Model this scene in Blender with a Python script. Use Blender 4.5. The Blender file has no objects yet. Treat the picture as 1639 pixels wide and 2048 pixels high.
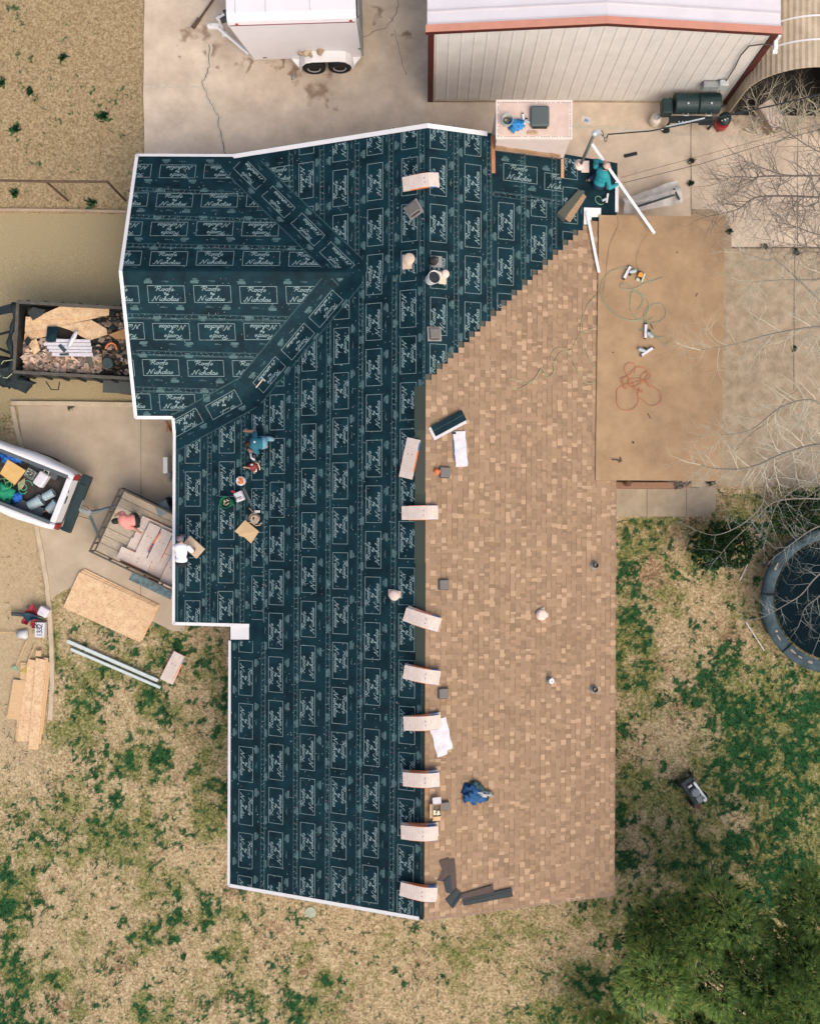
import bpy, bmesh, math, random
import numpy as np
from mathutils import Vector, Matrix, noise
random.seed(7); np.random.seed(7)
S = bpy.context.scene
C = S.collection
# ------------------------------------------------------------ camera, sky, sun, exposure
ROLL = 0.0045; H = 28.0; F = 1918.0; CX = 851.0; CY = 1027.0
cam = bpy.data.objects.new('camera', bpy.data.cameras.new('camera')); C.objects.link(cam)
cam.location = (0, 0, H); cam.rotation_euler = (0, 0, ROLL)
cam.data.sensor_fit = 'VERTICAL'; cam.data.sensor_height = 24; cam.data.lens = 24*F/2048
cam.data.shift_x = -(CX-819.5)/2048; cam.data.shift_y = (CY-1024)/2048
cam.data.clip_end = 3000
S.camera = cam
SUN_EL = 50; SUN_AZ = 148          # degrees, azimuth measured clockwise from north (+Y)
w = bpy.data.worlds.new('World'); S.world = w; w.use_nodes = True
wn = w.node_tree.nodes; wl = w.node_tree.links
sky = wn.new('ShaderNodeTexSky'); sky.sky_type = 'NISHITA'; sky.sun_disc = False
sky.sun_elevation = math.radians(SUN_EL); sky.sun_rotation = math.radians(SUN_AZ)
sky.dust_density = 5; sky.air_density = 1.0; sky.ozone_density = 0.6
wl.new(sky.outputs[0], wn['Background'].inputs[0]); wn['Background'].inputs[1].default_value = 0.15
sl = bpy.data.lights.new('sun', 'SUN'); sl.energy = 1.15; sl.angle = math.radians(60); sl.color = (1, .93, .82)
so = bpy.data.objects.new('sun', sl); C.objects.link(so)
sd = Vector((math.sin(math.radians(SUN_AZ))*math.cos(math.radians(SUN_EL)), math.cos(math.radians(SUN_AZ))*math.cos(math.radians(SUN_EL)), math.sin(math.radians(SUN_EL))))
so.rotation_euler = sd.to_track_quat('Z', 'Y').to_euler()
S.view_settings.view_transform = 'Standard'; S.view_settings.look = 'None'; S.view_settings.gamma = 1
S.view_settings.exposure = 0.42

# ------------------------------------------------------------ image point -> world point
def K(px, py):
    x = (px-CX)/F; y = (CY-py)/F
    return x - y*ROLL, x*ROLL + y
def P(px, py, z=0.0):
    kx, ky = K(px, py); t = H-z
    return Vector((kx*t, ky*t, z))
def Q(px, py, pl, lift=0.0):                     # point on plane z = a + b x + c y
    a, b, c = pl; kx, ky = K(px, py)
    t = (H-a-lift)/(1+b*kx+c*ky)
    return Vector((kx*t, ky*t, H-t))
def pix(v):
    t = H-v[2]; x = v[0]/t; y = v[1]/t
    return CX+F*(x+y*ROLL), CY-F*(y-x*ROLL)
ML = (4.39, .403, 0); MR = (4.39, -.329, 0); WN = (3.62+.3867*6.127, 0, -.3867); WS = (3.62-.373*6.127, 0, .373); EX = (2.508+.178*4.67, .178, 0)
PC = (2.99+.065*4.46, -.065, 0)                  # patio cover
def zp(pl, x, y): return pl[0]+pl[1]*x+pl[2]*y
def inpoly(x, y, poly):
    r = False; n = len(poly); j = n-1
    for i in range(n):
        xi, yi = poly[i]; xj, yj = poly[j]
        if (yi > y) != (yj > y) and x < (xj-xi)*(y-yi)/(yj-yi)+xi: r = not r
        j = i
    return r

# ------------------------------------------------------------ materials
def lin(c):
    return tuple(((v/255)/12.92 if v/255 <= .04045 else ((v/255+.055)/1.055)**2.4) for v in c)
MATS = {}
def mat(name, col, rough=.7, var=.12, scale=8, bump=.0, metal=0, col2=None, stretch=None, detail=6, spec=.4, attr=None, bscale=None):
    """one procedural material: base colour broken up by two noises, optional colour attribute multiplied in"""
    if name in MATS: return MATS[name]
    m = bpy.data.materials.new(name); m.use_nodes = True; n = m.node_tree.nodes; l = m.node_tree.links
    b = n['Principled BSDF']; b.inputs['Roughness'].default_value = rough; b.inputs['Metallic'].default_value = metal
    b.inputs['Specular IOR Level'].default_value = spec
    tc = n.new('ShaderNodeTexCoord'); mp = n.new('ShaderNodeMapping'); l.new(tc.outputs['Object'], mp.inputs[0])
    if stretch: mp.inputs['Scale'].default_value = stretch
    n1 = n.new('ShaderNodeTexNoise'); n1.inputs['Scale'].default_value = scale; n1.inputs['Detail'].default_value = detail; n1.inputs['Roughness'].default_value = .65
    l.new(mp.outputs[0], n1.inputs['Vector'])
    cr = n.new('ShaderNodeValToRGB'); l.new(n1.outputs[0], cr.inputs[0])
    cr.color_ramp.elements[0].position = .3; cr.color_ramp.elements[1].position = .7
    c2 = col2 or col
    cr.color_ramp.elements[0].color = tuple(max(0, v*(1-var)) for v in col)+(1,)
    cr.color_ramp.elements[1].color = tuple(min(1, v*(1+var)) for v in c2)+(1,)
    out = cr.outputs[0]
    if attr:
        at = n.new('ShaderNodeAttribute'); at.attribute_name = attr
        mx = n.new('ShaderNodeMix'); mx.data_type = 'RGBA'; mx.blend_type = 'MULTIPLY'; mx.inputs[0].default_value = 1
        l.new(out, mx.inputs[6]); l.new(at.outputs[0], mx.inputs[7]); out = mx.outputs[2]
    l.new(out, b.inputs['Base Color'])
    if bump:
        n2 = n.new('ShaderNodeTexNoise'); n2.inputs['Scale'].default_value = bscale or scale*6; n2.inputs['Detail'].default_value = 4
        l.new(mp.outputs[0], n2.inputs['Vector'])
        bp = n.new('ShaderNodeBump'); bp.inputs['Strength'].default_value = bump; bp.inputs['Distance'].default_value = .02
        l.new(n2.outputs[0], bp.inputs['Height']); l.new(bp.outputs[0], b.inputs['Normal'])
    MATS[name] = m
    return m

# ------------------------------------------------------------ mesh builder
class MB:
    def __init__(s): s.v = []; s.f = []; s.m = []; s.c = []; s.usec = False
    def add(s, vs, fs, mi=0, col=None):
        o = len(s.v); s.v += [tuple(v) for v in vs]
        for f in fs:
            s.f.append([o+i for i in f]); s.m.append(mi); s.c.append(col or (1, 1, 1))
        if col: s.usec = True
        return s
    def box(s, c, d, rz=0, mi=0, col=None, rx=0, ry=0):
        M = Matrix.Translation(c) @ Matrix.Rotation(rz, 4, 'Z') @ Matrix.Rotation(ry, 4, 'Y') @ Matrix.Rotation(rx, 4, 'X')
        vs = [M @ Vector((x*d[0]/2, y*d[1]/2, z*d[2]/2)) for x in (-1, 1) for y in (-1, 1) for z in (-1, 1)]
        return s.add(vs, [(0, 1, 3, 2), (4, 6, 7, 5), (0, 4, 5, 1), (2, 3, 7, 6), (0, 2, 6, 4), (1, 5, 7, 3)], mi, col)
    def prism(s, top, th, mi=0, mi_side=None, col=None, ccw=True):
        """solid slab: top = list of 3D points, th = thickness straight down"""
        n = len(top); ar = sum(top[i][0]*top[(i+1) % n][1]-top[(i+1) % n][0]*top[i][1] for i in range(n))
        if ar < 0: top = list(reversed(top))
        vs = [Vector(p) for p in top]+[Vector(p)-Vector((0, 0, th)) for p in top]
        s.add(vs, [list(range(n)), list(range(2*n-1, n-1, -1))], mi, col)
        o = len(s.v)-2*n
        for i in range(n):
            j = (i+1) % n; s.f.append([o+j, o+i, o+n+i, o+n+j]); s.m.append(mi if mi_side is None else mi_side); s.c.append(col or (1, 1, 1))
        return s
    def face(s, pts, mi=0, col=None):
        n = len(pts); ar = sum(pts[i][0]*pts[(i+1) % n][1]-pts[(i+1) % n][0]*pts[i][1] for i in range(n))
        if ar < 0: pts = list(reversed(pts))
        return s.add(pts, [list(range(n))], mi, col)
    def tube(s, pts, r, n=6, mi=0, col=None, cap=True):
        pts = [Vector(p) for p in pts]; m = len(pts)
        rs = r if isinstance(r, (list, tuple)) else [r]*m
        vs = []; up = Vector((0, 0, 1))
        for i, p in enumerate(pts):
            t = (pts[min(i+1, m-1)]-pts[max(i-1, 0)])
            if t.length < 1e-9: t = Vector((0, 0, 1))
            t.normalize(); a = t.cross(up)
            if a.length < .05: a = t.cross(Vector((0, 1, 0)))
            a.normalize(); b = a.cross(t)
            for k in range(n):
                th = 2*math.pi*k/n; vs.append(p+(a*math.cos(th)+b*math.sin(th))*rs[i])
        fs = [(i*n+k, i*n+(k+1) % n, (i+1)*n+(k+1) % n, (i+1)*n+k) for i in range(m-1) for k in range(n)]
        if cap: fs += [tuple(range(n-1, -1, -1)), tuple((m-1)*n+k for k in range(n))]
        return s.add(vs, fs, mi, col)
    def lathe(s, prof, c=(0, 0, 0), n=24, mi=0, col=None, sx=1, sy=1, M=None):
        """prof = [(radius, z)...] from bottom to top"""
        vs = []; fs = []; c = Vector(c)
        for r, z in prof:
            for k in range(n):
                a = 2*math.pi*k/n; v = Vector((r*math.cos(a)*sx, r*math.sin(a)*sy, z))
                vs.append((M @ v if M else v)+c)
        for i in range(len(prof)-1):
            for k in range(n): fs.append((i*n+k, i*n+(k+1) % n, (i+1)*n+(k+1) % n, (i+1)*n+k))
        if prof[0][0] > 1e-4: fs.append(tuple(range(n-1, -1, -1)))
        if prof[-1][0] > 1e-4: fs.append(tuple((len(prof)-1)*n+k for k in range(n)))
        return s.add(vs, fs, mi, col)
    def ball(s, c, r, n=12, mi=0, col=None, M=None, amp=0):
        if not isinstance(r, (list, tuple)): r = (r, r, r)
        vs = []; fs = []; k = n//2; c = Vector(c)
        for i in range(k+1):
            ph = math.pi*i/k
            for j in range(n):
                th = 2*math.pi*j/n
                v = Vector((math.sin(ph)*math.cos(th), math.sin(ph)*math.sin(th), -math.cos(ph)))
                q = 1+(amp*noise.noise(v*2.3+c*3) if amp else 0)
                v = Vector((v.x*r[0]*q, v.y*r[1]*q, v.z*r[2]*q)); vs.append((M @ v if M else v)+c)
        for i in range(k):
            for j in range(n): fs.append((i*n+j, i*n+(j+1) % n, (i+1)*n+(j+1) % n, (i+1)*n+j))
        return s.add(vs, fs, mi, col)
    def build(s, name, mats, parent=None, smooth=False, bevel=0, seg=2, loc=None):
        me = bpy.data.meshes.new(name); me.from_pydata(s.v, [], s.f)
        if not isinstance(mats, (list, tuple)): mats = [mats]
        for m in mats: me.materials.append(m)
        me.polygons.foreach_set('material_index', s.m)
        if smooth: me.polygons.foreach_set('use_smooth', [True]*len(s.f))
        if s.usec:
            at = me.color_attributes.new('tint', 'FLOAT_COLOR', 'CORNER')
            cols = np.repeat(np.array([tuple(c)+(1.0,) for c in s.c], dtype=np.float32), [len(f) for f in s.f], axis=0)
            at.data.foreach_set('color', cols.ravel())
        me.update()
        o = bpy.data.objects.new(name, me); C.objects.link(o)
        if parent: o.parent = parent
        if loc is not None: o.location = loc
        if bevel:
            bm = o.modifiers.new('bevel', 'BEVEL'); bm.width = bevel; bm.segments = seg; bm.limit_method = 'ANGLE'; bm.angle_limit = math.radians(40)
        return o
def tag(o, label=None, cat=None, group=None, kind=None):
    if label: o['label'] = label
    if cat: o['category'] = cat
    if group: o['group'] = group
    if kind: o['kind'] = kind
    return o
def frame(px, py, ang=0, z=0, pl=None, lift=0):
    """matrix for a thing standing at an image point; ang = degrees clockwise in the picture"""
    a = math.radians(-ang)+ROLL
    if pl is None: return Matrix.Translation(P(px, py, z)) @ Matrix.Rotation(a, 4, 'Z')
    p = Q(px, py, pl, lift); nrm = Vector((-pl[1], -pl[2], 1)).normalized()
    x = Vector((math.cos(a), math.sin(a), 0)); x = (x-nrm*x.dot(nrm)).normalized(); y = nrm.cross(x)
    M = Matrix((x, y, nrm)).transposed().to_4x4(); M.translation = p
    return M
def thing(name, label, cat, px, py, ang=0, z=0, pl=None, lift=0, group=None):
    o = bpy.data.objects.new(name, None); C.objects.link(o); o.empty_display_size = .2
    o.matrix_world = frame(px, py, ang, z, pl, lift)
    return tag(o, label, cat, group)
def solo(o, px, py, ang=0, z=0, pl=None, lift=0):
    o.matrix_world = frame(px, py, ang, z, pl, lift); return o
def copy_tree(o, parent=None):
    c = o.copy(); C.objects.link(c); c.parent = parent
    for ch in [q for q in bpy.data.objects if q.parent == o]: copy_tree(ch, c)
    return c
def rnd(a, b): return random.uniform(a, b)
# ------------------------------------------------------------ shared materials
M_white = mat('white_painted_metal', (.72, .70, .69), .45, .05, 3)
M_whitewall = mat('white_trailer_skin', (.70, .665, .68), .4, .04, 2)
M_felt = mat('dark_synthetic_underlayment', (.0022, .0155, .0225), .65, .4, 2.2, .4, col2=(.0042, .0235, .032), spec=.14, bscale=9)
M_print = mat('pale_print_on_underlayment', (.20, .285, .29), .7, .2, 20)
M_smudge = mat('faint_print_on_underlayment', (.085, .16, .165), .7, .35, 30)
M_lap = mat('lap_line', (.022, .062, .068), .7, .4, 9)
M_cap = mat('nail_caps', (.16, .22, .22), .6, .3, 20)
M_cap2 = mat('red_nail_caps', (.20, .08, .09), .6, .3, 20)
M_deck = mat('roof_decking', (.30, .2, .12), .8, .2, 6)
M_shingle = mat('tan_asphalt_shingle', (.340, .226, .142), .95, .12, 60, .5, attr='tint', spec=.15, bscale=160)
M_shingledark = mat('dark_shingle_underside', (.035, .033, .032), .9, .35, 14, .3, spec=.2)
M_conc = mat('pale_concrete', (.53, .42, .315), .9, .15, 1.3, .3, col2=(.58, .475, .365), detail=9, bscale=60, spec=.2)
M_conc2 = mat('brown_concrete', (.34, .26, .17), .9, .22, 3.2, .3, col2=(.395, .31, .215), detail=10, bscale=60, spec=.2)
M_black = mat('black_metal', (.012, .018, .02), .5, .3, 10)
M_dkgrey = mat('dark_grey_metal', (.05, .06, .06), .55, .25, 10)
M_grey = mat('grey_metal', (.25, .27, .27), .5, .2, 10)
M_galv = mat('galvanised_metal', (.50, .55, .56), .35, .15, 12, metal=.3)
M_rust = mat('rusty_steel', (.10, .06, .04), .75, .35, 12)
M_rubber = mat('black_rubber', (.012, .013, .014), .85, .3, 20)
M_glass = mat('dark_glass', (.02, .03, .035), .08, .1, 4)
M_skin = mat('skin', (.42, .22, .14), .6, .08, 20)
M_hair = mat('black_hair', (.01, .009, .008), .6, .3, 60, .4)
M_wood = mat('weathered_wood', (.34, .25, .16), .85, .3, 5, .3, stretch=(1, 12, 1))
M_lum = mat('fresh_lumber', (.56, .37, .20), .8, .18, 4, .2, stretch=(1, 14, 1))
M_card = mat('brown_cardboard', (.48, .33, .19), .85, .12, 6)
M_bundle = mat('pinkish_paper_wrapper', (.62, .52, .455), .7, .08, 5)
M_bprint = mat('grey_print_on_wrapper', (.42, .35, .31), .7, .15, 30)
M_orange = mat('orange_wrapper_edge', (.70, .20, .07), .6, .2, 12)
M_blue = mat('blue_wrapper_edge', (.05, .15, .36), .6, .2, 12)
M_paper = mat('white_wrapper', (.60, .57, .60), .5, .12, 9, .3)
M_redbrn = mat('red_brown_trim', (.075, .014, .010), .6, .2, 4)
M_coral = mat('coral_roof_trim', (.52, .235, .165), .55, .1, 3)
def osb():
    m = bpy.data.materials.new('oriented_strand_board'); m.use_nodes = True; n = m.node_tree.nodes; l = m.node_tree.links
    b = n['Principled BSDF']; b.inputs['Roughness'].default_value = .8; b.inputs['Specular IOR Level'].default_value = .2
    tc = n.new('ShaderNodeTexCoord'); mp = n.new('ShaderNodeMapping'); l.new(tc.outputs['Object'], mp.inputs[0]); mp.inputs['Scale'].default_value = (1, 2.2, 1)
    v = n.new('ShaderNodeTexVoronoi'); v.inputs['Scale'].default_value = 22; l.new(mp.outputs[0], v.inputs[0])
    cr = n.new('ShaderNodeValToRGB'); l.new(v.outputs['Color'], cr.inputs[0])
    e = cr.color_ramp.elements; e[0].position = 0; e[0].color = (.34, .21, .11, 1); e[1].position = .9; e[1].color = (.68, .48, .29, 1)
    x = e.new(.25); x.color = (.58, .39, .225, 1)
    n1 = n.new('ShaderNodeTexNoise'); n1.inputs['Scale'].default_value = 4; n1.inputs['Detail'].default_value = 8; l.new(tc.outputs['Object'], n1.inputs[0])
    mx = n.new('ShaderNodeMix'); mx.data_type = 'RGBA'; mx.blend_type = 'OVERLAY'; mx.inputs[0].default_value = .45
    l.new(cr.outputs[0], mx.inputs[6]); l.new(n1.outputs[0], mx.inputs[7]); l.new(mx.outputs[2], b.inputs['Base Color'])
    return m
M_osb = osb()

# ------------------------------------------------------------ ground sheet
PIX = 1918.0/28
def vnoise(X, Y, sc, seed):
    """numpy value noise"""
    r = np.random.RandomState(seed); T = r.rand(256, 256).astype(np.float32)
    x = X*sc+1000; y = Y*sc+1000; xi = np.floor(x).astype(int); yi = np.floor(y).astype(int)
    fx = x-xi; fy = y-yi; fx = fx*fx*(3-2*fx); fy = fy*fy*(3-2*fy)
    g = lambda a, b: T[a % 256, b % 256]
    return (g(xi, yi)*(1-fx)+g(xi+1, yi)*fx)*(1-fy)+(g(xi, yi+1)*(1-fx)+g(xi+1, yi+1)*fx)*fy
def fbm(X, Y, sc, seed, oc=4):
    t = 0; a = .5
    for i in range(oc): t = t+a*vnoise(X, Y, sc*2**i, seed+i*17); a *= .5
    return t/(1-.5**oc)
# green growth: (picture x, y, radius x, radius y, strength)
GREEN = [
 # right-hand lawn
 (1250,1130,28,90,.75),(1262,1230,30,60,.7),(1240,1290,12,50,.6),(1290,1290,30,25,.4),(1440,1320,45,40,.72),(1420,1370,60,45,.8),(1450,1420,50,50,.85),(1290,1350,40,30,.7),(1245,1360,25,25,.7),
 (1380,1400,60,35,.55),(1480,1440,70,60,.95),(1560,1420,80,50,.9),(1620,1420,60,70,1.),(1500,1500,90,50,1.),(1600,1510,70,60,1.15),(1450,1530,55,60,.9),(1500,1570,70,45,1.05),(1580,1590,70,60,1.1),(1420,1600,40,40,.6),
 (1550,1660,50,70,1.05),(1640,1640,40,60,.8),(1470,1690,40,45,.9),(1420,1700,40,40,.6),(1560,1730,80,50,1.1),(1540,1790,90,40,1.0),(1620,1740,40,40,.7),(1350,1730,50,50,.65),(1400,1760,60,40,.75),(1250,1725,30,25,.95),(1310,1680,40,30,.5),
 (1240,1470,22,60,.55),(1250,1560,25,50,.55),(1240,1640,25,60,.6),(1290,1560,30,30,.35),(1340,1560,50,60,.35),(1270,1830,40,60,.45),(1170,1810,60,25,.6),(1380,1640,25,25,.5),(1310,1800,40,35,.5),
 (1150,1840,30,30,.5),(1250,1880,60,60,.5),(1130,1900,40,30,.4),(1200,1900,40,40,.45),(1080,1870,40,30,.3),(1180,1960,60,50,.95),(1090,1960,40,30,.6),(1130,2030,80,40,.85),(1030,2030,60,30,.5),(1230,1990,50,60,1.1),
 (1240,2050,60,40,.9),(1450,1040,60,40,.55),(1420,1110,50,40,.6),(1560,1020,80,40,.55),(1480,1000,60,20,.4),(1630,1010,40,50,.6),(1290,1045,60,12,.7),(1520,1340,60,20,.5),(1600,1370,60,25,.7),(1540,1380,40,20,.5),
 # left-hand lawn
 (250,1290,35,30,.75),(300,1260,40,30,.6),(220,1260,40,30,.55),(340,1230,20,30,.8),(360,1290,35,30,.55),(420,1290,30,40,.6),(440,1380,25,60,.55),(400,1350,35,30,.5),(380,1350,35,30,.4),(310,1315,25,35,.7),(205,1350,40,30,.45),
 (180,1370,40,30,.5),(150,1400,40,30,.5),(300,1400,28,35,.95),(290,1350,30,20,.5),(345,1420,30,25,.7),(345,1440,40,15,.6),(340,1460,25,30,.45),(285,1480,30,30,.5),(250,1530,26,24,1.05),(320,1520,26,38,1.0),(375,1470,40,40,.35),
 (410,1520,30,40,.4),(340,1560,18,14,.8),(420,1570,25,20,.7),(440,1490,20,50,.6),(445,1600,20,60,.6),(400,1600,30,40,.6),(230,1600,20,40,.7),(170,1420,40,40,.5),(200,1450,50,40,.4),(150,1480,40,40,.4),(200,1500,50,60,.35),
 (50,1620,30,30,.5),(130,1600,40,50,.5),(100,1640,50,40,.45),(80,1690,40,30,.45),(200,1570,18,14,.7),(200,1650,25,30,.75),(240,1670,30,25,.75),(290,1660,30,25,.65),(350,1640,40,30,.4),(430,1640,25,40,.4),(335,1690,22,14,.6),(300,1735,12,10,.5),
 (255,1722,14,10,.7),(15,1760,25,18,.85),(10,1810,35,32,1.1),(45,1752,30,12,.5),(70,1805,12,9,.6),(130,1782,12,7,.6),(25,1870,25,25,.6),(355,1790,10,12,.7),(350,1840,24,20,1.0),(310,1855,16,14,.6),(410,1838,20,30,1.0),(438,1795,10,10,.5),
 (265,1875,20,12,.9),(310,1882,14,10,1.0),(347,1880,12,14,1.0),(225,1900,12,12,.6),(285,1905,14,14,.5),(100,1905,16,14,.6),(110,1955,26,14,1.05),(115,1970,14,12,.8),(20,1925,30,40,.8),(40,1980,40,40,.75),(440,1910,18,14,1.05),(500,1900,16,10,.6),
 (265,1925,10,12,.6),(15,2020,40,40,.8),(280,2025,14,16,.9),(340,2010,12,12,.7),(290,1995,16,8,.6),(645,1960,14,18,.9),(590,2010,50,25,.75),(520,2020,50,35,.6),(650,2030,14,14,.6),(470,1990,50,30,.5),(605,2040,25,16,.7),(100,2040,60,25,.5),
 # top-left field tufts and small weeds
 (207,232,15,15,1.2),(126,115,9,10,.8),(60,112,8,12,.7),(62,185,10,9,.9),(33,258,12,10,1.1),(5,165,8,16,1.1),(143,200,7,8,.7),(57,247,6,6,.6),(95,8,12,8,.7),(183,406,12,12,1.4),(30,387,10,10,1.1),(188,275,9,9,.6),(262,128,9,8,.6),
 (145,228,8,8,.7),(20,120,20,10,.4),(25,30,16,16,.3),(70,330,16,10,.35),(225,425,22,9,.8),(75,420,20,8,.4),(325,425,20,8,.4),(140,812,8,5,.9),(112,1272,8,8,.5),(72,1202,5,5,.9),
]
def green_at(X, Y):
    """growth 0..1 for arrays of world x, y (a continuous field: noise thresholded by local strength)"""
    t = H; PX = CX+F/t*(X+Y*ROLL); PY = CY-F/t*(Y-X*ROLL)
    s = np.zeros_like(X)
    for gx, gy, rx, ry, st in GREEN:
        d = ((PX-gx)/rx)**2+((PY-gy)/ry)**2
        s = np.maximum(s, st*np.exp(-d*.85))
    n = fbm(X, Y, 1.6, 3, 5); n2 = fbm(X, Y, 7, 9, 3)
    n3 = fbm(X, Y, 17, 29, 2)
    low = (PY > 1200)*(PX < 900)*.30+((PX > 1225)*(PY > 1040))*.36+(PY > 1800)*.05
    n4 = fbm(X, Y, 3.6, 61, 2); v = s*.92+low+(n-.5)*.8+(n2-.5)*2.2+(n3-.5)*1.3+(n4-.5)*.9
    return np.clip((v-.62)*2.1, 0, 1), PX, PY, s
def axis(lo, hi, st, far):
    a = list(np.arange(lo, hi, st)); return np.array([-far, -far/4, lo-12, lo-4]+a+[hi+4, hi+12, far/4, far], dtype=np.float32)
xs = axis(-15, 15, .055, 700); ys = axis(-17, 16.5, .055, 700)
GX, GY = np.meshgrid(xs, ys); nx, ny = len(xs), len(ys)
g, PX, PY, gs = green_at(GX, GY)
pale = fbm(GX, GY, .5, 40, 4)
field = 1.0*(PX < 292)*(PY < 428)                                     # rough brown field, top left
track = 1.0*(PX < 300)*(PY >= 428)*(PY < 830)
def smooth(a, b, x): t = np.clip((x-a)/(b-a), 0, 1); return t*t*(3-2*t)
sandy = np.clip((1-smooth(60, 110, PX))*smooth(830, 900, PY)*(1-smooth(1400, 1650, PY)), 0, 1)
g = g*(1-sandy*.8)*(1-track*.9)
g = np.where((PX < 330) & (PY < 1180) & (PY > 828), g*.3, g)
olive = np.clip(fbm(GX, GY, 1.1, 77, 5)*1.4+fbm(GX, GY, 5, 177, 3)*1.1-.92+gs*.8+(PX > 1225)*(PY > 1040)*.05, 0, 1)*(1-track)*(1-sandy)*(1-field*.75)
soil = np.clip(fbm(GX, GY, .9, 91, 4)*1.7+fbm(GX, GY, 5, 191, 3)*.9-1.25+field*.35+(PX > 1225)*(PY > 1040)*.16, 0, 1)*(1-sandy)*(1-track*.7)
Z = (fbm(GX, GY, .35, 5, 3)-.5)*.05; Z = np.where((np.abs(GX) > 14) | (np.abs(GY) > 16.4), 0, Z).astype(np.float32)
Z = Z-.03
gm = bpy.data.meshes.new('ground')
gm.vertices.add(nx*ny); gm.vertices.foreach_set('co', np.stack([GX, GY, Z], -1).astype(np.float32).ravel())
ii = np.arange(nx*ny).reshape(ny, nx)
q = np.stack([ii[:-1, :-1], ii[:-1, 1:], ii[1:, 1:], ii[1:, :-1]], -1).reshape(-1)
nf = (nx-1)*(ny-1); gm.loops.add(nf*4); gm.loops.foreach_set('vertex_index', q.astype(np.int32))
gm.polygons.add(nf); gm.polygons.foreach_set('loop_start', np.arange(0, nf*4, 4, dtype=np.int32)); gm.polygons.foreach_set('loop_total', np.full(nf, 4, dtype=np.int32))
gm.update(); gm.validate()
at = gm.color_attributes.new('cover', 'FLOAT_COLOR', 'POINT')
at.data.foreach_set('color', np.stack([g, olive, soil, pale], -1).astype(np.float32).ravel())
at2 = gm.color_attributes.new('zone', 'FLOAT_COLOR', 'POINT')
at2.data.foreach_set('color', np.stack([field, track, sandy, sandy*0+1], -1).astype(np.float32).ravel())
def ground_mat():
    m = bpy.data.materials.new('dry_grass_and_soil'); m.use_nodes = True; n = m.node_tree.nodes; l = m.node_tree.links
    b = n['Principled BSDF']; b.inputs['Roughness'].default_value = .95; b.inputs['Specular IOR Level'].default_value = .1
    tc = n.new('ShaderNodeTexCoord')
    def ns(sc, det=6, rough=.7, stretch=None):
        t = n.new('ShaderNodeTexNoise'); t.inputs['Scale'].default_value = sc; t.inputs['Detail'].default_value = det; t.inputs['Roughness'].default_value = rough
        l.new(tc.outputs['Object'], t.inputs[0]); return t.outputs[0]
    def ramp(src, stops):
        r = n.new('ShaderNodeValToRGB'); l.new(src, r.inputs[0]); e = r.color_ramp.elements
        e[0].position, e[0].color = stops[0][0], stops[0][1]+(1,); e[1].position, e[1].color = stops[-1][0], stops[-1][1]+(1,)
        for p, c in stops[1:-1]: x = e.new(p); x.color = c+(1,)
        return r.outputs[0]
    def mix(f, a, c, bt='MIX'):
        x = n.new('ShaderNodeMix'); x.data_type = 'RGBA'; x.blend_type = bt
        if isinstance(f, float): x.inputs[0].default_value = f
        else: l.new(f, x.inputs[0])
        l.new(a, x.inputs[6]); l.new(c, x.inputs[7]); return x.outputs[2]
    a1 = n.new('ShaderNodeAttribute'); a1.attribute_name = 'cover'; sp = n.new('ShaderNodeSeparateColor'); l.new(a1.outputs[0], sp.inputs[0])
    a2 = n.new('ShaderNodeAttribute'); a2.attribute_name = 'zone'; sz = n.new('ShaderNodeSeparateColor'); l.new(a2.outputs[0], sz.inputs[0])
    fine = ns(13, 7, .85); fine2 = ns(20, 6, .85)
    dry = ramp(fine, [(.36, (.075, .05, .02)), (.44, (.31, .225, .12)), (.54, (.48, .37, .215)), (.63, (.72, .59, .39))])
    oliv = ramp(fine, [(.38, (.045, .06, .016)), (.5, (.165, .17, .055)), (.62, (.40, .36, .16))])
    grn = ramp(fine2, [(.36, (.003, .026, .013)), (.5, (.012, .078, .028)), (.64, (.075, .17, .05))])
    soilc = ramp(fine, [(.38, (.08, .04, .02)), (.5, (.26, .16, .09)), (.62, (.48, .34, .22))])
    sand = ramp(fine, [(.3, (.33, .24, .14)), (.55, (.47, .36, .22)), (.75, (.55, .44, .30))])
    fld = ramp(fine, [(.34, (.13, .085, .04)), (.5, (.34, .25, .135)), (.66, (.56, .44, .27))])
    trk = ramp(ns(40, 6, .75), [(.3, (.24, .18, .095)), (.5, (.37, .295, .165)), (.7, (.50, .41, .25))])
    def edge(v, lo, hi):      # break a smooth mask with fine noise
        ma = n.new('ShaderNodeMath'); ma.operation = 'ADD'; l.new(v, ma.inputs[0])
        mm = n.new('ShaderNodeMath'); mm.operation = 'MULTIPLY_ADD'; l.new(ns(20, 6, .8), mm.inputs[0]); mm.inputs[1].default_value = 1.7; mm.inputs[2].default_value = -.85
        l.new(mm.outputs[0], ma.inputs[1])
        mr = n.new('ShaderNodeMapRange'); mr.inputs[1].default_value = lo; mr.inputs[2].default_value = hi; l.new(ma.outputs[0], mr.inputs[0]); return mr.outputs[0]
    c = mix(edge(sp.outputs[2], .25, .8), dry, soilc)
    c = mix(sz.outputs[0], c, fld); c = mix(sz.outputs[1], c, trk); c = mix(sz.outputs[2], c, sand)
    c = mix(edge(sp.outputs[1], .3, .85), c, oliv)
    c = mix(edge(sp.outputs[0], .35, .95), c, grn)
    l.new(c, b.inputs['Base Color'])
    bp = n.new('ShaderNodeBump'); bp.inputs['Strength'].default_value = .7; bp.inputs['Distance'].default_value = .03; l.new(ns(45, 6, .8), bp.inputs['Height']); l.new(bp.outputs[0], b.inputs['Normal'])
    return m
gm.materials.append(ground_mat())
go = bpy.data.objects.new('ground', gm); C.objects.link(go); tag(go, kind='structure')

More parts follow.
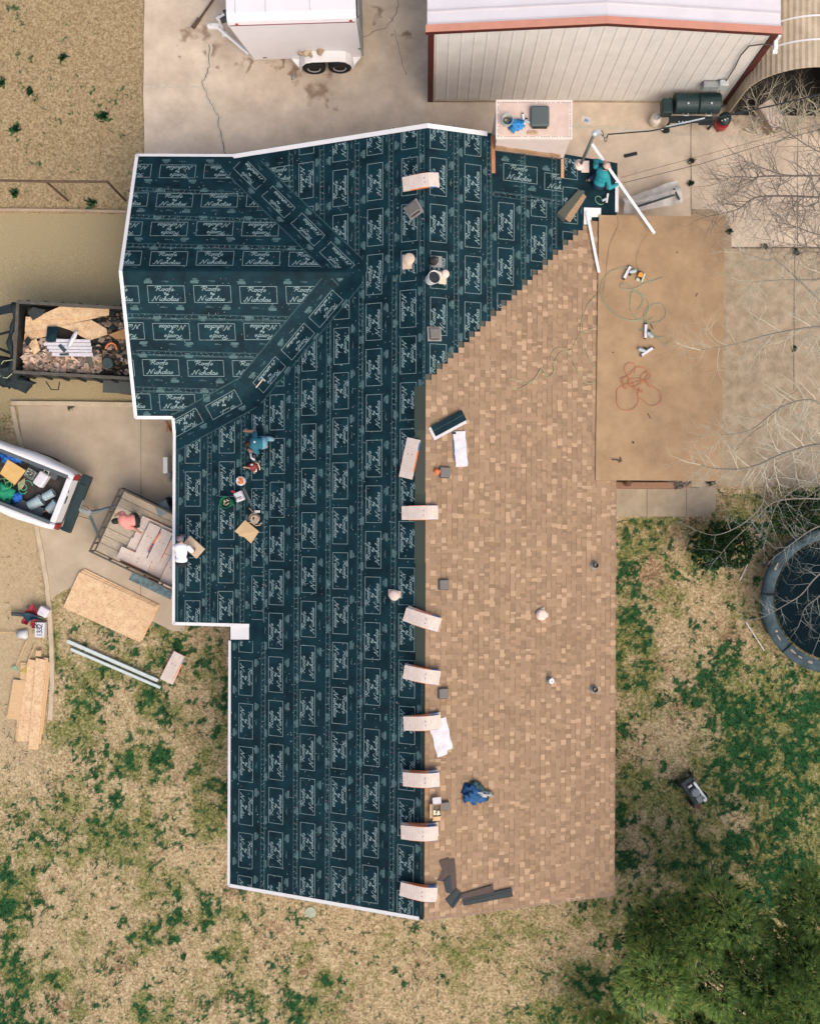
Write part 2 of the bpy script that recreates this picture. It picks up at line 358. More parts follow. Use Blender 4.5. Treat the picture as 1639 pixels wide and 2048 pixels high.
# grass blades: dry and green, one object
M_blade = mat('grass_blade', (1, 1, 1), .9, .1, 30, attr='tint', spec=.1)
def grass():
    N = 230000; r = np.random.RandomState(11)
    X = r.uniform(-13.5, 12.5, N); Y = r.uniform(-15.8, 15, N)
    g_, px, py, s_ = green_at(X, Y)
    hide = ((px > 288) & (py < 330)) | ((px > 262) & (px < 1215) & (py > 310) & (py < 1225)) | ((px > 470) & (px < 1215) & (py > 1200) & (py < 1760)) | ((px > 1180) & (py < 980)) | ((px > 1180) & (px < 1436) & (py < 1036)) | \
           ((px > 30) & (px < 360) & (py > 806) & (py < 1260) & (px > 30+(py-806)*.17)) | ((py > 420) & (py < 830) & (px < 270)) | ((px > 1480) & (py > 1050) & (py < 1340) & (((px-1645)**2+(py-1195)**2) < 135**2))
    sand = (px < 100) & (py > 830) & (py < 1400)
    keep = ~hide & ~(sand & (r.rand(N) < .8)) & ((g_ > .35) | (r.rand(N) < .35))
    X, Y, g_ = X[keep], Y[keep], g_[keep]; n = len(X)
    isg = (g_ > .35)
    h = np.where(isg, r.uniform(.05, .13, n), r.uniform(.02, .06, n)); a = r.uniform(0, 6.28, n); wd = np.where(isg, .012, .008)
    lean = r.uniform(.4, 1.3, n)*h*1.2; la = r.uniform(0, 6.28, n)
    V = np.zeros((n, 3, 3), np.float32)
    V[:, 0] = np.stack([X-np.cos(a)*wd, Y-np.sin(a)*wd, np.full(n, -.03)], -1); V[:, 1] = np.stack([X+np.cos(a)*wd, Y+np.sin(a)*wd, np.full(n, -.03)], -1)
    V[:, 2] = np.stack([X+np.cos(la)*lean, Y+np.sin(la)*lean, h], -1)
    gcol = np.array([[.015, .08, .03], [.03, .11, .035], [.07, .15, .045], [.006, .04, .018]])[r.randint(0, 4, n)]
    dcol = np.array([[.50, .37, .22], [.36, .25, .13], [.62, .48, .32], [.22, .15, .07], [.2, .18, .07]])[r.randint(0, 5, n)]
    col = np.where(isg[:, None], gcol, dcol)
    me = bpy.data.meshes.new('grass'); me.vertices.add(n*3); me.vertices.foreach_set('co', V.ravel())
    me.loops.add(n*3); me.loops.foreach_set('vertex_index', np.arange(n*3, dtype=np.int32)); me.polygons.add(n)
    me.polygons.foreach_set('loop_start', np.arange(0, n*3, 3, dtype=np.int32)); me.polygons.foreach_set('loop_total', np.full(n, 3, dtype=np.int32)); me.update()
    at = me.color_attributes.new('tint', 'FLOAT_COLOR', 'CORNER')
    at.data.foreach_set('color', np.repeat(np.concatenate([col, np.ones((n, 1))], 1), 3, axis=0).astype(np.float32).ravel())
    me.materials.append(M_blade); o = bpy.data.objects.new('grass', me); C.objects.link(o)
    tag(o, 'short dry and green grass growing over the yard', 'grass', kind='stuff')
grass()

# ------------------------------------------------------------ paved areas
def stained(name, base, stains, col, rough=.9):
    """concrete with stains of their own at given world points"""
    m = base.copy(); m.name = name; n = m.node_tree.nodes; l = m.node_tree.links; b = n['Principled BSDF']
    src = b.inputs['Base Color'].links[0].from_socket
    geo = n.new('ShaderNodeNewGeometry'); wob = n.new('ShaderNodeTexNoise'); wob.inputs['Scale'].default_value = 2.6; wob.inputs['Detail'].default_value = 7; l.new(geo.outputs['Position'], wob.inputs[0])
    nv = n.new('ShaderNodeTexNoise'); nv.inputs['Scale'].default_value = 2.2; nv.inputs['Detail'].default_value = 5; l.new(geo.outputs['Position'], nv.inputs[0])
    sc_ = n.new('ShaderNodeVectorMath'); sc_.operation = 'MULTIPLY_ADD'; sc_.inputs[1].default_value = (1.5, 1.5, 0); sc_.inputs[2].default_value = (-.75, -.75, 0); l.new(nv.outputs[1], sc_.inputs[0])
    dist = n.new('ShaderNodeVectorMath'); dist.operation = 'ADD'; l.new(geo.outputs['Position'], dist.inputs[0]); l.new(sc_.outputs[0], dist.inputs[1])
    tot = None
    for (p, r) in stains:
        d = n.new('ShaderNodeVectorMath'); d.operation = 'DISTANCE'; l.new(dist.outputs[0], d.inputs[0]); d.inputs[1].default_value = p
        mr = n.new('ShaderNodeMapRange'); mr.inputs[1].default_value = 0; mr.inputs[2].default_value = r; mr.inputs[3].default_value = 1; mr.inputs[4].default_value = 0; l.new(d.outputs['Value'], mr.inputs[0])
        if tot is None: tot = mr.outputs[0]
        else:
            mm = n.new('ShaderNodeMath'); mm.operation = 'MAXIMUM'; l.new(tot, mm.inputs[0]); l.new(mr.outputs[0], mm.inputs[1]); tot = mm.outputs[0]
    ad = n.new('ShaderNodeMath'); ad.operation = 'ADD'; l.new(tot, ad.inputs[0]); l.new(wob.outputs[0], ad.inputs[1])
    mr = n.new('ShaderNodeMapRange'); mr.inputs[1].default_value = .80; mr.inputs[2].default_value = 1.35; mr.inputs[4].default_value = .8; l.new(ad.outputs[0], mr.inputs[0])
    mx = n.new('ShaderNodeMix'); mx.data_type = 'RGBA'; mx.inputs[7].default_value = col+(1,); l.new(mr.outputs[0], mx.inputs[0]); l.new(src, mx.inputs[6]); l.new(mx.outputs[2], b.inputs['Base Color'])
    return m
st = [(P(x, y, .04), r) for x, y, r in ((375,75,.35),(430,90,.45),(400,60,.4),(640,175,.55),(655,205,.35),(665,90,.0001),(755,30,.3),(750,50,.2),(490,130,.3),(810,75,.3),(588,150,.3),(1100,235,.3),(360,110,.2),(560,125,.25),(440,130,.25),(700,125,.3),(1480,240,.4))]
M_drive = stained('stained_pale_concrete', M_conc, st, (.22, .14, .09))
def wob(pts, amp=.03, step=.4):
    out = []
    for i in range(len(pts)):
        a = Vector(pts[i]); b = Vector(pts[(i+1) % len(pts)]); k = max(1, int((b-a).length/step))
        for j in range(k):
            p = a.lerp(b, j/k); o = noise.noise_vector(p*1.7)*amp if j else Vector((0, 0, 0)); out.append(Vector((p.x+o.x, p.y+o.y, p.z)))
    return out
mb = MB()
mb.prism(wob([P(288,-160,.035), P(1900,-160,.035), P(1900,495,.035), P(1200,495,.035), P(1200,360,.035), P(288,360,.035)], .05), .12)
tag(mb.build('concrete_yard', M_drive), kind='structure')
M_crack = mat('dark_crack', (.12, .085, .06), .95, .3, 10)
M_joint = mat('joint_line', (.17, .13, .09), .95, .4, 6)
M_mortar = mat('pale_crack_filler', (.50, .43, .34), .95, .15, 10)
def flat_line(mb, pts, w, z, mi=0):
    L = [P(x, y, z) for x, y in pts]; n = len(L); vs = []
    for i in range(n):
        d = (L[min(i+1, n-1)]-L[max(i-1, 0)]); d.normalize(); s = Vector((-d.y, d.x, 0))*w/2*(rnd(.6, 1.2) if n > 3 else 1); vs += [L[i]-s, L[i]+s]
    mb.add(vs, [(2*i+1, 2*i, 2*i+2, 2*i+3) for i in range(n-1)], mi)
def jag(pts, amp=3, n=6):
    out = []
    for (x0, y0), (x1, y1) in zip(pts[:-1], pts[1:]):
        for j in range(n): out.append((x0+(x1-x0)*j/n+rnd(-amp, amp), y0+(y1-y0)*j/n+rnd(-amp, amp)))
    return out+[pts[-1]]
mb = MB()
crack = jag([(418,90),(420,132),(405,165),(418,200),(435,230),(440,265),(452,310)], 2)
flat_line(mb, crack, .16, .039, 1); flat_line(mb, crack, .022, .043, 0)
flat_line(mb, jag([(290,176),(340,172),(400,175)], 3), .05, .039, 1)
flat_line(mb, jag([(720,75),(770,55),(790,30),(800,-10)], 2), .016, .041)
flat_line(mb, jag([(790,60),(800,110),(812,150)], 2), .014, .041)
flat_line(mb, jag([(1139,252),(1240,256),(1381,270),(1480,275),(1500,285)], 2, 4), .10, .039, 1)
for pts in ([(1381,200),(1381,425)], [(1594,240),(1594,495)]): flat_line(mb, jag(pts, .5, 10), .022, .042, 2)
flat_line(mb, [(857,203.5),(1447,203.5),(1560,206),(1900,210)], .03, .042, 2)
flat_line(mb, [(1460,495),(1900,495)], .03, .044, 2)
tag(mb.build('yard_cracks', [M_crack, M_mortar, M_joint]), kind='structure')
# brown patio slab, pad with rounded corner
mb = MB(); mb.prism(wob([P(1185,497,.045), P(1900,497,.045), P(1900,974,.045), P(1185,974,.045)], .01), .3)
tag(mb.build('patio', M_conc2), kind='structure')
mb = MB()
flat_line(mb, jag([(1588,497),(1586,780)], .6, 14), .03, .051); flat_line(mb, jag([(1381,497),(1381,974)], .5, 8), .02, .051)
flat_line(mb, jag([(1600,770),(1570,800),(1545,835),(1500,870),(1470,900)], 3, 4), .02, .051)
tag(mb.build('patio_joints', M_joint), kind='structure')
pad = [P(1185,975,.02), P(1431,975,.02)]+[P(1431-28+28*math.cos(a), 1005+28*math.sin(a), .02) for a in np.linspace(0, math.pi/2, 8)]+[P(1185,1033,.02)]
mb = MB(); mb.prism(pad, .12); tag(mb.build('concrete_pad', mat('pad_concrete', (.33, .275, .195), .9, .14, 2, .2, col2=(.37, .31, .23), detail=9, spec=.2)), kind='structure')
mb = MB()
for x in (1293, 1372): flat_line(mb, [(x, 976), (x, 1032)], .018, .025)
tag(mb.build('pad_joints', M_joint), kind='structure')
# gravel strip beside the patio cover
M_gravel = mat('tan_gravel', (.36, .27, .18), .95, .35, 30, .8, bscale=70)
mb = MB(); mb.prism([P(1381,418,.045), P(1425,420,.045), P(1448,432,.045), P(1462,460,.045), P(1462,497,.045), P(1381,497,.045)], .05)
tag(mb.build('gravel_strip', M_gravel), kind='structure')
mb = MB()
for i in range(700):
    x, y = rnd(1382, 1461), rnd(419, 496)
    if x+(-y)*.55 > 1462-.55*440 and y < 445: continue
    p = P(x, y, .05); r = rnd(.008, .022); mb.ball(p, (r, r*rnd(.6, 1), r*.7), 5, 0, tuple([rnd(.5, 1.3)]*3))
tag(mb.build('gravel', mat('pebbles', (.38, .29, .2), .9, .2, 10, attr='tint')), 'small tan pebbles spread beside the patio cover', 'gravel', kind='stuff')
# left driveway with its kerb
dr = [(35,812),(370,812),(370,1262),(345,1262),(300,1240),(240,1225),(180,1205),(140,1175),(112,1190),(98,1205),(88,1130),(72,1050),(50,915)]
mb = MB(); mb.prism(wob([P(x, y, .02) for x, y in dr], .03), .12)
tag(mb.build('driveway', mat('driveway_concrete', (.40, .315, .22), .9, .12, 1, .25, col2=(.44, .355, .26), detail=9, spec=.2)), kind='structure')
mb = MB()
for pts in ([(282,812),(281,1240)],): flat_line(mb, jag(pts, .5, 10), .016, .025)
tag(mb.build('driveway_joints', M_joint), kind='structure')
def ribbon3(mb, pts, w, z, th, mi=0):
    L = [P(x, y, z) for x, y in pts]; n = len(L); A = []; B = []
    for i in range(n):
        d = (L[min(i+1, n-1)]-L[max(i-1, 0)]); d.normalize(); s = Vector((-d.y, d.x, 0))*w/2; A.append(L[i]-s); B.append(L[i]+s)
    mb.prism(A+B[::-1], th, mi)
mb = MB()
ribbon3(mb, [(22,806),(150,807),(275,809),(350,811)], .13, .07, .2)
ribbon3(mb, [(24,812),(34,860),(48,915),(60,985),(72,1050),(84,1110),(94,1170),(99,1230),(103,1300),(104,1370),(100,1440)], .13, .06, .2)
tag(mb.build('kerb', mat('kerb_concrete', (.47, .38, .27), .9, .15, 3, .2, spec=.2), bevel=.01), kind='structure')
mb = MB(); ribbon3(mb, [(-160,418),(0,419),(120,420),(254,423)], .07, .06, .2)
tag(mb.build('field_edging', mat('edging_concrete', (.40, .29, .20), .9, .2, 3)), kind='structure')
# ------------------------------------------------------------ the house
def roofz(x, y):
    if x > 0: return zp(MR, x, y)
    z = zp(ML, x, y)
    if y > -3.02: z = max(z, zp(EX, x, y))
    if y > 2.0: z = max(z, min(zp(WN, x, y), zp(WS, x, y)))
    return z
def R(px, py, lift=0):                              # image point -> point on the roof surface
    z = 3.0
    for _ in range(12): p = P(px, py, z); z = roofz(p.x, p.y)+lift
    return P(px, py, z)
house = thing('house', 'long L shaped house with half its roof in black underlayment and half in tan shingles', 'house', 851, 1027)
house.matrix_world = Matrix.Identity(4)
XE, XR, YB, YT = -5.24, 4.98, -10.005, 9.575
XX, YX0 = -6.79, -3.01
XW, YWN, YWS = -7.79, 9.585, 2.53
def pz(pl, pts): return [Vector((x, y, zp(pl, x, y))) for x, y in pts]
ml = [(0, YT), (-5.21, YT), (-1.911, 6.127), (-4.67, 3.146), (-4.67, YX0), (XE, YX0), (XE, YB), (0, YB)]
wnp = [(XW, YWN), (-5.21, YT), (-1.911, 6.127), (XW, 6.127)]
wsp = [(XW, 6.127), (-1.911, 6.127), (-4.67, 3.146), (XX, 2.133), (XX, YWS), (XW, YWS)]
exp_ = [(-4.67, 3.146), (XX, 2.133), (XX, YX0), (-4.67, YX0)]
mr = [(0, YT), (1.62, YT), (1.62, 9.14), (3.55, 9.14), (3.55, 9.30), (5.0, 9.25), (5.0, 8.2), (XR, 8.2), (XR, YB), (0, YB)]
roof = MB()
for pl, pg in ((ML, ml), (WN, wnp), (WS, wsp), (EX, exp_), (MR, mr)):
    roof.prism([p-Vector((0, 0, .012)) for p in pz(pl, pg)], .16)
roof = roof.build('roof', M_deck, house)
wall = MB()
def solid(mb, pl, pts, base=0.0, drop=.175):
    top = [p-Vector((0, 0, drop)) for p in pz(pl, pts)]; n = len(top)
    if sum(top[i][0]*top[(i+1) % n][1]-top[(i+1) % n][0]*top[i][1] for i in range(n)) < 0: top.reverse()
    vs = top+[Vector((p.x, p.y, base)) for p in top]
    mb.add(vs, [list(range(n)), list(range(2*n-1, n-1, -1))]+[[(i+1) % n, i, n+i, n+(i+1) % n] for i in range(n)])
solid(wall, ML, [(0, 9.2), (-4.8, 9.2), (-4.8, -9.6), (0, -9.6)], drop=.30); solid(wall, MR, [(0, 9.0), (4.5, 9.0), (4.5, -9.6), (0, -9.6)], drop=.30)
solid(wall, WN, [(-7.4, 9.2), (-4.81, 9.2), (-4.81, 6.127), (-7.4, 6.127)], drop=.3); solid(wall, WS, [(-7.4, 6.127), (-4.81, 6.127), (-4.81, 2.9), (-7.4, 2.9)], drop=.3)
solid(wall, EX, [(-4.81, 2.9), (-6.0, 2.9), (-6.0, -2.7), (-4.81, -2.7)], drop=.3)
wall.build('wall', mat('brown_brick', (.22, .13, .09), .9, .2, 12, .3), house)

def part(mb, name, mats, **k): return mb.build(name, mats, roof, **k)
def felt(pg, pl, lift=.0):
    m = MB(); m.face([p+Vector((0, 0, lift)) for p in pz(pl, pg)]); return m
# --- lettering: single-stroke script drawn as thin ribbons
def arc(cx, cy, rx, ry, a0=0, a1=360, n=9): return [(cx+rx*math.cos(math.radians(a0+(a1-a0)*i/n)), cy+ry*math.sin(math.radians(a0+(a1-a0)*i/n))) for i in range(n+1)]
GL = {
 'R': (.82, [[(.12,0),(.2,.5),(.24,1)], [(-.12,.72),(-.02,.95),(.3,1.06),(.62,.98),(.66,.75),(.5,.56),(.2,.5)], [(.36,.52),(.5,.22),(.66,.02),(.82,.1)]]),
 'o': (.50, [arc(.22,.25,.18,.25,60,420,9)+[(.46,.46)]]),
 'f': (.34, [[(.36,.92),(.24,1.06),(.13,.85),(.10,.3),(.07,-.22),(-.03,-.24)], [(-.04,.46),(.28,.50)]]),
 's': (.36, [[(-.02,.05),(.16,.52),(.28,.25),(.2,.0),(.02,.03)]]),
 'b': (.44, [[(0,.2),(.18,.8),(.16,1.02),(.06,.85),(.06,.08),(.2,0),(.32,.18),(.26,.42),(.44,.46)]]),
 'y': (.44, [[(.02,.46),(.04,.1),(.16,.04),(.3,.44)], [(.3,.44),(.28,-.15),(.14,-.45),(.04,-.3),(.3,0),(.44,.15)]]),
 'N': (.92, [[(-.14,.14),(.0,-.02),(.14,.4),(.22,1.0)], [(.22,1.0),(.36,.5),(.5,.02)], [(.5,.02),(.6,.6),(.7,1.0),(.88,1.1)]]),
 'i': (.26, [[(.0,.2),(.06,.48),(.04,.06),(.14,0),(.26,.2)], [(.1,.68),(.13,.76)]]),
 'c': (.36, [[(.3,.4),(.18,.5),(.03,.3),(.05,.04),(.18,0),(.36,.2)]]),
 'h': (.46, [[(0,.2),(.18,.8),(.14,1.04),(.04,.8),(.02,0)], [(.03,.2),(.18,.48),(.3,.4),(.28,.05),(.46,.12)]]),
 'l': (.26, [[(0,.2),(.17,.8),(.13,1.04),(.04,.8),(.05,.08),(.13,0),(.26,.2)]]),
 'a': (.50, [arc(.2,.25,.17,.25,60,400,8), [(.36,.5),(.34,.06),(.5,.12)]]),
}
def word(txt, cx, y, ex, ey, slant=.32):
    w_ = sum(GL[ch][0] for ch in txt)*ex; x = cx-w_/2; out = []
    for ch in txt:
        a, st = GL[ch]
        for s_ in st: out.append([(x+px*ex+py*ey*slant, y+py*ey) for px, py in s_])
        x += a*ex
    return out
TXT = word('Roofs', -.04, .085, .185, .105)+word('by', .0, -.008, .13, .055)+word('Nicholas', -.03, -.168, .184, .118)
def fr(hx, hy): return [[(-hx, -hy), (hx, -hy)], [(hx, -hy), (hx, hy)], [(hx, hy), (-hx, hy)], [(-hx, hy), (-hx, -hy)]]
FRM = fr(.462, .213)
VAL = [((468, 316), (701, 545)), ((701, 545), (499.5, 785)), ((499.5, 785), (347, 869))]
def dseg(p, a, b):
    ax, ay = a; bx, by = b; t = max(0, min(1, ((p[0]-ax)*(bx-ax)+(p[1]-ay)*(by-ay))/((bx-ax)**2+(by-ay)**2)))
    return math.hypot(p[0]-ax-t*(bx-ax), p[1]-ay-t*(by-ay))
def dval(p): return min(dseg(p, a, b) for a, b in VAL)
PR = MB()                                           # all ink: slot 0 letters and frames, 1 faint marks, 2 lap lines, 3 and 4 nail caps
def stroke(c, U, V, pts, w, ok, mi, lift, sub=.06):
    for (x0, y0), (x1, y1) in zip(pts[:-1], pts[1:]):
        n = max(1, int(math.hypot(x1-x0, y1-y0)/sub))
        for k in range(n):
            a = (x0+(x1-x0)*k/n, y0+(y1-y0)*k/n); b = (x0+(x1-x0)*(k+1)/n, y0+(y1-y0)*(k+1)/n)
            pa = c+U*a[0]+V*a[1]; pb = c+U*b[0]+V*b[1]; m_ = (pa+pb)/2
            if not ok(m_): continue
            d = pb-pa; L = d.length
            if L < 1e-5: continue
            d /= L; s_ = Vector((-d.y, d.x))*w/2; e = d*w*.12; jz = rnd(0, .0009)
            q = [pa-s_-e, pb-s_+e, pb+s_+e, pa+s_-e]
            PR.face([Vector((v.x, v.y, roofz(v.x, v.y)+lift+jz)) for v in q], mi)
def panel(c, U, V, ok, lift=.004):
    for s_ in TXT: stroke(c, U, V, s_, .0155, ok, 0, lift, .2)
    for s_ in FRM: stroke(c, U, V, s_, .011, ok, 0, lift, .08)
    # faint product mark blocks and tiny lines beside the frame
    for sx, sy in ((-.42, .335), (.33, -.335)):
        for k in range(7): 
            hw = (.10 if k < 4 else .05+.02*(k % 2)); off = rnd(-.02, .02)
            stroke(c, U, V, [(sx-hw+off, sy+(k-3)*.019), (sx+hw+off, sy+(k-3)*.019)], .0125 if k < 4 else .009, ok, 1, lift, .1)
    for sx, sy, hw in ((0, .33, .09), (.03, .31, .04), (-.12, -.31, .05), (-.1, -.335, .10)):
        stroke(c, U, V, [(sx-hw, sy), (sx+hw, sy)], .008, ok, 1, lift, .1)
def inreg(m_):                                       # picture position of a plan point lying on the roof
    return pix((m_.x, m_.y, roofz(m_.x, m_.y)))
WOBX = lambda y, s: .012*math.sin(y*.9+s)
cb, cs, ce, cw = .927, .95, .985, .935               # plan foreshortening across each slope
def column(px, py, d, x0, x1, y0, y1, per=1.148, cosf=cb, extra=None, n=22):
    c0 = R(px, py)
    def ok(m_):
        p = inreg(m_); return x0 < p[0] < x1 and y0 < p[1] < y1 and dval(p) > 31 and (extra is None or extra(p))
    for k in range(-n, n+1):
        c = Vector((c0.x+WOBX(c0.y+k, px), c0.y+k*per))
        pp = pix((c.x, c.y, roofz(c.x, c.y)))
        if not (y0-60 < pp[1] < y1+60): continue
        U = Vector((0, d)); V = Vector((-d*cosf, 0)); panel(c, U, V, ok)
rake = lambda p: p[1] > 250+(850-p[0])*.1735+7
sbot = lambda p: p[1] < 1838-(848-p[0])*.166-4
def notval(p): return not (p[0] < 705 and p[1] < 545) and not (p[0] < 701-(p[1]-545)*.84 and p[1] < 785) and not (p[1] < 869-(p[0]-347)*.55+0 and p[0] < 500)
low = lambda p: notval(p) and sbot(p)
upr = lambda p: rake(p) and p[1] < 547+0 and (p[0] > 701 or p[0] > 468+(p[1]-316)*1.017)
column(492, 1356, -1, 462, 522, 1282, 1830, extra=sbot)
column(554, 912, 1, 529, 583, 700, 1830, extra=low)
column(618, 883.5, 1, 585, 645, 600, 1830, extra=low)
column(682, 692, -1, 648, 710, 552, 1830, extra=low)
column(748, 643.5, 1, 713, 777, 545, 1440, extra=low); column(742, 1495, 1, 713, 777, 1450, 1840, extra=low)
column(816, 617.5, -1, 781, 846, 552, 1840, extra=low)
column(613, 361, -1, 590, 640, 260, 545, extra=upr); column(680, 376, 1, 648, 712, 250, 545, extra=upr)
column(749.5, 363.5, 1, 716, 782, 250, 546, extra=upr); column(818, 353, -1, 786, 850, 250, 560, extra=upr)
# extension over the garage
exr = lambda p: p[0] > 350 and p[1] < 1247 and p[1] > 869-(p[0]-347)*.55
column(386, 978, -1, 352, 421, 860, 1247, per=1.155, cosf=ce, extra=exr); column(453, 958, -1, 423, 489, 840, 1247, per=1.155, cosf=ce, extra=exr)
column(519, 925, -1, 491, 527, 830, 1247, per=1.155, cosf=ce, extra=exr)
# right slope
def stair(px_): return 762-(px_-855)*.99
rtop = lambda p: p[1] > 250+(p[0]-850)*.142+6 and p[1] < stair(p[0])-4 and (p[0] < 1110 or p[1] > 316+(p[0]-1130)*.12)
for px, py, x0, x1, yt in ((876.5, 447, 857, 907, 200), (945, 458, 910, 972, 200), (1011.5, 442.5, 976, 1042, 395), (1076, 487, 1044, 1104, 400), (1139, 411, 1122, 1168, 300)):
    column(px, py, 1, x0, x1, yt, 760, cosf=cs, extra=rtop)
for px, py in ((1040, 347.5), (1121, 366)):
    okc = lambda m_: (lambda p: 990 < p[0] < 1121 and p[1] > 300 and p[1] < 398)(inreg(m_)); c = R(px, py)
    panel(Vector((c.x, c.y)), Vector((.95, 0)), Vector((0, 1)), okc)
# cross wing: rows of horizontal courses
def row(px, py, d, y0, y1, per=1.18, ext=None):
    c0 = R(px, py)
    def ok(m_):
        p = inreg(m_); L = 272-(p[1]-312)*.137 if p[1] < 545 else 240+(p[1]-545)*.109
        return p[0] > L+4 and y0 < p[1] < y1 and dval(p) > 31 and (ext is None or ext(p))
    for k in range(-3, 6):
        c = Vector((c0.x+k*per, c0.y+.01*math.sin(k*2+px)))
        pp = inreg(c)
        if pp[0] < 200 or dval(pp) < 8 or pp[0] > 690: continue
        panel(c, Vector((d*1.02, 0)), Vector((0, d*cw)), ok)
wv = lambda p: (p[1] < 545 and p[0] < 468+(p[1]-316)*1.017) or (p[1] >= 545 and (p[0] < 701-(p[1]-545)*.84 if p[1] < 785 else p[0] < 499-(p[1]-785)*1.8))
for px, py, d, y0, y1 in ((355.5, 342.5, -1, 316, 373), (349.5, 400, 1, 374, 428), (338.5, 457.5, -1, 429, 486), (338, 516.5, 1, 487, 543), (333, 588.5, 1, 549, 626), (343, 663, -1, 627, 699), (322, 736, 1, 700, 772), (355, 804.5, 1, 773, 836)):
    row(px, py, d, y0, y1, ext=wv)
# valley strips
def vdir(a, b):
    A = R(*a); B = R(*b); d = Vector((B.x-A.x, B.y-A.y)).normalized(); return d
def okv(i): return lambda m_: (lambda p: dseg(p, *VAL[i]) < 34 and p[1] > 322 and p[0] > 352)(inreg(m_))
d1 = vdir((701, 545), (468, 316))
for px, py in ((500, 349), (557, 405), (616, 460), (674, 518)):
    c = R(px, py); panel(Vector((c.x, c.y)), d1*.98, Vector((-d1.y, d1.x))*.93, okv(0), .010)
d2 = vdir((701, 545), (499, 785))
for px, py in ((652, 618), (596, 684), (539, 750)):
    c = R(px, py); panel(Vector((c.x, c.y)), d2*.98, Vector((-d2.y, d2.x))*.93, okv(1), .010)
d3 = vdir((499, 785), (347, 869))
for px, py in ((448, 810), (371, 846)):
    c = R(px, py); panel(Vector((c.x, c.y)), d3*.98, Vector((-d3.y, d3.x))*.95, okv(2), .010)
# horizontal stray panel at the head of the north valley
c = R(560, 349); okk = lambda m_: (lambda p: 531 < p[0] < 581 and p[1] > 322 and p[0] > 468+(p[1]-316)*1.017+30)(inreg(m_))
panel(Vector((c.x, c.y)), Vector((.95, 0)), Vector((0, .95)), okk)
# lap lines with nail rows
def lap(a, b, ok, gap=.12, nails=True, flip=1, w=.022):
    A = R(*a); B = R(*b); c = Vector((A.x, A.y)); d = Vector((B.x-A.x, B.y-A.y)); L = d.length; d.normalize(); s_ = Vector((-d.y, d.x))*flip
    stroke(c, d, s_, [(0, 0), (L, 0)], w, ok, 2, .003, .35)
    stroke(c, d, s_, [(0, gap), (L, gap)], w*.8, ok, 2, .003, .35)
    stroke(c, d, s_, [(0, gap*.78), (L, gap*.78)], w*.35, ok, 1, .0035, .5)
    if nails:
        t = 0
        while t < L:
            for off in (.03, .085):
                q_ = c+d*(t+rnd(-.03, .03))+s_*(off+rnd(-.01, .01))
                if ok(q_): cap(q_)
            t += .14
def cap(q_, mi=None):
    r = rnd(.009, .015); z = roofz(q_.x, q_.y)+.006
    if mi is None: mi = 4 if random.random() < .10 else 3
    PR.face([Vector((q_.x+r*math.cos(k*1.047), q_.y+r*math.sin(k*1.047), z)) for k in range(6)], mi)
def mk(x0, x1, y0, y1, f): return lambda m_: (lambda p: x0 < p[0] < x1 and y0 < p[1] < y1 and dval(p) > 30 and f(p))(inreg(m_))
for (xa, ya, xb, yb) in ((590, 690, 586, 1810), (653, 600, 650, 1815), (718, 552, 711, 1822), (784.5, 552, 778, 1835)):
    lap((xa, ya), (xb, yb), mk(xa-30, xa+30, 552, 1838, low))
lap((523, 1285), (521, 1780), mk(500, 545, 1283, 1838, sbot)); lap((528, 790), (526, 1245), mk(500, 545, 780, 1248, low), .03)
for x in (421, 489.5): lap((x+1, 800), (x-1.5, 1246), mk(350, 560, 790, 1247, exr), flip=-1)
lap((355, 870), (352, 1246), mk(348, 360, 860, 1247, exr), .05, False)
for x in (584, 647, 718, 786, 848): lap((x, 255), (x, 543), mk(500, 860, 250, 546, upr), flip=-1)
lap((846, 552), (841, 1830), mk(800, 850, 552, 1840, low), .05)
for x in (908, 974, 1042, 1104): lap((x-1, 250), (x, 700), mk(800, 1200, 255, 700, rtop))
lap((988, 392), (1122, 410), mk(985, 1122, 300, 420, rtop))
for y in (373, 428.5, 486.5, 627, 700, 773):
    lap((244, y), (690, y+3), mk(240, 690, 312, 838, lambda p: wv(p) and p[0] > (276-(p[1]-312)*.137 if p[1] < 545 else 245+(p[1]-545)*.109)), flip=-1)
for a, b in VAL:
    A = R(*a); B = R(*b); d = Vector((B.x-A.x, B.y-A.y)); L = d.length; d.normalize(); s_ = Vector((-d.y, d.x)); okz = lambda m_: (lambda p: p[0] > 352 and p[1] > 322)(inreg(m_))
    for off in (-.44, .44): stroke(Vector((A.x, A.y)), d, s_, [(0, off), (L, off)], .028, okz, 2, .012, .3)
    t = 0
    while t < L:
        q_ = Vector((A.x, A.y))+d*t+s_*rnd(-.45, .45)
        if okz(q_): cap(q_)
        t += .09
# scattered nail caps over the field
for i in range(3000):
    px, py = rnd(245, 1170), rnd(255, 1835); ok_ = False
    if 352 < px < 846 and py > 552: ok_ = (px > 462 or py < 1247) and low((px, py)) and not (px < 500 and 1247 < py < 1283)
    elif py < 552: ok_ = (px > 468 and px < 850 and upr((px, py))) or (wv((px, py)) and px > 278-(py-312)*.137 and py > 318)
    if px > 857: ok_ = rtop((px, py)) and not (px > 985 and py < 330)
    if py >= 545 and px < 700 and wv((px, py)) and py < 834: ok_ = px > 246+(py-545)*.109
    if ok_: p = R(px, py); cap(Vector((p.x, p.y)))
part(MB().face(pz(ML, ml)), 'underlayment', M_felt); part(MB().face(pz(WN, wnp)), 'underlayment', M_felt); part(MB().face(pz(WS, wsp)), 'underlayment', M_felt)
part(MB().face(pz(EX, exp_)), 'underlayment', M_felt); part(MB().face(pz(MR, mr)), 'underlayment', M_felt)
part(PR, 'underlayment_printing', [M_print, M_smudge, M_lap, M_cap, M_cap2])
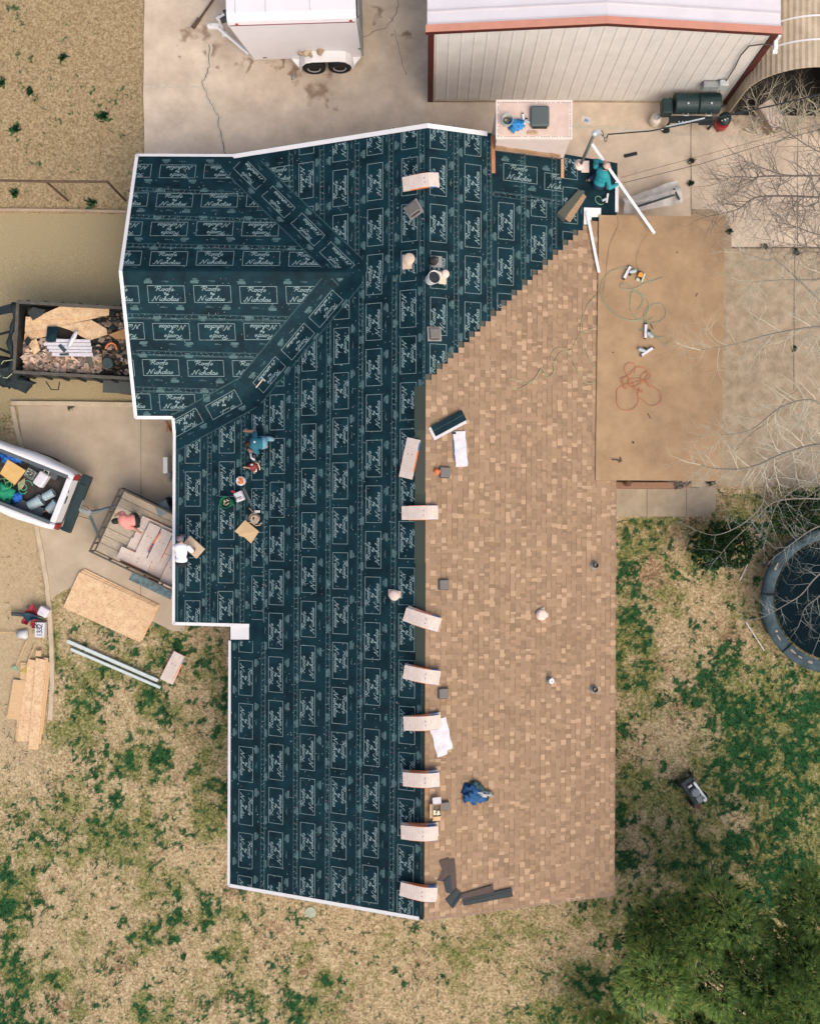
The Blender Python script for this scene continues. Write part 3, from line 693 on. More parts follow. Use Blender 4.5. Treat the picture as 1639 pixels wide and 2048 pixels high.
# folded valley and ridge strips laid over the courses (thin, with wrinkles)
def strip(a, b, hw, lift, name='valley_strip', n=60, lat=4):
    A = R(*a); B = R(*b); m = MB(); d = Vector((B.x-A.x, B.y-A.y)); d.normalize(); s_ = Vector((-d.y, d.x)); vs = []
    for i in range(n+1):
        t = i/n; c = Vector((A.x+(B.x-A.x)*t, A.y+(B.y-A.y)*t))
        for j in range(-lat, lat+1):
            q_ = c+s_*(hw*j/lat); vs.append(Vector((q_.x, q_.y, roofz(q_.x, q_.y)+lift+.002*noise.noise(Vector((q_.x*4, q_.y*4, 3))))))
    W = 2*lat+1; m.add(vs, [(i*W+j, (i+1)*W+j, (i+1)*W+j+1, i*W+j+1) for i in range(n) for j in range(W-1)])
    part(m, name, M_felt, smooth=True)
strip((484, 332), (700, 544), .43, .007); strip((700, 546), (500, 784), .43, .007); strip((499, 785), (358, 863), .43, .007)
strip((250, 545.5), (700, 545.5), .13, .02, 'ridge_strip')
# white drip edges
def edge(a, b, pl, w, inward, name='drip_edge', lift=.012, m_=None, lip=.10, ext=0):
    A = Vector((a[0], a[1], zp(pl, *a)+lift)); B = Vector((b[0], b[1], zp(pl, *b)+lift)); iv = Vector((inward[0], inward[1], pl[1]*inward[0]+pl[2]*inward[1]))
    m = MB(); m.prism([A-iv*.02, B-iv*.02, B+iv*w, A+iv*w], .006)
    m.prism([A-iv*.03+Vector((0, 0, .001)), B-iv*.03+Vector((0, 0, .001)), B-iv*.012+Vector((0, 0, .001)), A-iv*.012+Vector((0, 0, .001))], lip)
    part(m, name, m_ or M_white)
edge((XE, YX0-.42), (XE, YB), ML, .045, (1, 0)); edge((XX, YX0), (XX, 2.14), EX, .05, (1, 0)); edge((XX, YX0), (-4.67, YX0), EX, .055, (0, 1))
edge((XW, 6.127), (XW, YWN), WN, .06, (1, 0)); edge((XW, YWS), (XW, 6.127), WS, .06, (1, 0)); edge((XW, YWN), (-5.15, YWN), WN, .05, (0, -1)); edge((XW, YWS), (XX, YWS), WS, .05, (0, 1))
edge((-5.25, YT), (0, YT), ML, .085, (0, -1)); edge((0, YT), (1.5, YT), MR, .085, (0, -1)); edge((XE, YB), (-.12, YB), ML, .06, (0, 1))
edge((XX, 2.14), (XX, YWS), WS, .05, (1, 0))
edge((5.0, 8.75), (5.0, 7.95), MR, .06, (-1, 0)); edge((XR, 7.8), (XR, YB), MR, .03, (-1, 0), m_=mat('brown_drip_edge', (.25, .17, .12), .7, .1, 5)); edge((0, YB), (XR, YB), MR, .03, (0, 1), m_=MATS['brown_drip_edge'])
# flashing patches
m = MB(); m.prism([R(461, 1252, .014), R(498, 1252, .014), R(498, 1279, .014), R(461, 1279, .014)], .005); part(m, 'metal_flashing', M_white)
m = MB(); m.prism([R(x, y, .03) for x, y in ((1167, 415), (1201, 416), (1201, 434), (1182, 434), (1182, 440), (1177, 440), (1177, 449), (1167, 449))], .006); part(m, 'metal_flashing', M_white)
# small underlayment patch with sideways print beside the step
m = MB(); m.prism([R(499, 1240, .01), R(527, 1240, .01), R(527, 1282, .01), R(499, 1282, .01)], .004); part(m, 'underlayment_patch', M_felt)

# --- tan laminated shingles on the right slope
SH = MB(); rs = random.Random(5); EXPO = .1355
def tabcol():
    r = rs.random()
    if r < .13: k = rs.uniform(1.24, 1.40); return (k, k*1.03, k*1.05)
    if r < .30: k = rs.uniform(.76, .86)
    elif r < .62: k = rs.uniform(.88, .96)
    else: k = rs.uniform(.97, 1.08)
    return (k, k, k*rs.uniform(.97, 1.03))
ncourse = int(XR/EXPO)+1
for k in range(ncourse):
    x1 = XR+.02-k*EXPO; x0 = max(x1-EXPO, -.02); xm = (x0+x1)/2; pxm = pix((xm, 0, roofz(xm, 0)))[0]
    ys_ = min(stair(pix((xm, 5, roofz(max(xm, .01), 5)))[0]), 9999); 
    ytop = R(pxm, ys_).y if pxm < 1170 else R(1185, 442).y
    y = ytop; tilt = .012/EXPO
    if k % 2 == 0 and pxm < 1168:
        q_ = [(x0-.01, y), (x1-.03, y), (x1-.03, y+.14), (x0-.01, y+.14)]
        SH.prism([Vector((a, b, zp(MR, a, b)+.012)) for a, b in q_], .01, col=(.24, .40, .52))
    prev = None
    while y > YB-.02:
        L = rs.choice((.05, .08, .09, .10, .10, .11, .13)); c_ = tabcol()
        if prev and rs.random() < .10 and prev[0] < 1.2: c_ = prev
        prev = c_; y2 = max(y-L, YB-.02); th = .0 if rs.random() < .5 else .005
        q_ = [(x0, y2, .006), (x1, y2, .014+th), (x1, y, .014+th), (x0, y, .006)]
        SH.prism([Vector((a, b, zp(MR, a, b)+h)) for a, b, h in q_], .012, 0, 1, col=c_)
        if rs.random() < .42:
            q_ = [(x1-.019, y2+.004), (x1-.001, y2+.004), (x1-.001, y-.004), (x1-.019, y-.004)]
            SH.face([Vector((a, b, zp(MR, a, b)+.017+th)) for a, b in q_], 0, (.68, .64, .62))
        y = y2
part(SH, 'shingles', [M_shingle, M_shingledark])
# overhanging starter strip along the ridge
m = MB(); segs = [(772, 860, 828), (860, 985, 829), (985, 1125, 828), (1125, 1340, 829)]
for i, (ya, yb, xl) in enumerate(segs):
    m.prism([R(xl+i*.5, ya, .022+.003*(i % 2)), R(851, ya, .022+.003*(i % 2)), R(850, yb+3, .022+.003*(i % 2)), R(xl+i*.5, yb+3, .022+.003*(i % 2))], .006, col=((.15, .29, .38), (.21, .37, .47), (.17, .31, .40), (.15, .29, .38))[i])
m.prism([R(845, 1340, .02), R(850, 1340, .02), R(848, 1836, .02), R(843, 1836, .02)], .006, col=(.08, .16, .24))
part(m, 'ridge_starter_strip', M_shingle)
# shingle strips laid against the chimney
m = MB()
for i, (a, b) in enumerate(((270, 296), (296, 318), (318, 345))): m.prism([R(981+i*.5, a, .02+.004*i), R(989+i*.3, a, .02+.004*i), R(989.5+i*.3, b+1, .02+.004*i), R(981.5+i*.5, b+1, .02+.004*i)], .01, col=((1.0, .75, .65), (1.1, .72, .6), (1.2, .85, .75))[i])
part(m, 'flashing_shingles', M_shingle); m = MB()
m.prism([R(1121, 318, .02), R(1127, 318, .02), R(1127, 356, .02), R(1121, 356, .02)], .01, col=(1.45, 1.35, 1.3)); part(m, 'flashing_shingles', M_shingle)

# --- chimney (clad box) with its cap
CXa, CYa = P(991, 277, 4.55), P(1144, 200, 4.55)
ch = MB(); x0, x1, y0, y1 = CXa.x+.03, CYa.x-.03, CXa.y+.02, CYa.y-.03
ch.box(((x0+x1)/2, (y0+y1)/2, 2.25), (x1-x0, y1-y0, 4.5))
chm = part(ch, 'chimney', mat('pink_white_siding', (.62, .52, .47), .8, .05, 3))
m = MB(); m.box(((x0+x1)/2, (y0+y1)/2, 4.525), (x1-x0+.06, y1-y0+.06, .045), 0, 0)
m.box(((x0+x1)/2, (y0+y1)/2, 4.552), (x1-x0-.1, y1-y0-.1, .01), 0, 1)
n_ = 46
for i in range(n_):
    t = x0+.03+(x1-x0-.06)*i/(n_-1)
    for yy in (y0+.0, y1-.0):
        if rnd(0, 1) < .85: m.box((t, yy+(0.03 if yy == y0 else -.03), 4.549), (.018, .02, .004), 0, 2)
for i in range(22):
    t = y0+.05+(y1-y0-.1)*i/21
    for xx in (x0+.02, x1-.02): 
        if rnd(0, 1) < .85: m.box((xx, t, 4.549), (.018, .018, .004), 0, 2)
c_ = m.build('chimney_cap', [mat('cap_cream', (.72, .60, .52), .7, .05, 4), mat('cap_top', (.60, .45, .37), .7, .12, 3), mat('vent_hole', (.14, .05, .03), .8, .3, 20)], chm)
# stepped tan base shingles running down the slope on the chimney face, and dark gap below
m = MB(); f_y = y0-.012
for i, (a, b, dz) in enumerate(((988, 1010, .20), (1010, 1028, .15), (1028, 1070, .17), (1070, 1098, .15), (1098, 1118, .17))):
    xa = R(a, 305+(a-988)*.17).x; xb = R(b, 305+(b-988)*.17).x; yy = f_y-.004*(i % 2)
    if xa < x0: xa = x0
    m.prism([Vector((xa, yy-.02, zp(MR, xa, yy)+dz+.06)), Vector((xb, yy-.02, zp(MR, xb, yy)+dz+.04)), Vector((xb, yy, zp(MR, xb, yy)+dz+.04)), Vector((xa, yy, zp(MR, xa, yy)+dz+.06))], dz, col=(1.25, 1.15, 1.05) if i % 2 else (1.1, 1.0, .9))
m.build('step_flashing', M_shingle, chm)

# ------------------------------------------------------------ patio cover
pc = thing('patio_cover', 'flat brown patio roof on posts joined to the shingled slope', 'patio cover', 1318, 700); pc.matrix_world = Matrix.Identity(4)
cor = [Q(1197, 430, PC), Q(1448, 433, PC), Q(1441, 962, PC), Q(1190, 960, PC)]
m = MB(); m.prism(cor, .07)
M_roll = mat('brown_roll_roofing', (.345, .225, .128), .97, .14, 1.6, .5, col2=(.385, .257, .15), detail=9, bscale=140, spec=.1)
m.build('roof_sheet', M_roll, pc)
m = MB()
m.prism([c_+Vector((0, 0, -.072)) for c_ in (Q(1200, 440, PC), Q(1208, 440, PC), Q(1200, 955, PC), Q(1192, 955, PC))], .12); m.prism([c_+Vector((0, 0, -.072)) for c_ in (Q(1434, 440, PC), Q(1441, 440, PC), Q(1434, 955, PC), Q(1427, 955, PC))], .16)
m.build('beam', mat('brown_painted_beam', (.22, .13, .08), .8, .15, 5), pc)
for px, py in ((1434, 448), (1430, 700), (1427, 950)):
    p = Q(px, py, PC); m = MB(); m.box((p.x, p.y, (p.z-.2)/2+.02), (.11, .11, p.z-.24)); m.build('post', MATS['brown_painted_beam'], pc)
# board and round lamp below the south edge
m = MB(); a = P(1232, 966, 1.2); b = P(1378, 974, 1.2); m.box(((a.x+b.x)/2, (a.y+b.y)/2, .62), (b.x-a.x, .16, 1.16)); 
o = m.build('storage_bench', mat('red_brown_wood', (.27, .15, .09), .8, .2, 5, stretch=(6, 1, 1)), None, bevel=.01); tag(o, 'low brown wooden storage bench under the edge of the patio roof', 'bench')
m = MB(); m.lathe([(.05, 0), (.11, .03), (.12, .1), (.05, .16), (0, .17)], P(1253, 965, 1.2)+Vector((0, 0, 0)), 16, 0); o = m.build('round_pot', mat('brown_clay', (.11, .05, .03), .7, .2, 8)); tag(o, 'round brown pot on the bench under the patio roof', 'pot')
m = MB()
for i in range(14): a = P(1352+rnd(0, 25), 967+rnd(-2, 5), 1.22+rnd(0, .05)); m.box(a, (rnd(.1, .3), .03, .02), rnd(0, 3))
o = m.build('scrap_boards', mat('dark_scrap', (.05, .04, .035), .9, .3, 8)); tag(o, 'dark scrap pieces piled on the right end of the bench', 'scrap')
# ------------------------------------------------------------ metal building
bld = thing('metal_building', 'large pale corrugated metal building with coral roof trim', 'metal building', 1200, 100); bld.matrix_world = Matrix.Identity(4)
bx0, bx1 = .06, 8.70; by0, by1 = 12.05, 22.0; bxm = (bx0+bx1)/2; ze, za = 4.04, 4.50
M_corr = mat('corrugated_cream_wall', (.62, .595, .56), .5, .05, 2, col2=(.66, .635, .60))
M_corr_shade = mat('painted_rib_shade', (.57, .545, .505), .6, .08, 4)  # darker copy of the wall colour, painted shade on one rib flank
M_broof = mat('white_metal_roof', (.62, .58, .60), .5, .05, 1.5)
def wtop(x): return ze+(za-ze)*(1-abs(x-bxm)/(bxm-bx0))
m = MB(); n = 27; step = (bx1-bx0)/n
for i in range(n):                                   # ribbed south wall: flat pans with raised ribs
    a = bx0+i*step; prof = [(a, 0), (a+step*.42, 0), (a+step*.48, -.012), (a+step*.60, -.012), (a+step*.66, 0), (a+step, 0)]
    for (xa, ya), (xb, yb) in zip(prof[:-1], prof[1:]):
        m.add([(xa, by0+ya, 0), (xb, by0+yb, 0), (xb, by0+yb, wtop(xb)), (xa, by0+ya, wtop(xa))], [(0, 1, 2, 3)], 1 if (yb-ya) > 0 else 0)
m.add([(bx0, by0, 0), (bx0, by1, 0), (bx0, by1, ze), (bx0, by0, ze)], [(0, 1, 2, 3)]); m.add([(bx1, by0, 0), (bx1, by1, 0), (bx1, by1, ze), (bx1, by0, ze)], [(3, 2, 1, 0)])
m.add([(bx0, by1, 0), (bx1, by1, 0), (bx1, by1, ze), (bxm, by1, za), (bx0, by1, ze)], [(4, 3, 2, 1, 0)])
m.build('wall', [M_corr, M_corr_shade], bld)
m = MB(); ov = .0
for sx, xa, xb in ((-1, bx0-.08, bxm), (1, bxm, bx1+.08)):
    za_, zb_ = (ze+.05, za+.06) if sx < 0 else (za+.06, ze+.05)
    m.prism([Vector((xa, by0-ov, za_)), Vector((xb, by0-ov, zb_)), Vector((xb, by1, zb_)), Vector((xa, by1, za_))], .04)
    for k in range(30):                               # standing ribs run down the slope, edge to ridge
        y = by0+.12+k*.33
        m.prism([Vector((xa, y, za_+.028)), Vector((xb, y, zb_+.028)), Vector((xb, y+.035, zb_+.028)), Vector((xa, y+.035, za_+.028))], .027, 1)
rf = m.build('roof', [M_broof, mat('roof_rib_side', (.52, .48, .50), .5, .05, 2)], bld)
m = MB()
for xa, xb, za_, zb_ in ((bx0-.12, bxm-.001, ze+.085, za+.095), (bxm+.001, bx1+.12, za+.095, ze+.085)):
    m.prism([Vector((xa, by0-.06, za_)), Vector((xb, by0-.06, zb_)), Vector((xb, by0+.12, zb_)), Vector((xa, by0+.12, za_))], .02, 0)
m.build('rake_trim', M_coral, rf)
m = MB()
for xa, xb, za_, zb_ in ((bx0-.12, bxm-.001, ze+.064, za+.074), (bxm+.001, bx1+.12, za+.074, ze+.064)):
    m.prism([Vector((xa, by0-.055, za_)), Vector((xb, by0-.055, zb_)), Vector((xb, by0-.026, zb_)), Vector((xa, by0-.026, za_))], .14, 0)
m.build('fascia', M_redbrn, rf)
for x in (bx0+.02, bx1-.02): m = MB(); m.box((x, by0-.03, ze/2-.03), (.16, .055, ze-.1)); m.build('corner_trim', M_redbrn, bld)
m = MB(); m.box((bxm, by0-.025, .05), (bx1-bx0-.3, .03, .06)); m.build('base_trim', M_conc2, bld)
# electrical boxes and conduit near the right corner
q = lambda px, z: (px-851-3.6)/F*(28-z)
m = MB(); m.box((7.85, by0-.12, 1.30), (.42, .16, .3)); m.build('electric_box', M_grey, bld, bevel=.01)
m = MB(); m.box((8.18, by0-.12, 1.38), (.24, .16, .34)); m.build('electric_meter', M_galv, bld, bevel=.01)
m = MB(); m.tube([(8.22, by0-.08, 1.5), (8.22, by0-.06, 2.3), (8.15, by0-.06, 3.0), (8.2, by0-.07, 3.5), (8.45, by0-.12, 3.7), (8.72, by0-.16, 3.75)], .018, 6)
m.tube([(8.1, by0-.08, 1.2), (8.05, by0-.07, .5), (8.3, by0-.06, .1)], .018, 6); m.tube([(8.24, by0-.08, 1.2), (8.25, by0-.07, .5), (8.5, by0-.2, .08), (8.95, by0+.1, .06), (9.3, by0+.5, .06)], .022, 6)
m.build('conduit', mat('dark_cable', (.06, .055, .05), .6, .2, 10), bld)
m = MB(); m.box((8.78, by0-.05, 3.9), (.08, .08, .3)); m.box((8.78, by0-.14, 3.75), (.1, .3, .09)); m.box((8.78, by0-.3, 3.7), (.12, .12, .06)); m.build('security_lamp', M_white, bld, bevel=.01)

# ------------------------------------------------------------ arched shed
sh = thing('arched_shed', 'tan corrugated arched tunnel shed beside the metal building', 'shed', 1605, 100); sh.matrix_world = Matrix.Identity(4)
sx, sr, szc, sy0, sy1 = 10.15, 1.45, 1.72, 11.62, 19.0
M_arch = mat('tan_corrugated_sheet', (.44, .35, .24), .7, .12, 2.5, col2=(.50, .40, .29))
m = MB(); prof = [(sx-sr, 0)]+[(sx-(sr-(.02 if i % 2 else 0))*math.cos(math.pi*i/60), szc+(sr-(.02 if i % 2 else 0))*math.sin(math.pi*i/60)) for i in range(61)]+[(sx+sr, 0)]
N = len(prof); vs = [(x, sy0, z) for x, z in prof]+[(x, sy1, z) for x, z in prof]+[(sx+(x-sx)*.985, sy0, z*.99) for x, z in prof]+[(sx+(x-sx)*.985, sy1, z*.99) for x, z in prof]
m.add(vs, [(i, i+1, N+i+1, N+i) for i in range(N-1)]+[(2*N+i, 3*N+i, 3*N+i+1, 2*N+i+1) for i in range(N-1)]+[(i, 2*N+i, 2*N+i+1, i+1) for i in range(N-1)])
m.build('arch_sheet', M_arch, sh)
for yy in (11.95+.35, 12.92, 13.85, 15.0, 16.2):
    m = MB(); A = [(sx-(sr+.008)*math.cos(a), szc+(sr+.008)*math.sin(a)) for a in np.linspace(.75, 2.5, 24)]; k = len(A)
    m.add([(x, yy, z) for x, z in A]+[(x, yy+.05, z) for x, z in A], [(i, i+1, k+i+1, k+i) for i in range(k-1)]); m.build('strap', M_white, sh)
m = MB(); m.box((sx, 13.6, 1.5), (2.75, .1, 3.0)); m.box((sx, 12.75, .05), (2.8, 2.2, .03)); m.build('painted_inside_shade', mat('shed_shade_colour', (.02, .018, .015), .9, .3, 5), sh)  # near-black back panel and floor put the tunnel's inner shade into colour

# ------------------------------------------------------------ wheels
M_rim = mat('painted_steel_rim', (.42, .42, .41), .5, .15, 12)
def wheel(parent, x, y, z, r=.34, w_=.2, side=-1, rimm=None):
    Mx = Matrix.Rotation(math.pi/2*(1 if side < 0 else -1), 4, 'X')
    m = MB(); m.lathe([(r*.55, -w_/2), (r*.85, -w_/2), (r*.97, -w_*.38), (r, -w_*.2), (r, w_*.2), (r*.97, w_*.38), (r*.85, w_/2), (r*.6, w_/2), (r*.55, w_*.35)], (0, 0, 0), 32, M=Mx)
    ty = m.build('tyre', M_rubber, None, smooth=True); ty.parent = parent; ty.location = (x, y, z)
    m = MB(); m.lathe([(0, w_*.1), (r*.12, w_*.34), (r*.2, w_*.34), (r*.22, w_*.12), (r*.42, w_*.15), (r*.5, w_*.36), (r*.58, w_*.42), (r*.58, -w_*.3)], (0, 0, 0), 24, M=Mx)
    for k in range(5):
        a = k*2*math.pi/5; m.lathe([(.012, w_*.1), (.012, w_*.28), (0, w_*.29)], Mx @ Vector((r*.3*math.cos(a), r*.3*math.sin(a), 0)), 8, M=Mx)
    rm = m.build('rim', rimm or M_rim, ty, smooth=False)
    return ty

# ------------------------------------------------------------ enclosed white trailer (its side and roof seen)
TA = -2.1
en = thing('enclosed_trailer', 'white enclosed box trailer with twin axles on the concrete yard', 'trailer', 608, 120, TA)
en.matrix_world = Matrix.Translation((-3.53, 13.05, 0)) @ Matrix.Rotation(math.radians(2.0), 4, 'Z')
L2, z0, z1, W = 1.63, .48, 2.66, 2.0
m = MB(); prof = [(0, z0), (0, z1-.22), (.03, z1-.1), (.1, z1-.03), (.22, z1), (W-.22, z1), (W-.1, z1-.03), (W, z1-.15), (W, z0)]
xf = lambda z: -L2-(.16 if z > 1.3 else .16-.36*(1.3-z)/(1.3-.48))
N = len(prof)
vs = [(xf(z), y, z) for y, z in prof]+[(L2, y, z) for y, z in prof]+[(-L2-.55 if 0 else xf(z)-.0, y, z) for y, z in prof]
m.add(vs[:2*N], [(i+1, i, N+i, N+i+1) for i in range(N-1)]+[(N-1, 0, N, 2*N-1)]+[tuple(range(N-1, -1, -1))[::-1], tuple(range(N, 2*N))[::-1]])
body = m.build('body', M_whitewall, en, smooth=False)
for x in (-1.55, -.75, .42): m = MB(); m.box((x, W/2, z1+.004), (.02, W-.4, .012)); m.build('roof_seam', mat('roof_seam_grey', (.5, .46, .48), .6, .1, 8), body)
m = MB(); m.box((-.08, -.008, z1-.235), (3.34, .014, .022)); m.build('stripe', mat('maroon_stripe', (.20, .05, .07), .5, .1, 5), body)
for x in (-1.55, 1.48): m = MB(); m.box((x, -.006, z1-.17), (.07, .03, .03)); m.build('marker_lamp', mat('red_lamp', (.35, .02, .02), .3, .1, 8), body)
m = MB(); m.box((-1.12, -.01, z0+.12), (.11, .012, .03)); m.build('data_plate', M_dkgrey, body); m = MB(); m.box((1.6, -.01, .95), (.06, .02, .04)); m.build('side_lamp', M_dkgrey, body)
m = MB(); m.box((L2+.04, .03, 1.5), (.05, .06, 2.0)); m.box((L2+.06, .02, 1.75), (.05, .04, .5)); m.box((L2+.05, 1, 1.5), (.03, 1.7, 1.9)); m.build('rear_door', M_grey, body, bevel=.005)
for x in (-.5, .75): m = MB(); m.box((x, .1, z0-.05), (.1, .08, .1)); m.build('frame_bracket', M_white, body)
# fender
m = MB(); A = [(-.78, .36), (-.72, .62), (-.58, .80), (-.38, .86), (0, .86), (.38, .86), (.58, .80), (.72, .62), (.78, .36)]; k = len(A); fx = .62
m.add([(fx+x, .0, z) for x, z in A]+[(fx+x, -.30, z) for x, z in A]+[(fx+x*.96, -.30, z-.03) for x, z in A], [(i, i+1, k+i+1, k+i) for i in range(k-1)]+[(k+i, k+i+1, 2*k+i+1, 2*k+i) for i in range(k-1)])
m.build('fender', M_white, en, smooth=False, bevel=.01)
for s_ in (-1, 1): m = MB(); m.prism([Vector((fx+s_*.75, -.01, .50)), Vector((fx+s_*1.0, -.01, .50)), Vector((fx+s_*.78, -.26, .44))], .02); m.build('gusset', M_white, en)
for x in (-.37, .37): wheel(en, fx+x, -.18, .34, .33, .2); wheel(en, fx+x, W+.18, .34, .33, .2, 1)
# tongue
m = MB(); m.tube([(-1.6, .18, .48), (-2.48, .98, .48)], .05, 4); m.tube([(-1.6, 1.82, .48), (-2.48, 1.0, .48)], .05, 4); m.build('tongue', M_white, en)
m = MB(); m.box((-2.58, .98, .5), (.3, .14, .1)); m.lathe([(.05, 0), (.07, .06), (.04, .12)], (-2.7, .98, .47), 14); m.build('coupler', M_white, en, bevel=.01)
m = MB(); m.lathe([(.04, .05), (.04, .85), (.03, .9)], (-2.35, .98, 0), 12); m.box((-2.3, 1.05, .9), (.26, .05, .05), .5); m.box((-2.35, .98, .03), (.16, .16, .05)); m.build('jack', M_white, en)
m = MB(); m.box((-2.25, 1.15, .62), (.22, .2, .16), .3); m.box((-2.2, 1.3, .6), (.12, .1, .22), .3); m.build('winch', M_dkgrey, en, bevel=.01)
def on_trailer(name, label, cat, px, py, z, sz, ang, mt, bev=.03):
    m = MB(); m.box((0, 0, sz[2]/2), sz); o = m.build(name, mt, None, bevel=bev, seg=3); solo(o, px, py, ang, z); return tag(o, label, cat, 'stones and blocks on the white fender')
M_stone = mat('tan_stone', (.36, .26, .17), .9, .2, 9, .5)
on_trailer('stone_block', 'small brown block leftmost of the pieces on the white trailer fender', 'stone', 601, 109, .87, (.13, .1, .12), 20, M_stone)
on_trailer('stone_block', 'long pale wooden block lying tilted on the white trailer fender', 'wood block', 615, 106, .88, (.26, .13, .1), -45, mat('pale_block', (.45, .36, .25), .9, .15, 9))
on_trailer('stone_block', 'short brown wedge beside the long block on the white fender', 'wood block', 622, 112, .87, (.12, .08, .09), 60, M_stone)
m = MB(); m.ball((0, 0, .08), (.1, .15, .08), 12, amp=.35); o = m.build('stone', M_stone, None, smooth=True); solo(o, 641, 103, 10, .87); tag(o, 'rounded brown stone rightmost on the white trailer fender', 'stone', 'stones and blocks on the white fender')
m = MB(); 
for a in (0, 2.1, 4.2): m.tube([(.11*math.cos(a), .11*math.sin(a), 0), (0, 0, .2)], .014, 5); m.tube([(.11*math.cos(a), .11*math.sin(a), .01), (.11*math.cos(a+2.1), .11*math.sin(a+2.1), .01)], .012, 5)
o = m.build('jack_stand', M_grey); solo(o, 587, 154, 0, .035); tag(o, 'small grey metal jack stand on concrete by the trailer wheel', 'jack stand')
m = MB(); m.tube([(0, 0, 0), (.95, 1.35, .02)], .035, 6); m.box((.08, .12, .03), (.10, .34, .06), -.62); o = m.build('fence_post', M_rust); solo(o, 387, 56, 0, .08); tag(o, 'dark rusty steel post lying on the concrete near the trailer tongue', 'post')

# ------------------------------------------------------------ pipe fence at the left
fe = thing('pipe_fence', 'rusty pipe rail fence with slanting posts beside the cross wing', 'fence', 110, 363); fe.matrix_world = Matrix.Identity(4)
m = MB(); m.tube([P(-300, 357, 1.6), P(0, 361, 1.6), P(93, 363, 1.6), P(215, 363.5, 1.6)], .035, 8); m.build('rail', M_rust, fe)
for px, py in ((215, 363.5), (93, 363.5), (-60, 361)): p = P(px, py, 1.6); m = MB(); m.tube([(p.x, p.y, 0), (p.x, p.y, 1.64)], .032, 8); m.build('post', M_rust, fe)

# ------------------------------------------------------------ dump trailer full of debris
DA = 3.2
dt = thing('dump_trailer', 'black dump trailer filled with torn boards and debris', 'trailer', 150, 680, DA); DM = dt.matrix_world.copy(); DI = DM.inverted()
M_dump = mat('black_painted_steel', (.020, .024, .024), .5, .4, 7, .1)
M_edge = mat('worn_steel_edge', (.085, .075, .06), .55, .35, 9)
def LD(px, py, z): v = DI @ P(px, py, z); return v
zt, zf = 1.45, .62
a = LD(33, 604, zt); b = LD(33, 744, zt); xl = (a.x+b.x)/2; yn, yf = a.y, b.y; xr = xl+4.3
m = MB()
for y in (yn, yf): m.box(((xl+xr)/2, y, (zt+zf)/2), (xr-xl, .05, zt-zf))
m.box((xl, (yn+yf)/2, (zt+zf)/2), (.05, yn-yf-.05, zt-zf)); m.box((xr, (yn+yf)/2, (zt+zf)/2), (.05, yn-yf-.05, zt-zf)); m.box(((xl+xr)/2, (yn+yf)/2, zf), (xr-xl, yn-yf, .05))
m.build('box', M_dump, dt)
m = MB()
for y in (yn, yf): m.box(((xl+xr)/2, y, zt+.02), (xr-xl+.06, .085, .045))
for x in (xl, xr): m.box((x, (yn+yf)/2, zt+.021), (.085, yn-yf-.09, .045))
m.build('top_rail', M_edge, dt, bevel=.006)
m = MB()
for k in range(9): m.box((xl+.25+k*.48, yf-.05, (zt+zf)/2), (.07, .06, zt-zf-.05)); m.box((xl+.25+k*.48, yn+.05, (zt+zf)/2), (.07, .06, zt-zf-.05))
m.build('side_rib', M_dump, dt)
m = MB(); m.box(((xl+xr)/2, (yn+yf)/2, .5), (xr-xl+.2, 1.0, .14)); m.tube([(xl, (yn+yf)/2-.5, .5), (xl-1.5, (yn+yf)/2, .5), (xl, (yn+yf)/2+.5, .5)], .06, 4); m.build('frame', M_dump, dt)
m = MB(); m.box((xl+3.2, yf-.18, .80), (1.9, .34, .035)); m.box((xl+3.2, yf-.34, .74), (1.9, .02, .12)); m.build('fender', mat('grey_diamond_plate', (.07, .075, .07), .5, .4, 40), dt)
for x in (2.85, 3.65): wheel(dt, xl+x, yf-.2, .38, .37, .22, -1, M_white); wheel(dt, xl+x, yn+.2, .38, .37, .22, 1, M_white)
m = MB(); m.tube([(xl+.5, yf-.1, .5), (xl+.65, yf-.32, .45), (xl+.85, yf-.32, .45), (xl+.9, yf-.1, .5)], .018, 5); m.build('step', M_black, dt)
# tarp and roller at the front
m = MB()
pts = []; 
for i in range(15):
    t = i/14; pts.append((xl-.14+.05*math.sin(t*9), yn-.02-(yn-yf)*t, zt-.05+.03*math.sin(t*14)))
m.tube(pts, [.07+.03*math.sin(i*1.7) for i in range(15)], 8); m.build('tarp_roller', mat('black_tarp', (.008, .016, .018), .75, .5, 5, .4), dt, smooth=True)
m = MB(); m.ball((xl-.35, yf+.05, zt-.3), (.42, .42, .3), 18, amp=.9); m.ball((xl-.1, yf-.22, zt-.42), (.45, .22, .22), 16, amp=.9); m.build('bunched_tarp', MATS['black_tarp'], dt, smooth=True)
m = MB(); m.prism([Vector(v) for v in ((xl-1.1, yn-.35, zt-.02), (xl-.1, yn-.02, zt+.01), (xl-.1, yn-.28, zt+.01), (xl-1.1, yn-.52, zt-.02))], .05); m.build('tarp_arm', M_black, dt)
m = MB(); c_ = (xl-.28, yf+.1, zt); m.tube([(xl-.06, yf+.33, zt), (xl-.3, yf+.28, zt+.04), (xl-.45, yf+.05, zt+.02), (xl-.38, yf-.15, zt), (xl-.2, yf-.18, zt), (xl-.05, yf-.05, zt+.02)], .012, 5); m.build('rope', mat('yellow_green_rope', (.35, .36, .2), .8, .1, 10), dt)
def flat(name, label, cat, pts, z, th, mt, group=None, tilt=0, kindpts='px'):
    m = MB(); P3 = [P(x, y, z+(tilt*(i % 2))) for i, (x, y) in enumerate(pts)]; c = sum(P3, Vector())/len(P3)
    m.prism([p-c for p in P3], th); o = m.build(name, mt); o.location = c; return tag(o, label, cat, group)
GB = 'boards thrown in the dump trailer'
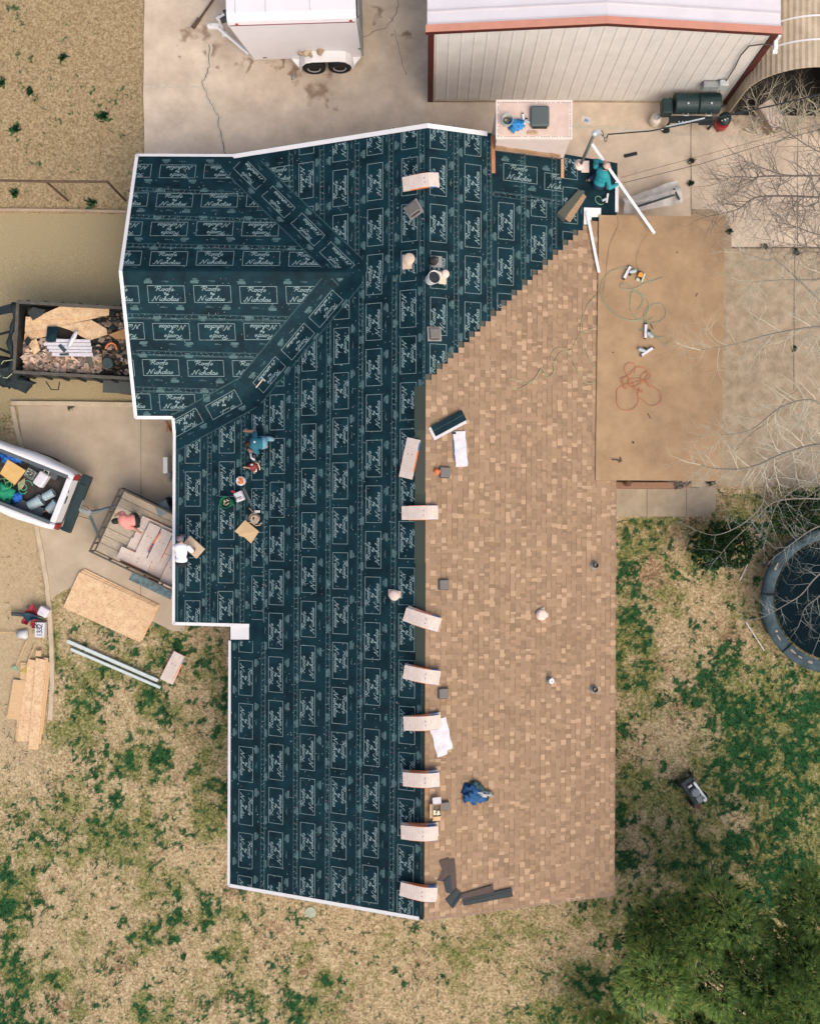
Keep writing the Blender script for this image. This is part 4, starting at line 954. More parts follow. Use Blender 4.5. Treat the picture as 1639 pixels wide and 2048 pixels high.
flat('strand_board', 'lower long strand board strip spanning the debris, partly covered', 'board', [(50,662),(52,633),(64,634),(205,633),(120,653),(52,668)], 1.20, .015, M_osb, GB, .02)
flat('strand_board', 'topmost long orange strand board along the back of the dump trailer', 'board', [(60,640),(120,613),(150,615),(219,613),(218,631),(140,636)], 1.30, .015, M_osb, GB)
flat('strand_board', 'big pointed strand board in the middle of the dump trailer', 'board', [(118,653),(183,640),(213,657),(215,669),(178,681),(140,660)], 1.22, .015, M_osb, GB)
flat('strand_board', 'strand board under the dark felt at the left of the debris', 'board', [(48,684),(50,666),(95,653),(98,672),(60,680)], 1.12, .015, M_osb, GB)
flat('strand_board', 'narrow triangular strand board piece standing over the paper scraps', 'board', [(57,684),(73,677),(81,701),(68,709),(61,694)], 1.18, .012, M_osb, GB, .04)
flat('strand_board', 'orange board piece at the right edge near the roof overhang', 'board', [(218,669),(250,657),(256,660),(254,679),(232,678)], 1.15, .015, mat('orange_board', (.42, .22, .09), .8, .2, 9), GB)
flat('plywood_piece', 'small tan plywood piece at the lower right of the debris', 'board', [(190,722),(203,719),(205,735),(195,738)], 1.12, .02, M_lum, GB)
flat('felt_scrap', 'dark folded felt strip lying across the strand boards', 'felt scrap', [(95,653),(117,653),(112,684),(92,682)], 1.27, .01, M_felt, 'felt scraps in the dump trailer', .03)
flat('felt_scrap', 'black felt sheet at the top left corner of the debris', 'felt scrap', [(56,625),(66,614),(92,620),(86,629),(66,641)], 1.33, .01, mat('charcoal_felt', (.03, .035, .035), .8, .3, 20), 'felt scraps in the dump trailer', .03)
flat('felt_scrap', 'small black square beside the left wall of the dump trailer', 'felt scrap', [(48,682),(56,673),(64,680),(56,693)], 1.2, .01, M_black, 'felt scraps in the dump trailer')
flat('felt_scrap', 'dark diamond shaped scrap on the white siding planks', 'felt scrap', [(116,692),(122,688),(134,700),(128,705)], 1.285, .008, mat('slate_scrap', (.03, .06, .065), .8, .2, 20), 'felt scraps in the dump trailer')
flat('felt_scrap', 'thin dark strip at the lower edge of the white planks', 'felt scrap', [(119,707),(138,706),(138,711),(120,711)], 1.285, .008, MATS['slate_scrap'], 'felt scraps in the dump trailer')
flat('felt_scrap', 'olive green crumpled scrap right of the white planks', 'felt scrap', [(171,714),(180,710),(190,727),(181,736),(174,728)], 1.22, .02, mat('olive_scrap', (.10, .10, .07), .8, .3, 20), 'felt scraps in the dump trailer', .03)
for i, (ya, yb, xa, xb, lb) in enumerate(((678, 684, 107, 181, 'topmost'), (685, 691, 88, 182, 'second'), (692, 698, 95, 184, 'third'), (699, 704, 98, 184, 'fourth'), (705, 712, 105, 186, 'lowest'))):
    flat('siding_plank', f'{lb} of the five white siding planks stacked in the debris', 'plank', [(xa, ya), (xb, ya+1), (xb, yb+1), (xa, yb)], 1.27-.01*(i % 2), .02, M_paper, 'white siding planks in the dump trailer')
m = MB(); m.ball((0, 0, 0), (.07, .28, .05), 12, amp=.3); o = m.build('plastic_bottle', mat('clear_grey_plastic', (.55, .55, .55), .3, .1, 6), smooth=True); solo(o, 146, 678, 28, 1.33); tag(o, 'long pale plastic tube on the white planks and boards', 'tube')
m = MB(); m.lathe([(.14, 0), (.15, .25), (.155, .27), (.14, .28), (0, .27)], (0, 0, 0), 20); o = m.build('bucket', mat('charcoal_bucket', (.035, .055, .055), .6, .15, 8)); solo(o, 221, 729, 0, 1.15); tag(o, 'dark round bucket upside down in the debris', 'bucket')
m = MB(); m.tube([(math.cos(a)*.16, math.sin(a)*.22, 0) for a in np.linspace(.3, 3.0, 9)], .03, 6); o = m.build('orange_hose', M_orange); solo(o, 222, 702, 10, 1.2); tag(o, 'curved orange hose piece on the right side of the debris', 'hose')
# heap of paper scraps and roofing debris: uncountable
m = MB(); cols = [(.62, .44, .33), (.50, .34, .24), (.66, .50, .40), (.40, .27, .18), (.56, .42, .32), (.15, .13, .11)]
for i in range(420):
    px, py = rnd(48, 200), rnd(700, 745); 
    if py < 708 and 98 < px < 186: continue
    p = P(px, py, 1.12+rnd(-.04, .1)); r = rnd(.04, .14); k = random.choice((3, 4, 4, 5)); a0 = rnd(0, 6); rx, ry = rnd(-.7, .7), rnd(-.7, .7)
    m.face([Vector((p.x+r*math.cos(a0+j*6.28/k)*rnd(.6, 1.2), p.y+r*math.sin(a0+j*6.28/k)*rnd(.5, 1), p.z+r*(rx*math.cos(a0+j*6.28/k)+ry*math.sin(a0+j*6.28/k)))) for j in range(k)], 0, random.choice(cols))
for i in range(500):
    px, py = rnd(188, 285), rnd(625, 750); p = P(px, py, 1.0+rnd(-.05, .12)); r = rnd(.04, .16); a0 = rnd(0, 6); k = 4
    m.face([Vector((p.x+r*math.cos(a0+j*1.57)*rnd(.4, 1.2), p.y+r*math.sin(a0+j*1.57)*rnd(.3, .8), p.z+r*rnd(-.4, .4))) for j in range(k)], 0, random.choice([(.03, .03, .03), (.05, .045, .04), (.12, .09, .06), (.2, .14, .09), (.02, .03, .03), (.3, .22, .16), (.08, .06, .05), (.45, .35, .28)]))
for i in range(160):
    px, py = rnd(48, 120), rnd(680, 705); p = P(px, py, 1.02); r = rnd(.05, .14); a0 = rnd(0, 6)
    m.face([Vector((p.x+r*math.cos(a0+j*1.57)*rnd(.6, 1.2), p.y+r*math.sin(a0+j*1.57)*rnd(.5, 1), p.z+r*rnd(-.3, .3))) for j in range(4)], 0, random.choice(cols))
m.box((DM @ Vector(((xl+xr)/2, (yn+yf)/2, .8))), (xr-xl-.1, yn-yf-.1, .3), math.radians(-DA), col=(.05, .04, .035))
o = m.build('debris_heap', mat('torn_paper_and_debris', (1, 1, 1), .85, .12, 12, attr='tint', spec=.2)); tag(o, 'heap of torn kraft paper and roofing scraps in the trailer', 'debris', kind='stuff')

# ------------------------------------------------------------ white pickup (bed in view)
PA = 21.5
pk = thing('pickup_truck', 'white pickup truck with an open bed full of tools and buckets', 'pickup truck', 60, 975, PA); PM = pk.matrix_world.copy(); PI_ = PM.inverted()
M_truck = mat('white_truck_paint', (.68, .66, .66), .3, .03, 2, spec=.5)
M_liner = mat('grey_bed_liner', (.085, .10, .11), .7, .15, 9); M_bed = mat('dark_bed_floor', (.06, .05, .045), .8, .45, 6, .3)
def LP(px, py, z): return PI_ @ P(px, py, z)
tg1 = LP(143, 950, 1.28); tg2 = LP(103, 1053, 1.28); yT, yB = max(tg1.y, tg2.y)+.06, min(tg1.y, tg2.y)-.06; xt = (tg1.x+tg2.x)/2
xb0 = xt-2.15
m = MB()
def side(y0, s_):
    prof = [(0, .55), (.06, .60), (.09, .95), (.06, 1.20), (0, 1.28), (-.12, 1.29), (-.12, .72)]
    n = 14; vs = []
    for i in range(n+1):
        x = xb0-.1+(xt+.08-xb0+.1)*i/n; bulge = .06*math.exp(-((x-(xb0+1.0))/.55)**2)
        for j, (dy, z) in enumerate(prof): vs.append((x, y0+s_*(dy+(bulge if 1 <= j <= 3 else 0)-(.06*max(0, (x-xt+.35)/.4)**2)), z))
    k = len(prof); fs = [(i*k+j, i*k+j+1, (i+1)*k+j+1, (i+1)*k+j) if s_ < 0 else (i*k+j+1, i*k+j, (i+1)*k+j, (i+1)*k+j+1) for i in range(n) for j in range(k-1)]
    m.add(vs, fs)
side(yT, 1); side(yB, -1)
m.box((xb0-.12, (yT+yB)/2, 1.0), (.08, yT-yB-.1, .6)); body = m.build('bed_side', M_truck, pk, smooth=True)
m = MB(); m.box(((xb0+xt)/2, (yT+yB)/2, .70), (xt-xb0+.1, yT-yB-.1, .05)); m.build('bed_floor', M_bed, pk)
m = MB()
for y, s_ in ((yT-.13, 1), (yB+.13, -1)): m.box(((xb0+xt)/2-.02, y-s_*.03, 1.0), (xt-xb0-.02, .05, .54)); m.box(((xb0+xt)/2-.02, y-s_*.015, 1.285), (xt-xb0-.1, .10, .02)); m.box(((xb0+xt)/2+.15, y-s_*.16, .80), (.85, .22, .18))
m.build('bed_liner', M_liner, pk, bevel=.02)
m = MB(); m.box((xt-.02, (yT+yB)/2, 1.02), (.16, yT-yB-.34, .52)); tgt = m.build('tailgate', M_truck, pk, bevel=.03, seg=3)
m = MB(); m.box((xt+.066, (yT+yB)/2+.05, 1.14), (.02, .22, .08)); m.build('handle', M_black, tgt, bevel=.01)
m = MB(); m.box((xt+.067, (yT+yB)/2+.3, 1.20), (.02, .05, .04)); m.build('emblem', M_dkgrey, tgt)
for y in (yT-.09, yB+.09): m = MB(); m.box((xt-.01, y, 1.02), (.2, .16, .44)); m.build('tail_light', mat('red_tail_lamp', (.30, .03, .02), .25, .2, 8), pk, bevel=.03, seg=3)
m = MB(); m.box((xt+.20, (yT+yB)/2, .58), (.26, yT-yB+.06, .16)); m.box((xt+.18, (yT+yB)/2, .67), (.24, yT-yB-.5, .02)); bp = m.build('bumper', mat('dark_green_black_bumper', (.012, .03, .034), .5, .25, 9), pk, bevel=.03, seg=3)
m = MB(); m.box((xt+.335, (yT+yB)/2, .58), (.012, .32, .12)); m.build('licence_plate', M_grey, bp)
# cab, hood and wheels, mostly off the picture
m = MB(); cx = xb0-.15
cab = [(cx, .55), (cx, 1.3), (cx-.1, 1.85), (cx-1.5, 1.85), (cx-2.1, 1.3), (cx-3.3, 1.2), (cx-3.4, .55)]
n = len(cab); ys2 = (yB-.06, yT+.06)
m.add([(x, ys2[0]+(.14 if z > 1.5 else 0), z) for x, z in cab]+[(x, ys2[1]-(.14 if z > 1.5 else 0), z) for x, z in cab], [tuple(range(n)), tuple(range(2*n-1, n-1, -1))]+[((i+1) % n, i, n+i, n+(i+1) % n) for i in range(n)])
m.build('cab', M_truck, pk, bevel=.04, seg=3)
m = MB(); m.box((cx-.04, (yT+yB)/2, 1.58), (.03, yT-yB-.4, .36), ry=.18); m.build('rear_window', M_glass, pk)
m = MB(); m.box((cx-1.82, (yT+yB)/2, 1.60), (.03, yT-yB-.35, .72), ry=-.83); m.build('windscreen', M_glass, pk)
for x in (xb0+1.0, cx-2.7):
    for y, s_ in ((yB+.02, -1), (yT-.02, 1)): wheel(pk, x, y, .39, .39, .26, s_)
# load in the bed
GL_ = 'things carried in the pickup bed'
def lump(name, label, cat, px, py, z, r, mt, ang=0, amp=.8, group=GL_, n=20):
    m = MB(); m.ball((0, 0, 0), r, n, amp=amp); o = m.build(name, mt, smooth=True); solo(o, px, py, ang, z); return tag(o, label, cat, group)
M_bluebag = mat('bright_blue_cloth', (.02, .14, .50), .6, .35, 9, .3); M_greenbag = mat('bright_green_cloth', (.01, .26, .13), .7, .35, 9, .3)
lump('blue_bag', 'crumpled bright blue tarp rolled in the far corner of the truck bed', 'tarp', 22, 917, .98, (.28, .16, .14), M_bluebag, 15)
lump('blue_bag', 'small blue bag beside the green hose in the truck bed', 'bag', 34, 995, .92, (.14, .15, .13), M_bluebag)
lump('green_bag', 'bright green cloth bag at the left edge of the picture in the bed', 'bag', 8, 984, .98, (.26, .26, .16), M_greenbag, 30)
lump('green_bag', 'dark green bag below the bright green one in the truck bed', 'bag', 6, 1003, .92, (.2, .14, .12), mat('deep_green_cloth', (.01, .12, .07), .7, .35, 9, .3), 10)
m = MB(); m.prism([v-P(25, 945, 1.18) for v in (P(0, 947, 1.18), P(16, 919, 1.18), P(52, 941, 1.18), P(30, 970, 1.18))], .015); o = m.build('plywood_square', mat('yellow_orange_board', (.58, .36, .13), .7, .12, 5)); o.location = P(25, 945, 1.18); tag(o, 'square yellow wooden panel lying on the load in the truck bed', 'panel')
m = MB(); m.box((0, 0, .13), (.42, .29, .26)); o = m.build('cooler', M_paper, bevel=.05, seg=3); solo(o, 88, 959, -56, .86); tag(o, 'white cooler box with rounded lid in the pickup bed', 'cooler')
m = MB(); m.tube([(0, -.07, 0), (.08, -.07, 0), (.08, .07, 0), (0, .07, 0)], .012, 6); h = m.build('handle', M_white, o); h.location = (.21, 0, .16)
m = MB()
for s_ in (-1, 1): m.box((s_*.12, 0, .08), (.02, .24, .16)); m.box((0, s_*.12, .08), (.24, .02, .16))
m.box((0, 0, .01), (.24, .24, .02)); o = m.build('crate', mat('grey_green_crate', (.22, .25, .22), .7, .2, 9), bevel=.008); solo(o, 65, 948, 32, .95); tag(o, 'small grey crate of fittings in the truck bed', 'crate')
m = MB()
for i in range(22): m.box((rnd(-.1, .1), rnd(-.1, .1), rnd(.04, .14)), (rnd(.03, .08), .03, .03), rnd(0, 3), col=random.choice([(.5, .5, .48), (.1, .1, .1), (.6, .6, .6), (.3, .3, .25)]))
f_ = m.build('fittings', mat('metal_fittings', (1, 1, 1), .4, .2, 20, attr='tint')); f_.matrix_world = o.matrix_world.copy(); tag(f_, 'pile of small metal fittings inside the grey crate', 'fittings')
M_bucket = mat('pale_grey_bucket', (.34, .43, .46), .6, .06, 6)
def bucket_lying(label, px, py, ang, z, L=.36, r0=.14, r1=.12, mt=M_bucket, rib=False):
    Mx = Matrix.Rotation(math.pi/2, 4, 'Y'); m = MB(); pr = [(r1, 0), (r1+.003, .02), (r0-.01, L*.85), (r0+.008, L*.86), (r0+.008, L*.9), (r0-.004, L*.9), (r0, L), (r0-.012, L), (r1-.01, .02), (0, .02)]
    if rib: pr = [(r1, 0)]+[(r1+(r0-r1)*i/8+(.008 if i % 2 else -.004), L*i/8) for i in range(9)]+[(r0-.015, L), (r1-.01, .02), (0, .02)]
    m.lathe(pr, (0, 0, 0), 24, M=Mx); o = m.build('bucket', mt, smooth=False); solo(o, px, py, ang, z); return tag(o, label, 'bucket', 'grey buckets lying in the pickup bed')
bucket_lying('largest grey bucket lying on its side in the pickup bed', 59, 1012, -28, .88, .40, .165, .135)
bucket_lying('ribbed grey bucket top wedged against the large bucket', 88, 995, -28, .90, .32, .12, .11, rib=True)
bucket_lying('grey bucket next to the tailgate in the pickup bed', 97, 1022, -45, .88, .34, .14, .12)
m = MB(); m.tube([(0, 0, 0), (.22, 0, 0)], .018, 6); o = m.build('hammer', M_orange); solo(o, 80, 1028, -28, .86); tag(o, 'orange handled hammer in front of the grey buckets', 'hammer'); m = MB(); m.box((-.03, 0, 0), (.05, .14, .05)); m.build('head', M_dkgrey, o)
def coil(name, label, cat, centre_px, z, loops, r, mt, seed, wob_=.25, th=.007, pl=None, ext=None, lift=.02, group=None):
    rr = random.Random(seed); pts = []; n = loops*18; ph = [rr.uniform(0, 6.28) for _ in range(6)]
    for i in range(n):
        a = i/18*2*math.pi; rad = r*(1+wob_*1.3*math.sin(a*.37+ph[0])+wob_*math.sin(a*1.73+ph[1])); ox = r*1.6*wob_*math.sin(a*.21+ph[2])*2; oy = r*1.6*wob_*math.sin(a*.33+ph[3])*2
        pts.append((math.cos(a)*rad+ox, math.sin(a)*rad*.8+oy, lift+.006*math.sin(a*1.3+ph[4])+.0008*i/18))
    m = MB(); m.tube(pts, th, 5); o = m.build(name, mt, smooth=True); solo(o, centre_px[0], centre_px[1], 0, z, pl, 0); return tag(o, label, cat, group)
M_hose = mat('pale_green_hose', (.22, .40, .27), .5, .15, 10)
coil('hose', 'loose green hose loop between the panel and the crate', 'hose', (50, 975), 1.05, 2, .14, mat('bright_green_hose', (.05, .45, .25), .5, .15, 10), 4, .15, .009)
coil('hose', 'yellow green cord coiled on the green bags in the bed', 'cord', (12, 966), 1.08, 3, .12, mat('lime_cord', (.15, .40, .12), .6, .2, 10), 8)
flat('bed_board', 'brown wood scrap beneath the yellow panel in the bed', 'board', [(36,966),(50,956),(50,968),(42,980),(37,978)], 1.0, .02, M_card)

# ------------------------------------------------------------ utility trailer loaded with shingle bundles
UA = 25.6
ut = thing('utility_trailer', 'open utility trailer with a wood floor loaded with shingle bundles', 'trailer', 240, 1060, UA); UM = ut.matrix_world.copy(); UI = UM.inverted()
def LU(px, py, z): return UI @ P(px, py, z)
c1 = LU(243, 978, .95); c2 = LU(178, 1101, .95); ux0 = (c1.x+c2.x)/2; uy1, uy0 = c1.y, c2.y; ux1 = ux0+2.75; zfl, zrl = .52, .97
m = MB()
for k in range(8): w_ = (uy1-uy0-.08)/8; m.box(((ux0+ux1)/2, uy0+.04+w_*(k+.5), zfl-.002*(k % 2)), (ux1-ux0-.04, w_-.012, .04), col=tuple([rnd(.82, 1.1)]*3))
m.build('floor', mat('weathered_plank', (.47, .39, .29), .85, .25, 5, .3, stretch=(1.5, 12, 1), attr='tint'), ut)
m = MB(); m.box(((ux0+ux1)/2, (uy0+uy1)/2, zfl-.08), (ux1-ux0, uy1-uy0-.1, .1)); m.build('frame', M_dkgrey, ut)
M_rail = mat('brown_grey_angle_iron', (.085, .07, .055), .6, .3, 9)
m = MB(); w_ = .045
for y in (uy0, uy1): m.box(((ux0+ux1)/2, y, zrl), (ux1-ux0+.05, w_, .045))
m.box((ux0, (uy0+uy1)/2, zrl), (w_, uy1-uy0-.05, .045)); m.box((ux0+.04, (uy0+uy1)/2, .70), (.03, uy1-uy0, .04))
m.build('top_rail', M_rail, ut)
m = MB()
for y in (uy0, uy1):
    m.box(((ux0+ux1)/2, y, zfl+.02), (ux1-ux0, .03, .04))
    for k in range(6): m.box((ux0+(ux1-ux0)*k/5, y, (zrl+zfl)/2), (.04, .035, zrl-zfl-.05))
for k in range(4): m.box((ux0, uy0+(uy1-uy0)*(k+.5)/4, (zrl+zfl)/2), (.035, .04, zrl-zfl-.05))
m.build('upright', M_rail, ut)
m = MB(); m.box(((ux0+ux1)/2, uy1-.04, .72), (ux1-ux0-.1, .02, .34)); m.box(((ux0+ux1)/2+.3, uy0+.05, .70), (ux1-ux0-1.0, .02, .28)); m.build('side_board', M_wood, ut)
m = MB(); m.box((ux0+1.9, uy0-.18, .62), (1.3, .26, .03)); m.box((ux0+1.9, uy0-.31, .55), (1.3, .02, .14)); m.build('fender', mat('scuffed_blue_grey_fender', (.10, .15, .16), .6, .6, 9), ut)
wheel(ut, ux0+1.9, uy0-.18, .32, .31, .18); wheel(ut, ux0+1.9, uy1+.18, .32, .31, .18, 1)
tp = LU(172, 1024, .5); m = MB(); m.tube([(ux0, tp.y+.55, .48), (tp.x+.12, tp.y+.03, .48)], .045, 4); m.tube([(ux0, tp.y-.55, .48), (tp.x+.12, tp.y-.03, .48)], .045, 4); m.build('tongue', mat('blue_grey_steel', (.12, .16, .17), .6, .3, 8), ut)
m = MB(); m.box((tp.x, tp.y, .52), (.32, .12, .1)); m.lathe([(.045, .05), (.045, .75), (.055, .77), (0, .78)], (tp.x+.16, tp.y+.1, 0), 12); m.box((tp.x-.18, tp.y, .54), (.14, .09, .09)); m.build('coupler', M_grey, ut, bevel=.01)
m = MB(); m.tube([(tp.x+.3, tp.y-.1, .5), (tp.x, tp.y-.2, .2), (tp.x-.35, tp.y-.25, .22), (tp.x-.55, tp.y-.05, .5)], .008, 5); m.tube([(tp.x+.2, tp.y+.05, .45), (tp.x-.1, tp.y+.12, .3), (tp.x-.55, tp.y+.05, .5)], .010, 5); m.build('safety_chain', M_dkgrey, ut)

# ------------------------------------------------------------ shingle bundles
BUN = 'paper wrapped shingle bundles'
def bundle(label, M, L=.99, W_=.34, T=.085, zfun=None, parts=True, ends=0, seed=1, group=BUN, prints=True):
    """M places the bundle; zfun(world x,y) -> surface height, for bundles draped over the ridge"""
    rr = random.Random(seed); root = bpy.data.objects.new('shingle_bundle', None); C.objects.link(root); root.matrix_world = M; tag(root, label, 'shingle bundle', group)
    Mi = M.inverted(); base = M.translation.z
    def dz(x, y):
        if not zfun: return 0
        wv_ = M @ Vector((x, y, 0)); return zfun(wv_.x, wv_.y)-base
    n = 14
    def slab(x0, x1, y0, y1, za, zb, mb, mi=0, n=n):
        vs = []
        for i in range(n+1):
            x = x0+(x1-x0)*i/n
            for y, z in ((y0, za), (y1, za), (y1, zb), (y0, zb)): vs.append((x, y, dz(x, y)+z))
        fs = [(i*4+j, (i+1)*4+j, (i+1)*4+(j+1) % 4, i*4+(j+1) % 4) for i in range(n) for j in range(4)]+[(0, 1, 2, 3), (n*4+3, n*4+2, n*4+1, n*4)]
        mb.add(vs, fs, mi)
    m = MB(); slab(-L/2, L/2, -W_/2, W_/2, .004, T, m)
    for s_ in (-1, 1):
        b_ = MB(); slab(-L*.30, L*.22, s_*(W_/2+.004)-.006, s_*(W_/2+.004)+.006, .015, T-.006, b_); b_.build('orange_band', M_orange, root)
        b_ = MB(); slab(L*.24, L*.44, s_*(W_/2+.004)-.006, s_*(W_/2+.004)+.006, .015, T-.006, b_); b_.build('blue_band', M_blue, root)
    if prints:
        for k in range(15):
            x = -L/2+.05+k*(L-.1)/14; y0 = -W_*.40; 
            while y0 < W_*.38:
                l_ = rr.uniform(.02, .08)
                if rr.random() < .7: slab(x-.004, x+.004, y0, min(y0+l_, W_*.42), T+.001, T+.0025, m, 1, 1)
                y0 += l_+.012
        for s_ in (-1, 1):
            x, y = L*.10, s_*W_*.16; m.lathe([(.013, 0), (.013, .003), (0, .004)], (x, y, dz(x, y)+T+.001), 8, 2)
    m.build('wrapper', [M_bundle, M_bprint, M_black], root)
    return root
def rz_s(x, y):                                      # roof height softened over the ridge, as a stiff bundle lies
    return 4.39+.055-(.403 if x < 0 else .329)*(math.sqrt(x*x+.02)-.03)
RB = [ # px, py, angle, stack count, label
 (841, 361, -4, 1, 'northernmost bundle draped over the black part of the ridge, bright white wrapper'),
 (820.5, 917, -76, 1, 'tilted bundle lying left of the ridge below the tan shingle corner'),
 (839, 1025.5, -1, 1, 'straight bundle crossing the ridge beside the tilted one'),
 (843.5, 1240, 17, 2, 'bundle turned clockwise across the ridge near the pink vent cap'),
 (843, 1351, 9, 2, 'bundle on the ridge just above the third square vent'),
 (843, 1447, -4, 2, 'bundle with blue tipped edge beside the white open wrappers'),
 (842, 1561, -1, 3, 'bundle on the ridge above the carton of caps'),
 (838, 1668, -1, 3, 'bundle with fanned orange edges below the carton of caps'),
 (836, 1787, 6, 2, 'southernmost bundle at the lower end of the ridge')]
for i, (px, py, an, cnt, lb) in enumerate(RB):
    for j in range(cnt):
        dx, dy = (0, 0) if j == cnt-1 else (rnd(-2, 3), -rnd(3, 6)*(cnt-1-j)/1.6)
        h = j*.08; M = frame(px+dx, py+dy, an+(rnd(-4, 4) if j < cnt-1 else 0), 4.46+h)
        if i == 1:
            M = frame(px, py, an, pl=ML, lift=.01); bundle(lb, M, seed=i); continue
        pos = 'topmost ' if j == cnt-1 else ('lowest ' if j == 0 else 'middle ')
        bundle((pos if cnt > 1 else '')+lb, M, L=.90 if j == cnt-1 else .88, zfun=(lambda x, y, h=h: rz_s(x, y)+h), seed=i*3+j, prints=(j == cnt-1))
# bundles lying in the utility trailer
RN = ['first', 'second', 'third', 'fourth', 'fifth']
wU = (uy1-uy0-.2)/5
for ci, (xc, cn) in enumerate(((1.30, 'left row'), (2.28, 'right row'))):
    for k in range(5):
        if ci == 0 and k == 4: continue
        y = uy0+.1+wU*(k+.5)
        bundle(f'{RN[k]} bundle from the near side in the {cn} of the utility trailer', UM @ Matrix.Translation((ux0+xc+rnd(-.03, .03), y, zfl+.02)) @ Matrix.Rotation(math.radians(rnd(-1, 1)), 4, 'Z'), seed=40+ci*5+k, L=.96, W_=wU-.008, group='bundles loaded in the utility trailer')
for i, (x, y, a_, lb) in enumerate(((1.28, .95, 90, 'upper bundle laid crosswise on the left row near the pink shirt'), (1.66, .95, 90, 'upper bundle laid crosswise in the middle of the trailer load'), (1.16, .30, 1, 'upper bundle on the near side of the left row'), (2.25, .42, 90, 'upper bundle crosswise on the right row of the load'))):
    bundle(lb, UM @ Matrix.Translation((ux0+x, uy0+y, zfl+.107)) @ Matrix.Rotation(math.radians(a_), 4, 'Z'), seed=60+i, L=.95, W_=.345, group='bundles loaded in the utility trailer')
m = MB(); a = P(297, 1075, .74); m.box((0, 0, 0), (.03, .62, .05)); o = m.build('orange_wrapper_strip', M_orange); solo(o, 309, 1083, 34, .73); tag(o, 'bright orange wrapper edge between bundles in the trailer', 'wrapper strip')
m = MB(); m.box((0, 0, 0), (.03, .3, .05)); o = m.build('blue_wrapper_strip', M_blue); solo(o, 302, 1096, 30, .73); tag(o, 'blue wrapper edge beneath the orange strip in the trailer', 'wrapper strip')
# ------------------------------------------------------------ small things on the roofs
def RM(px, py, ang=0, lift=0.0):                     # matrix on the roof surface, tilted with its slope
    p = R(px, py); pl = min((ML, MR, WN, WS, EX), key=lambda q: abs(zp(q, p.x, p.y)-p.z))
    return frame(px, py, ang, pl=pl, lift=lift)
def put(o, M): o.matrix_world = M; return o
def mk1(name, label, cat, mb, mt, M, group=None, **k):
    o = mb.build(name, mt, None, **k); put(o, M); return tag(o, label, cat, group)
def root(name, label, cat, M, group=None):
    o = bpy.data.objects.new(name, None); C.objects.link(o); put(o, M); return tag(o, label, cat, group)
M_vent = mat('grey_brown_vent_plastic', (.16, .145, .13), .6, .1, 8); M_flange = mat('grey_flange', (.24, .23, .215), .7, .15, 8); M_beige = mat('beige_plastic', (.60, .47, .36), .6, .08, 5)
def roof_vent(label, px, py, ang=0, s=.27, fl=.36, flm=None):
    r_ = root('roof_vent', label, 'roof vent', RM(px, py, ang, .022), 'square roof vents')
    m = MB(); m.box((0, 0, .006), (fl, fl, .01)); m.build('flange', flm or M_flange, r_)
    m = MB(); h = s/2; m.add([(-h, -h, .01), (h, -h, .01), (h, h, .01), (-h, h, .01), (-h*.9, -h*.85, .11), (h*.9, -h*.85, .11), (h*.95, h*.9, .09), (-h*.95, h*.9, .09)], [(4, 5, 6, 7), (0, 1, 5, 4), (1, 2, 6, 5), (2, 3, 7, 6), (3, 0, 4, 7)])
    m.build('hood', M_vent, r_, bevel=.012)
    m = MB(); m.box((0, -h*.97, .045), (s*.8, .015, .05)); m.build('opening', M_black, r_)
roof_vent('square grey vent on tan shingles beside the orange bag, northernmost on the slope', 888, 945, 2, .27, .29, M_vent)
roof_vent('square grey vent on tan shingles level with the pink vent cap', 886, 1169, 0, .26, .28, M_vent)
roof_vent('square grey vent just below a ridge bundle with blue tip', 885, 1386, 0, .26, .28, M_vent)
roof_vent('square grey vent touching the open carton of caps', 888, 1611, 0, .22, .24, M_vent)
roof_vent('square vent with wide flange on black underlayment above the tan corner', 868, 668, -3, .28, .36)
roof_vent('loose tilted vent with brown opening left of the ridge near the top', 827, 419, -28, .30, .40)
def pipe(label, px, py, r, h, mtp, capm=None, fl=.24, ring=None):
    r_ = root('vent_pipe', label, 'vent pipe', RM(px, py, 0, .02)); m = MB(); m.lathe([(fl/2, 0), (fl/2*.96, .012), (r*1.5, .02), (r*1.25, .06)], (0, 0, 0), 20); m.build('flange', M_flange, r_)
    m = MB(); m.lathe([(r, .02), (r, h), (r*.8, h), (r*.8, .05), (0, .04)], (0, 0, 0), 18); m.build('pipe', mtp, r_, smooth=False)
    if ring: m = MB(); m.lathe([(r*1.15, h-.04), (r*1.15, h+.005), (r*.6, h+.005), (r*.6, h-.03)], (0, 0, 0), 18); m.build('collar', ring, r_)
pipe('black vent pipe high on the right eave side of the shingles', 1187, 1130, .07, .12, M_black); pipe('black vent pipe lowest near the right eave', 1186, 1378, .07, .12, M_black)
pipe('dark vent pipe with a white ring mid slope', 1097, 1360, .06, .16, M_black, ring=M_white, fl=.2)
def beige_cap(label, px, py, ang, blobs, tabs, z=.03, mt=None):
    r_ = root('roof_ventilator', label, 'ventilator', RM(px, py, ang, z))
    m = MB()
    for x, y, w_, h_ in tabs: m.box((x, y, .01), (w_, h_, .02))
    m.build('base', M_beige, r_, bevel=.01)
    for x, y, r in blobs: m = MB(); m.lathe([(r, .02), (r*.97, .05), (r*.8, .08), (r*.78, .10), (r*.45, .115), (0, .12)], (x, y, 0), 22); m.build('dome', mt or M_beige, r_)
M_pinkb = mat('pink_beige_plastic', (.68, .53, .46), .6, .06, 5)
beige_cap('cream vent cap on pale square plate, leftmost of the ridge group', 817, 521, 0, [(.02, .03, .15)], [(-.04, -.03, .26, .36)])
beige_cap('pair of pale round caps on a tab beside the black bucket', 881, 552, 0, [(-.08, .02, .09), (.1, .05, .11)], [(.04, -.08, .2, .24)], mt=M_pinkb)
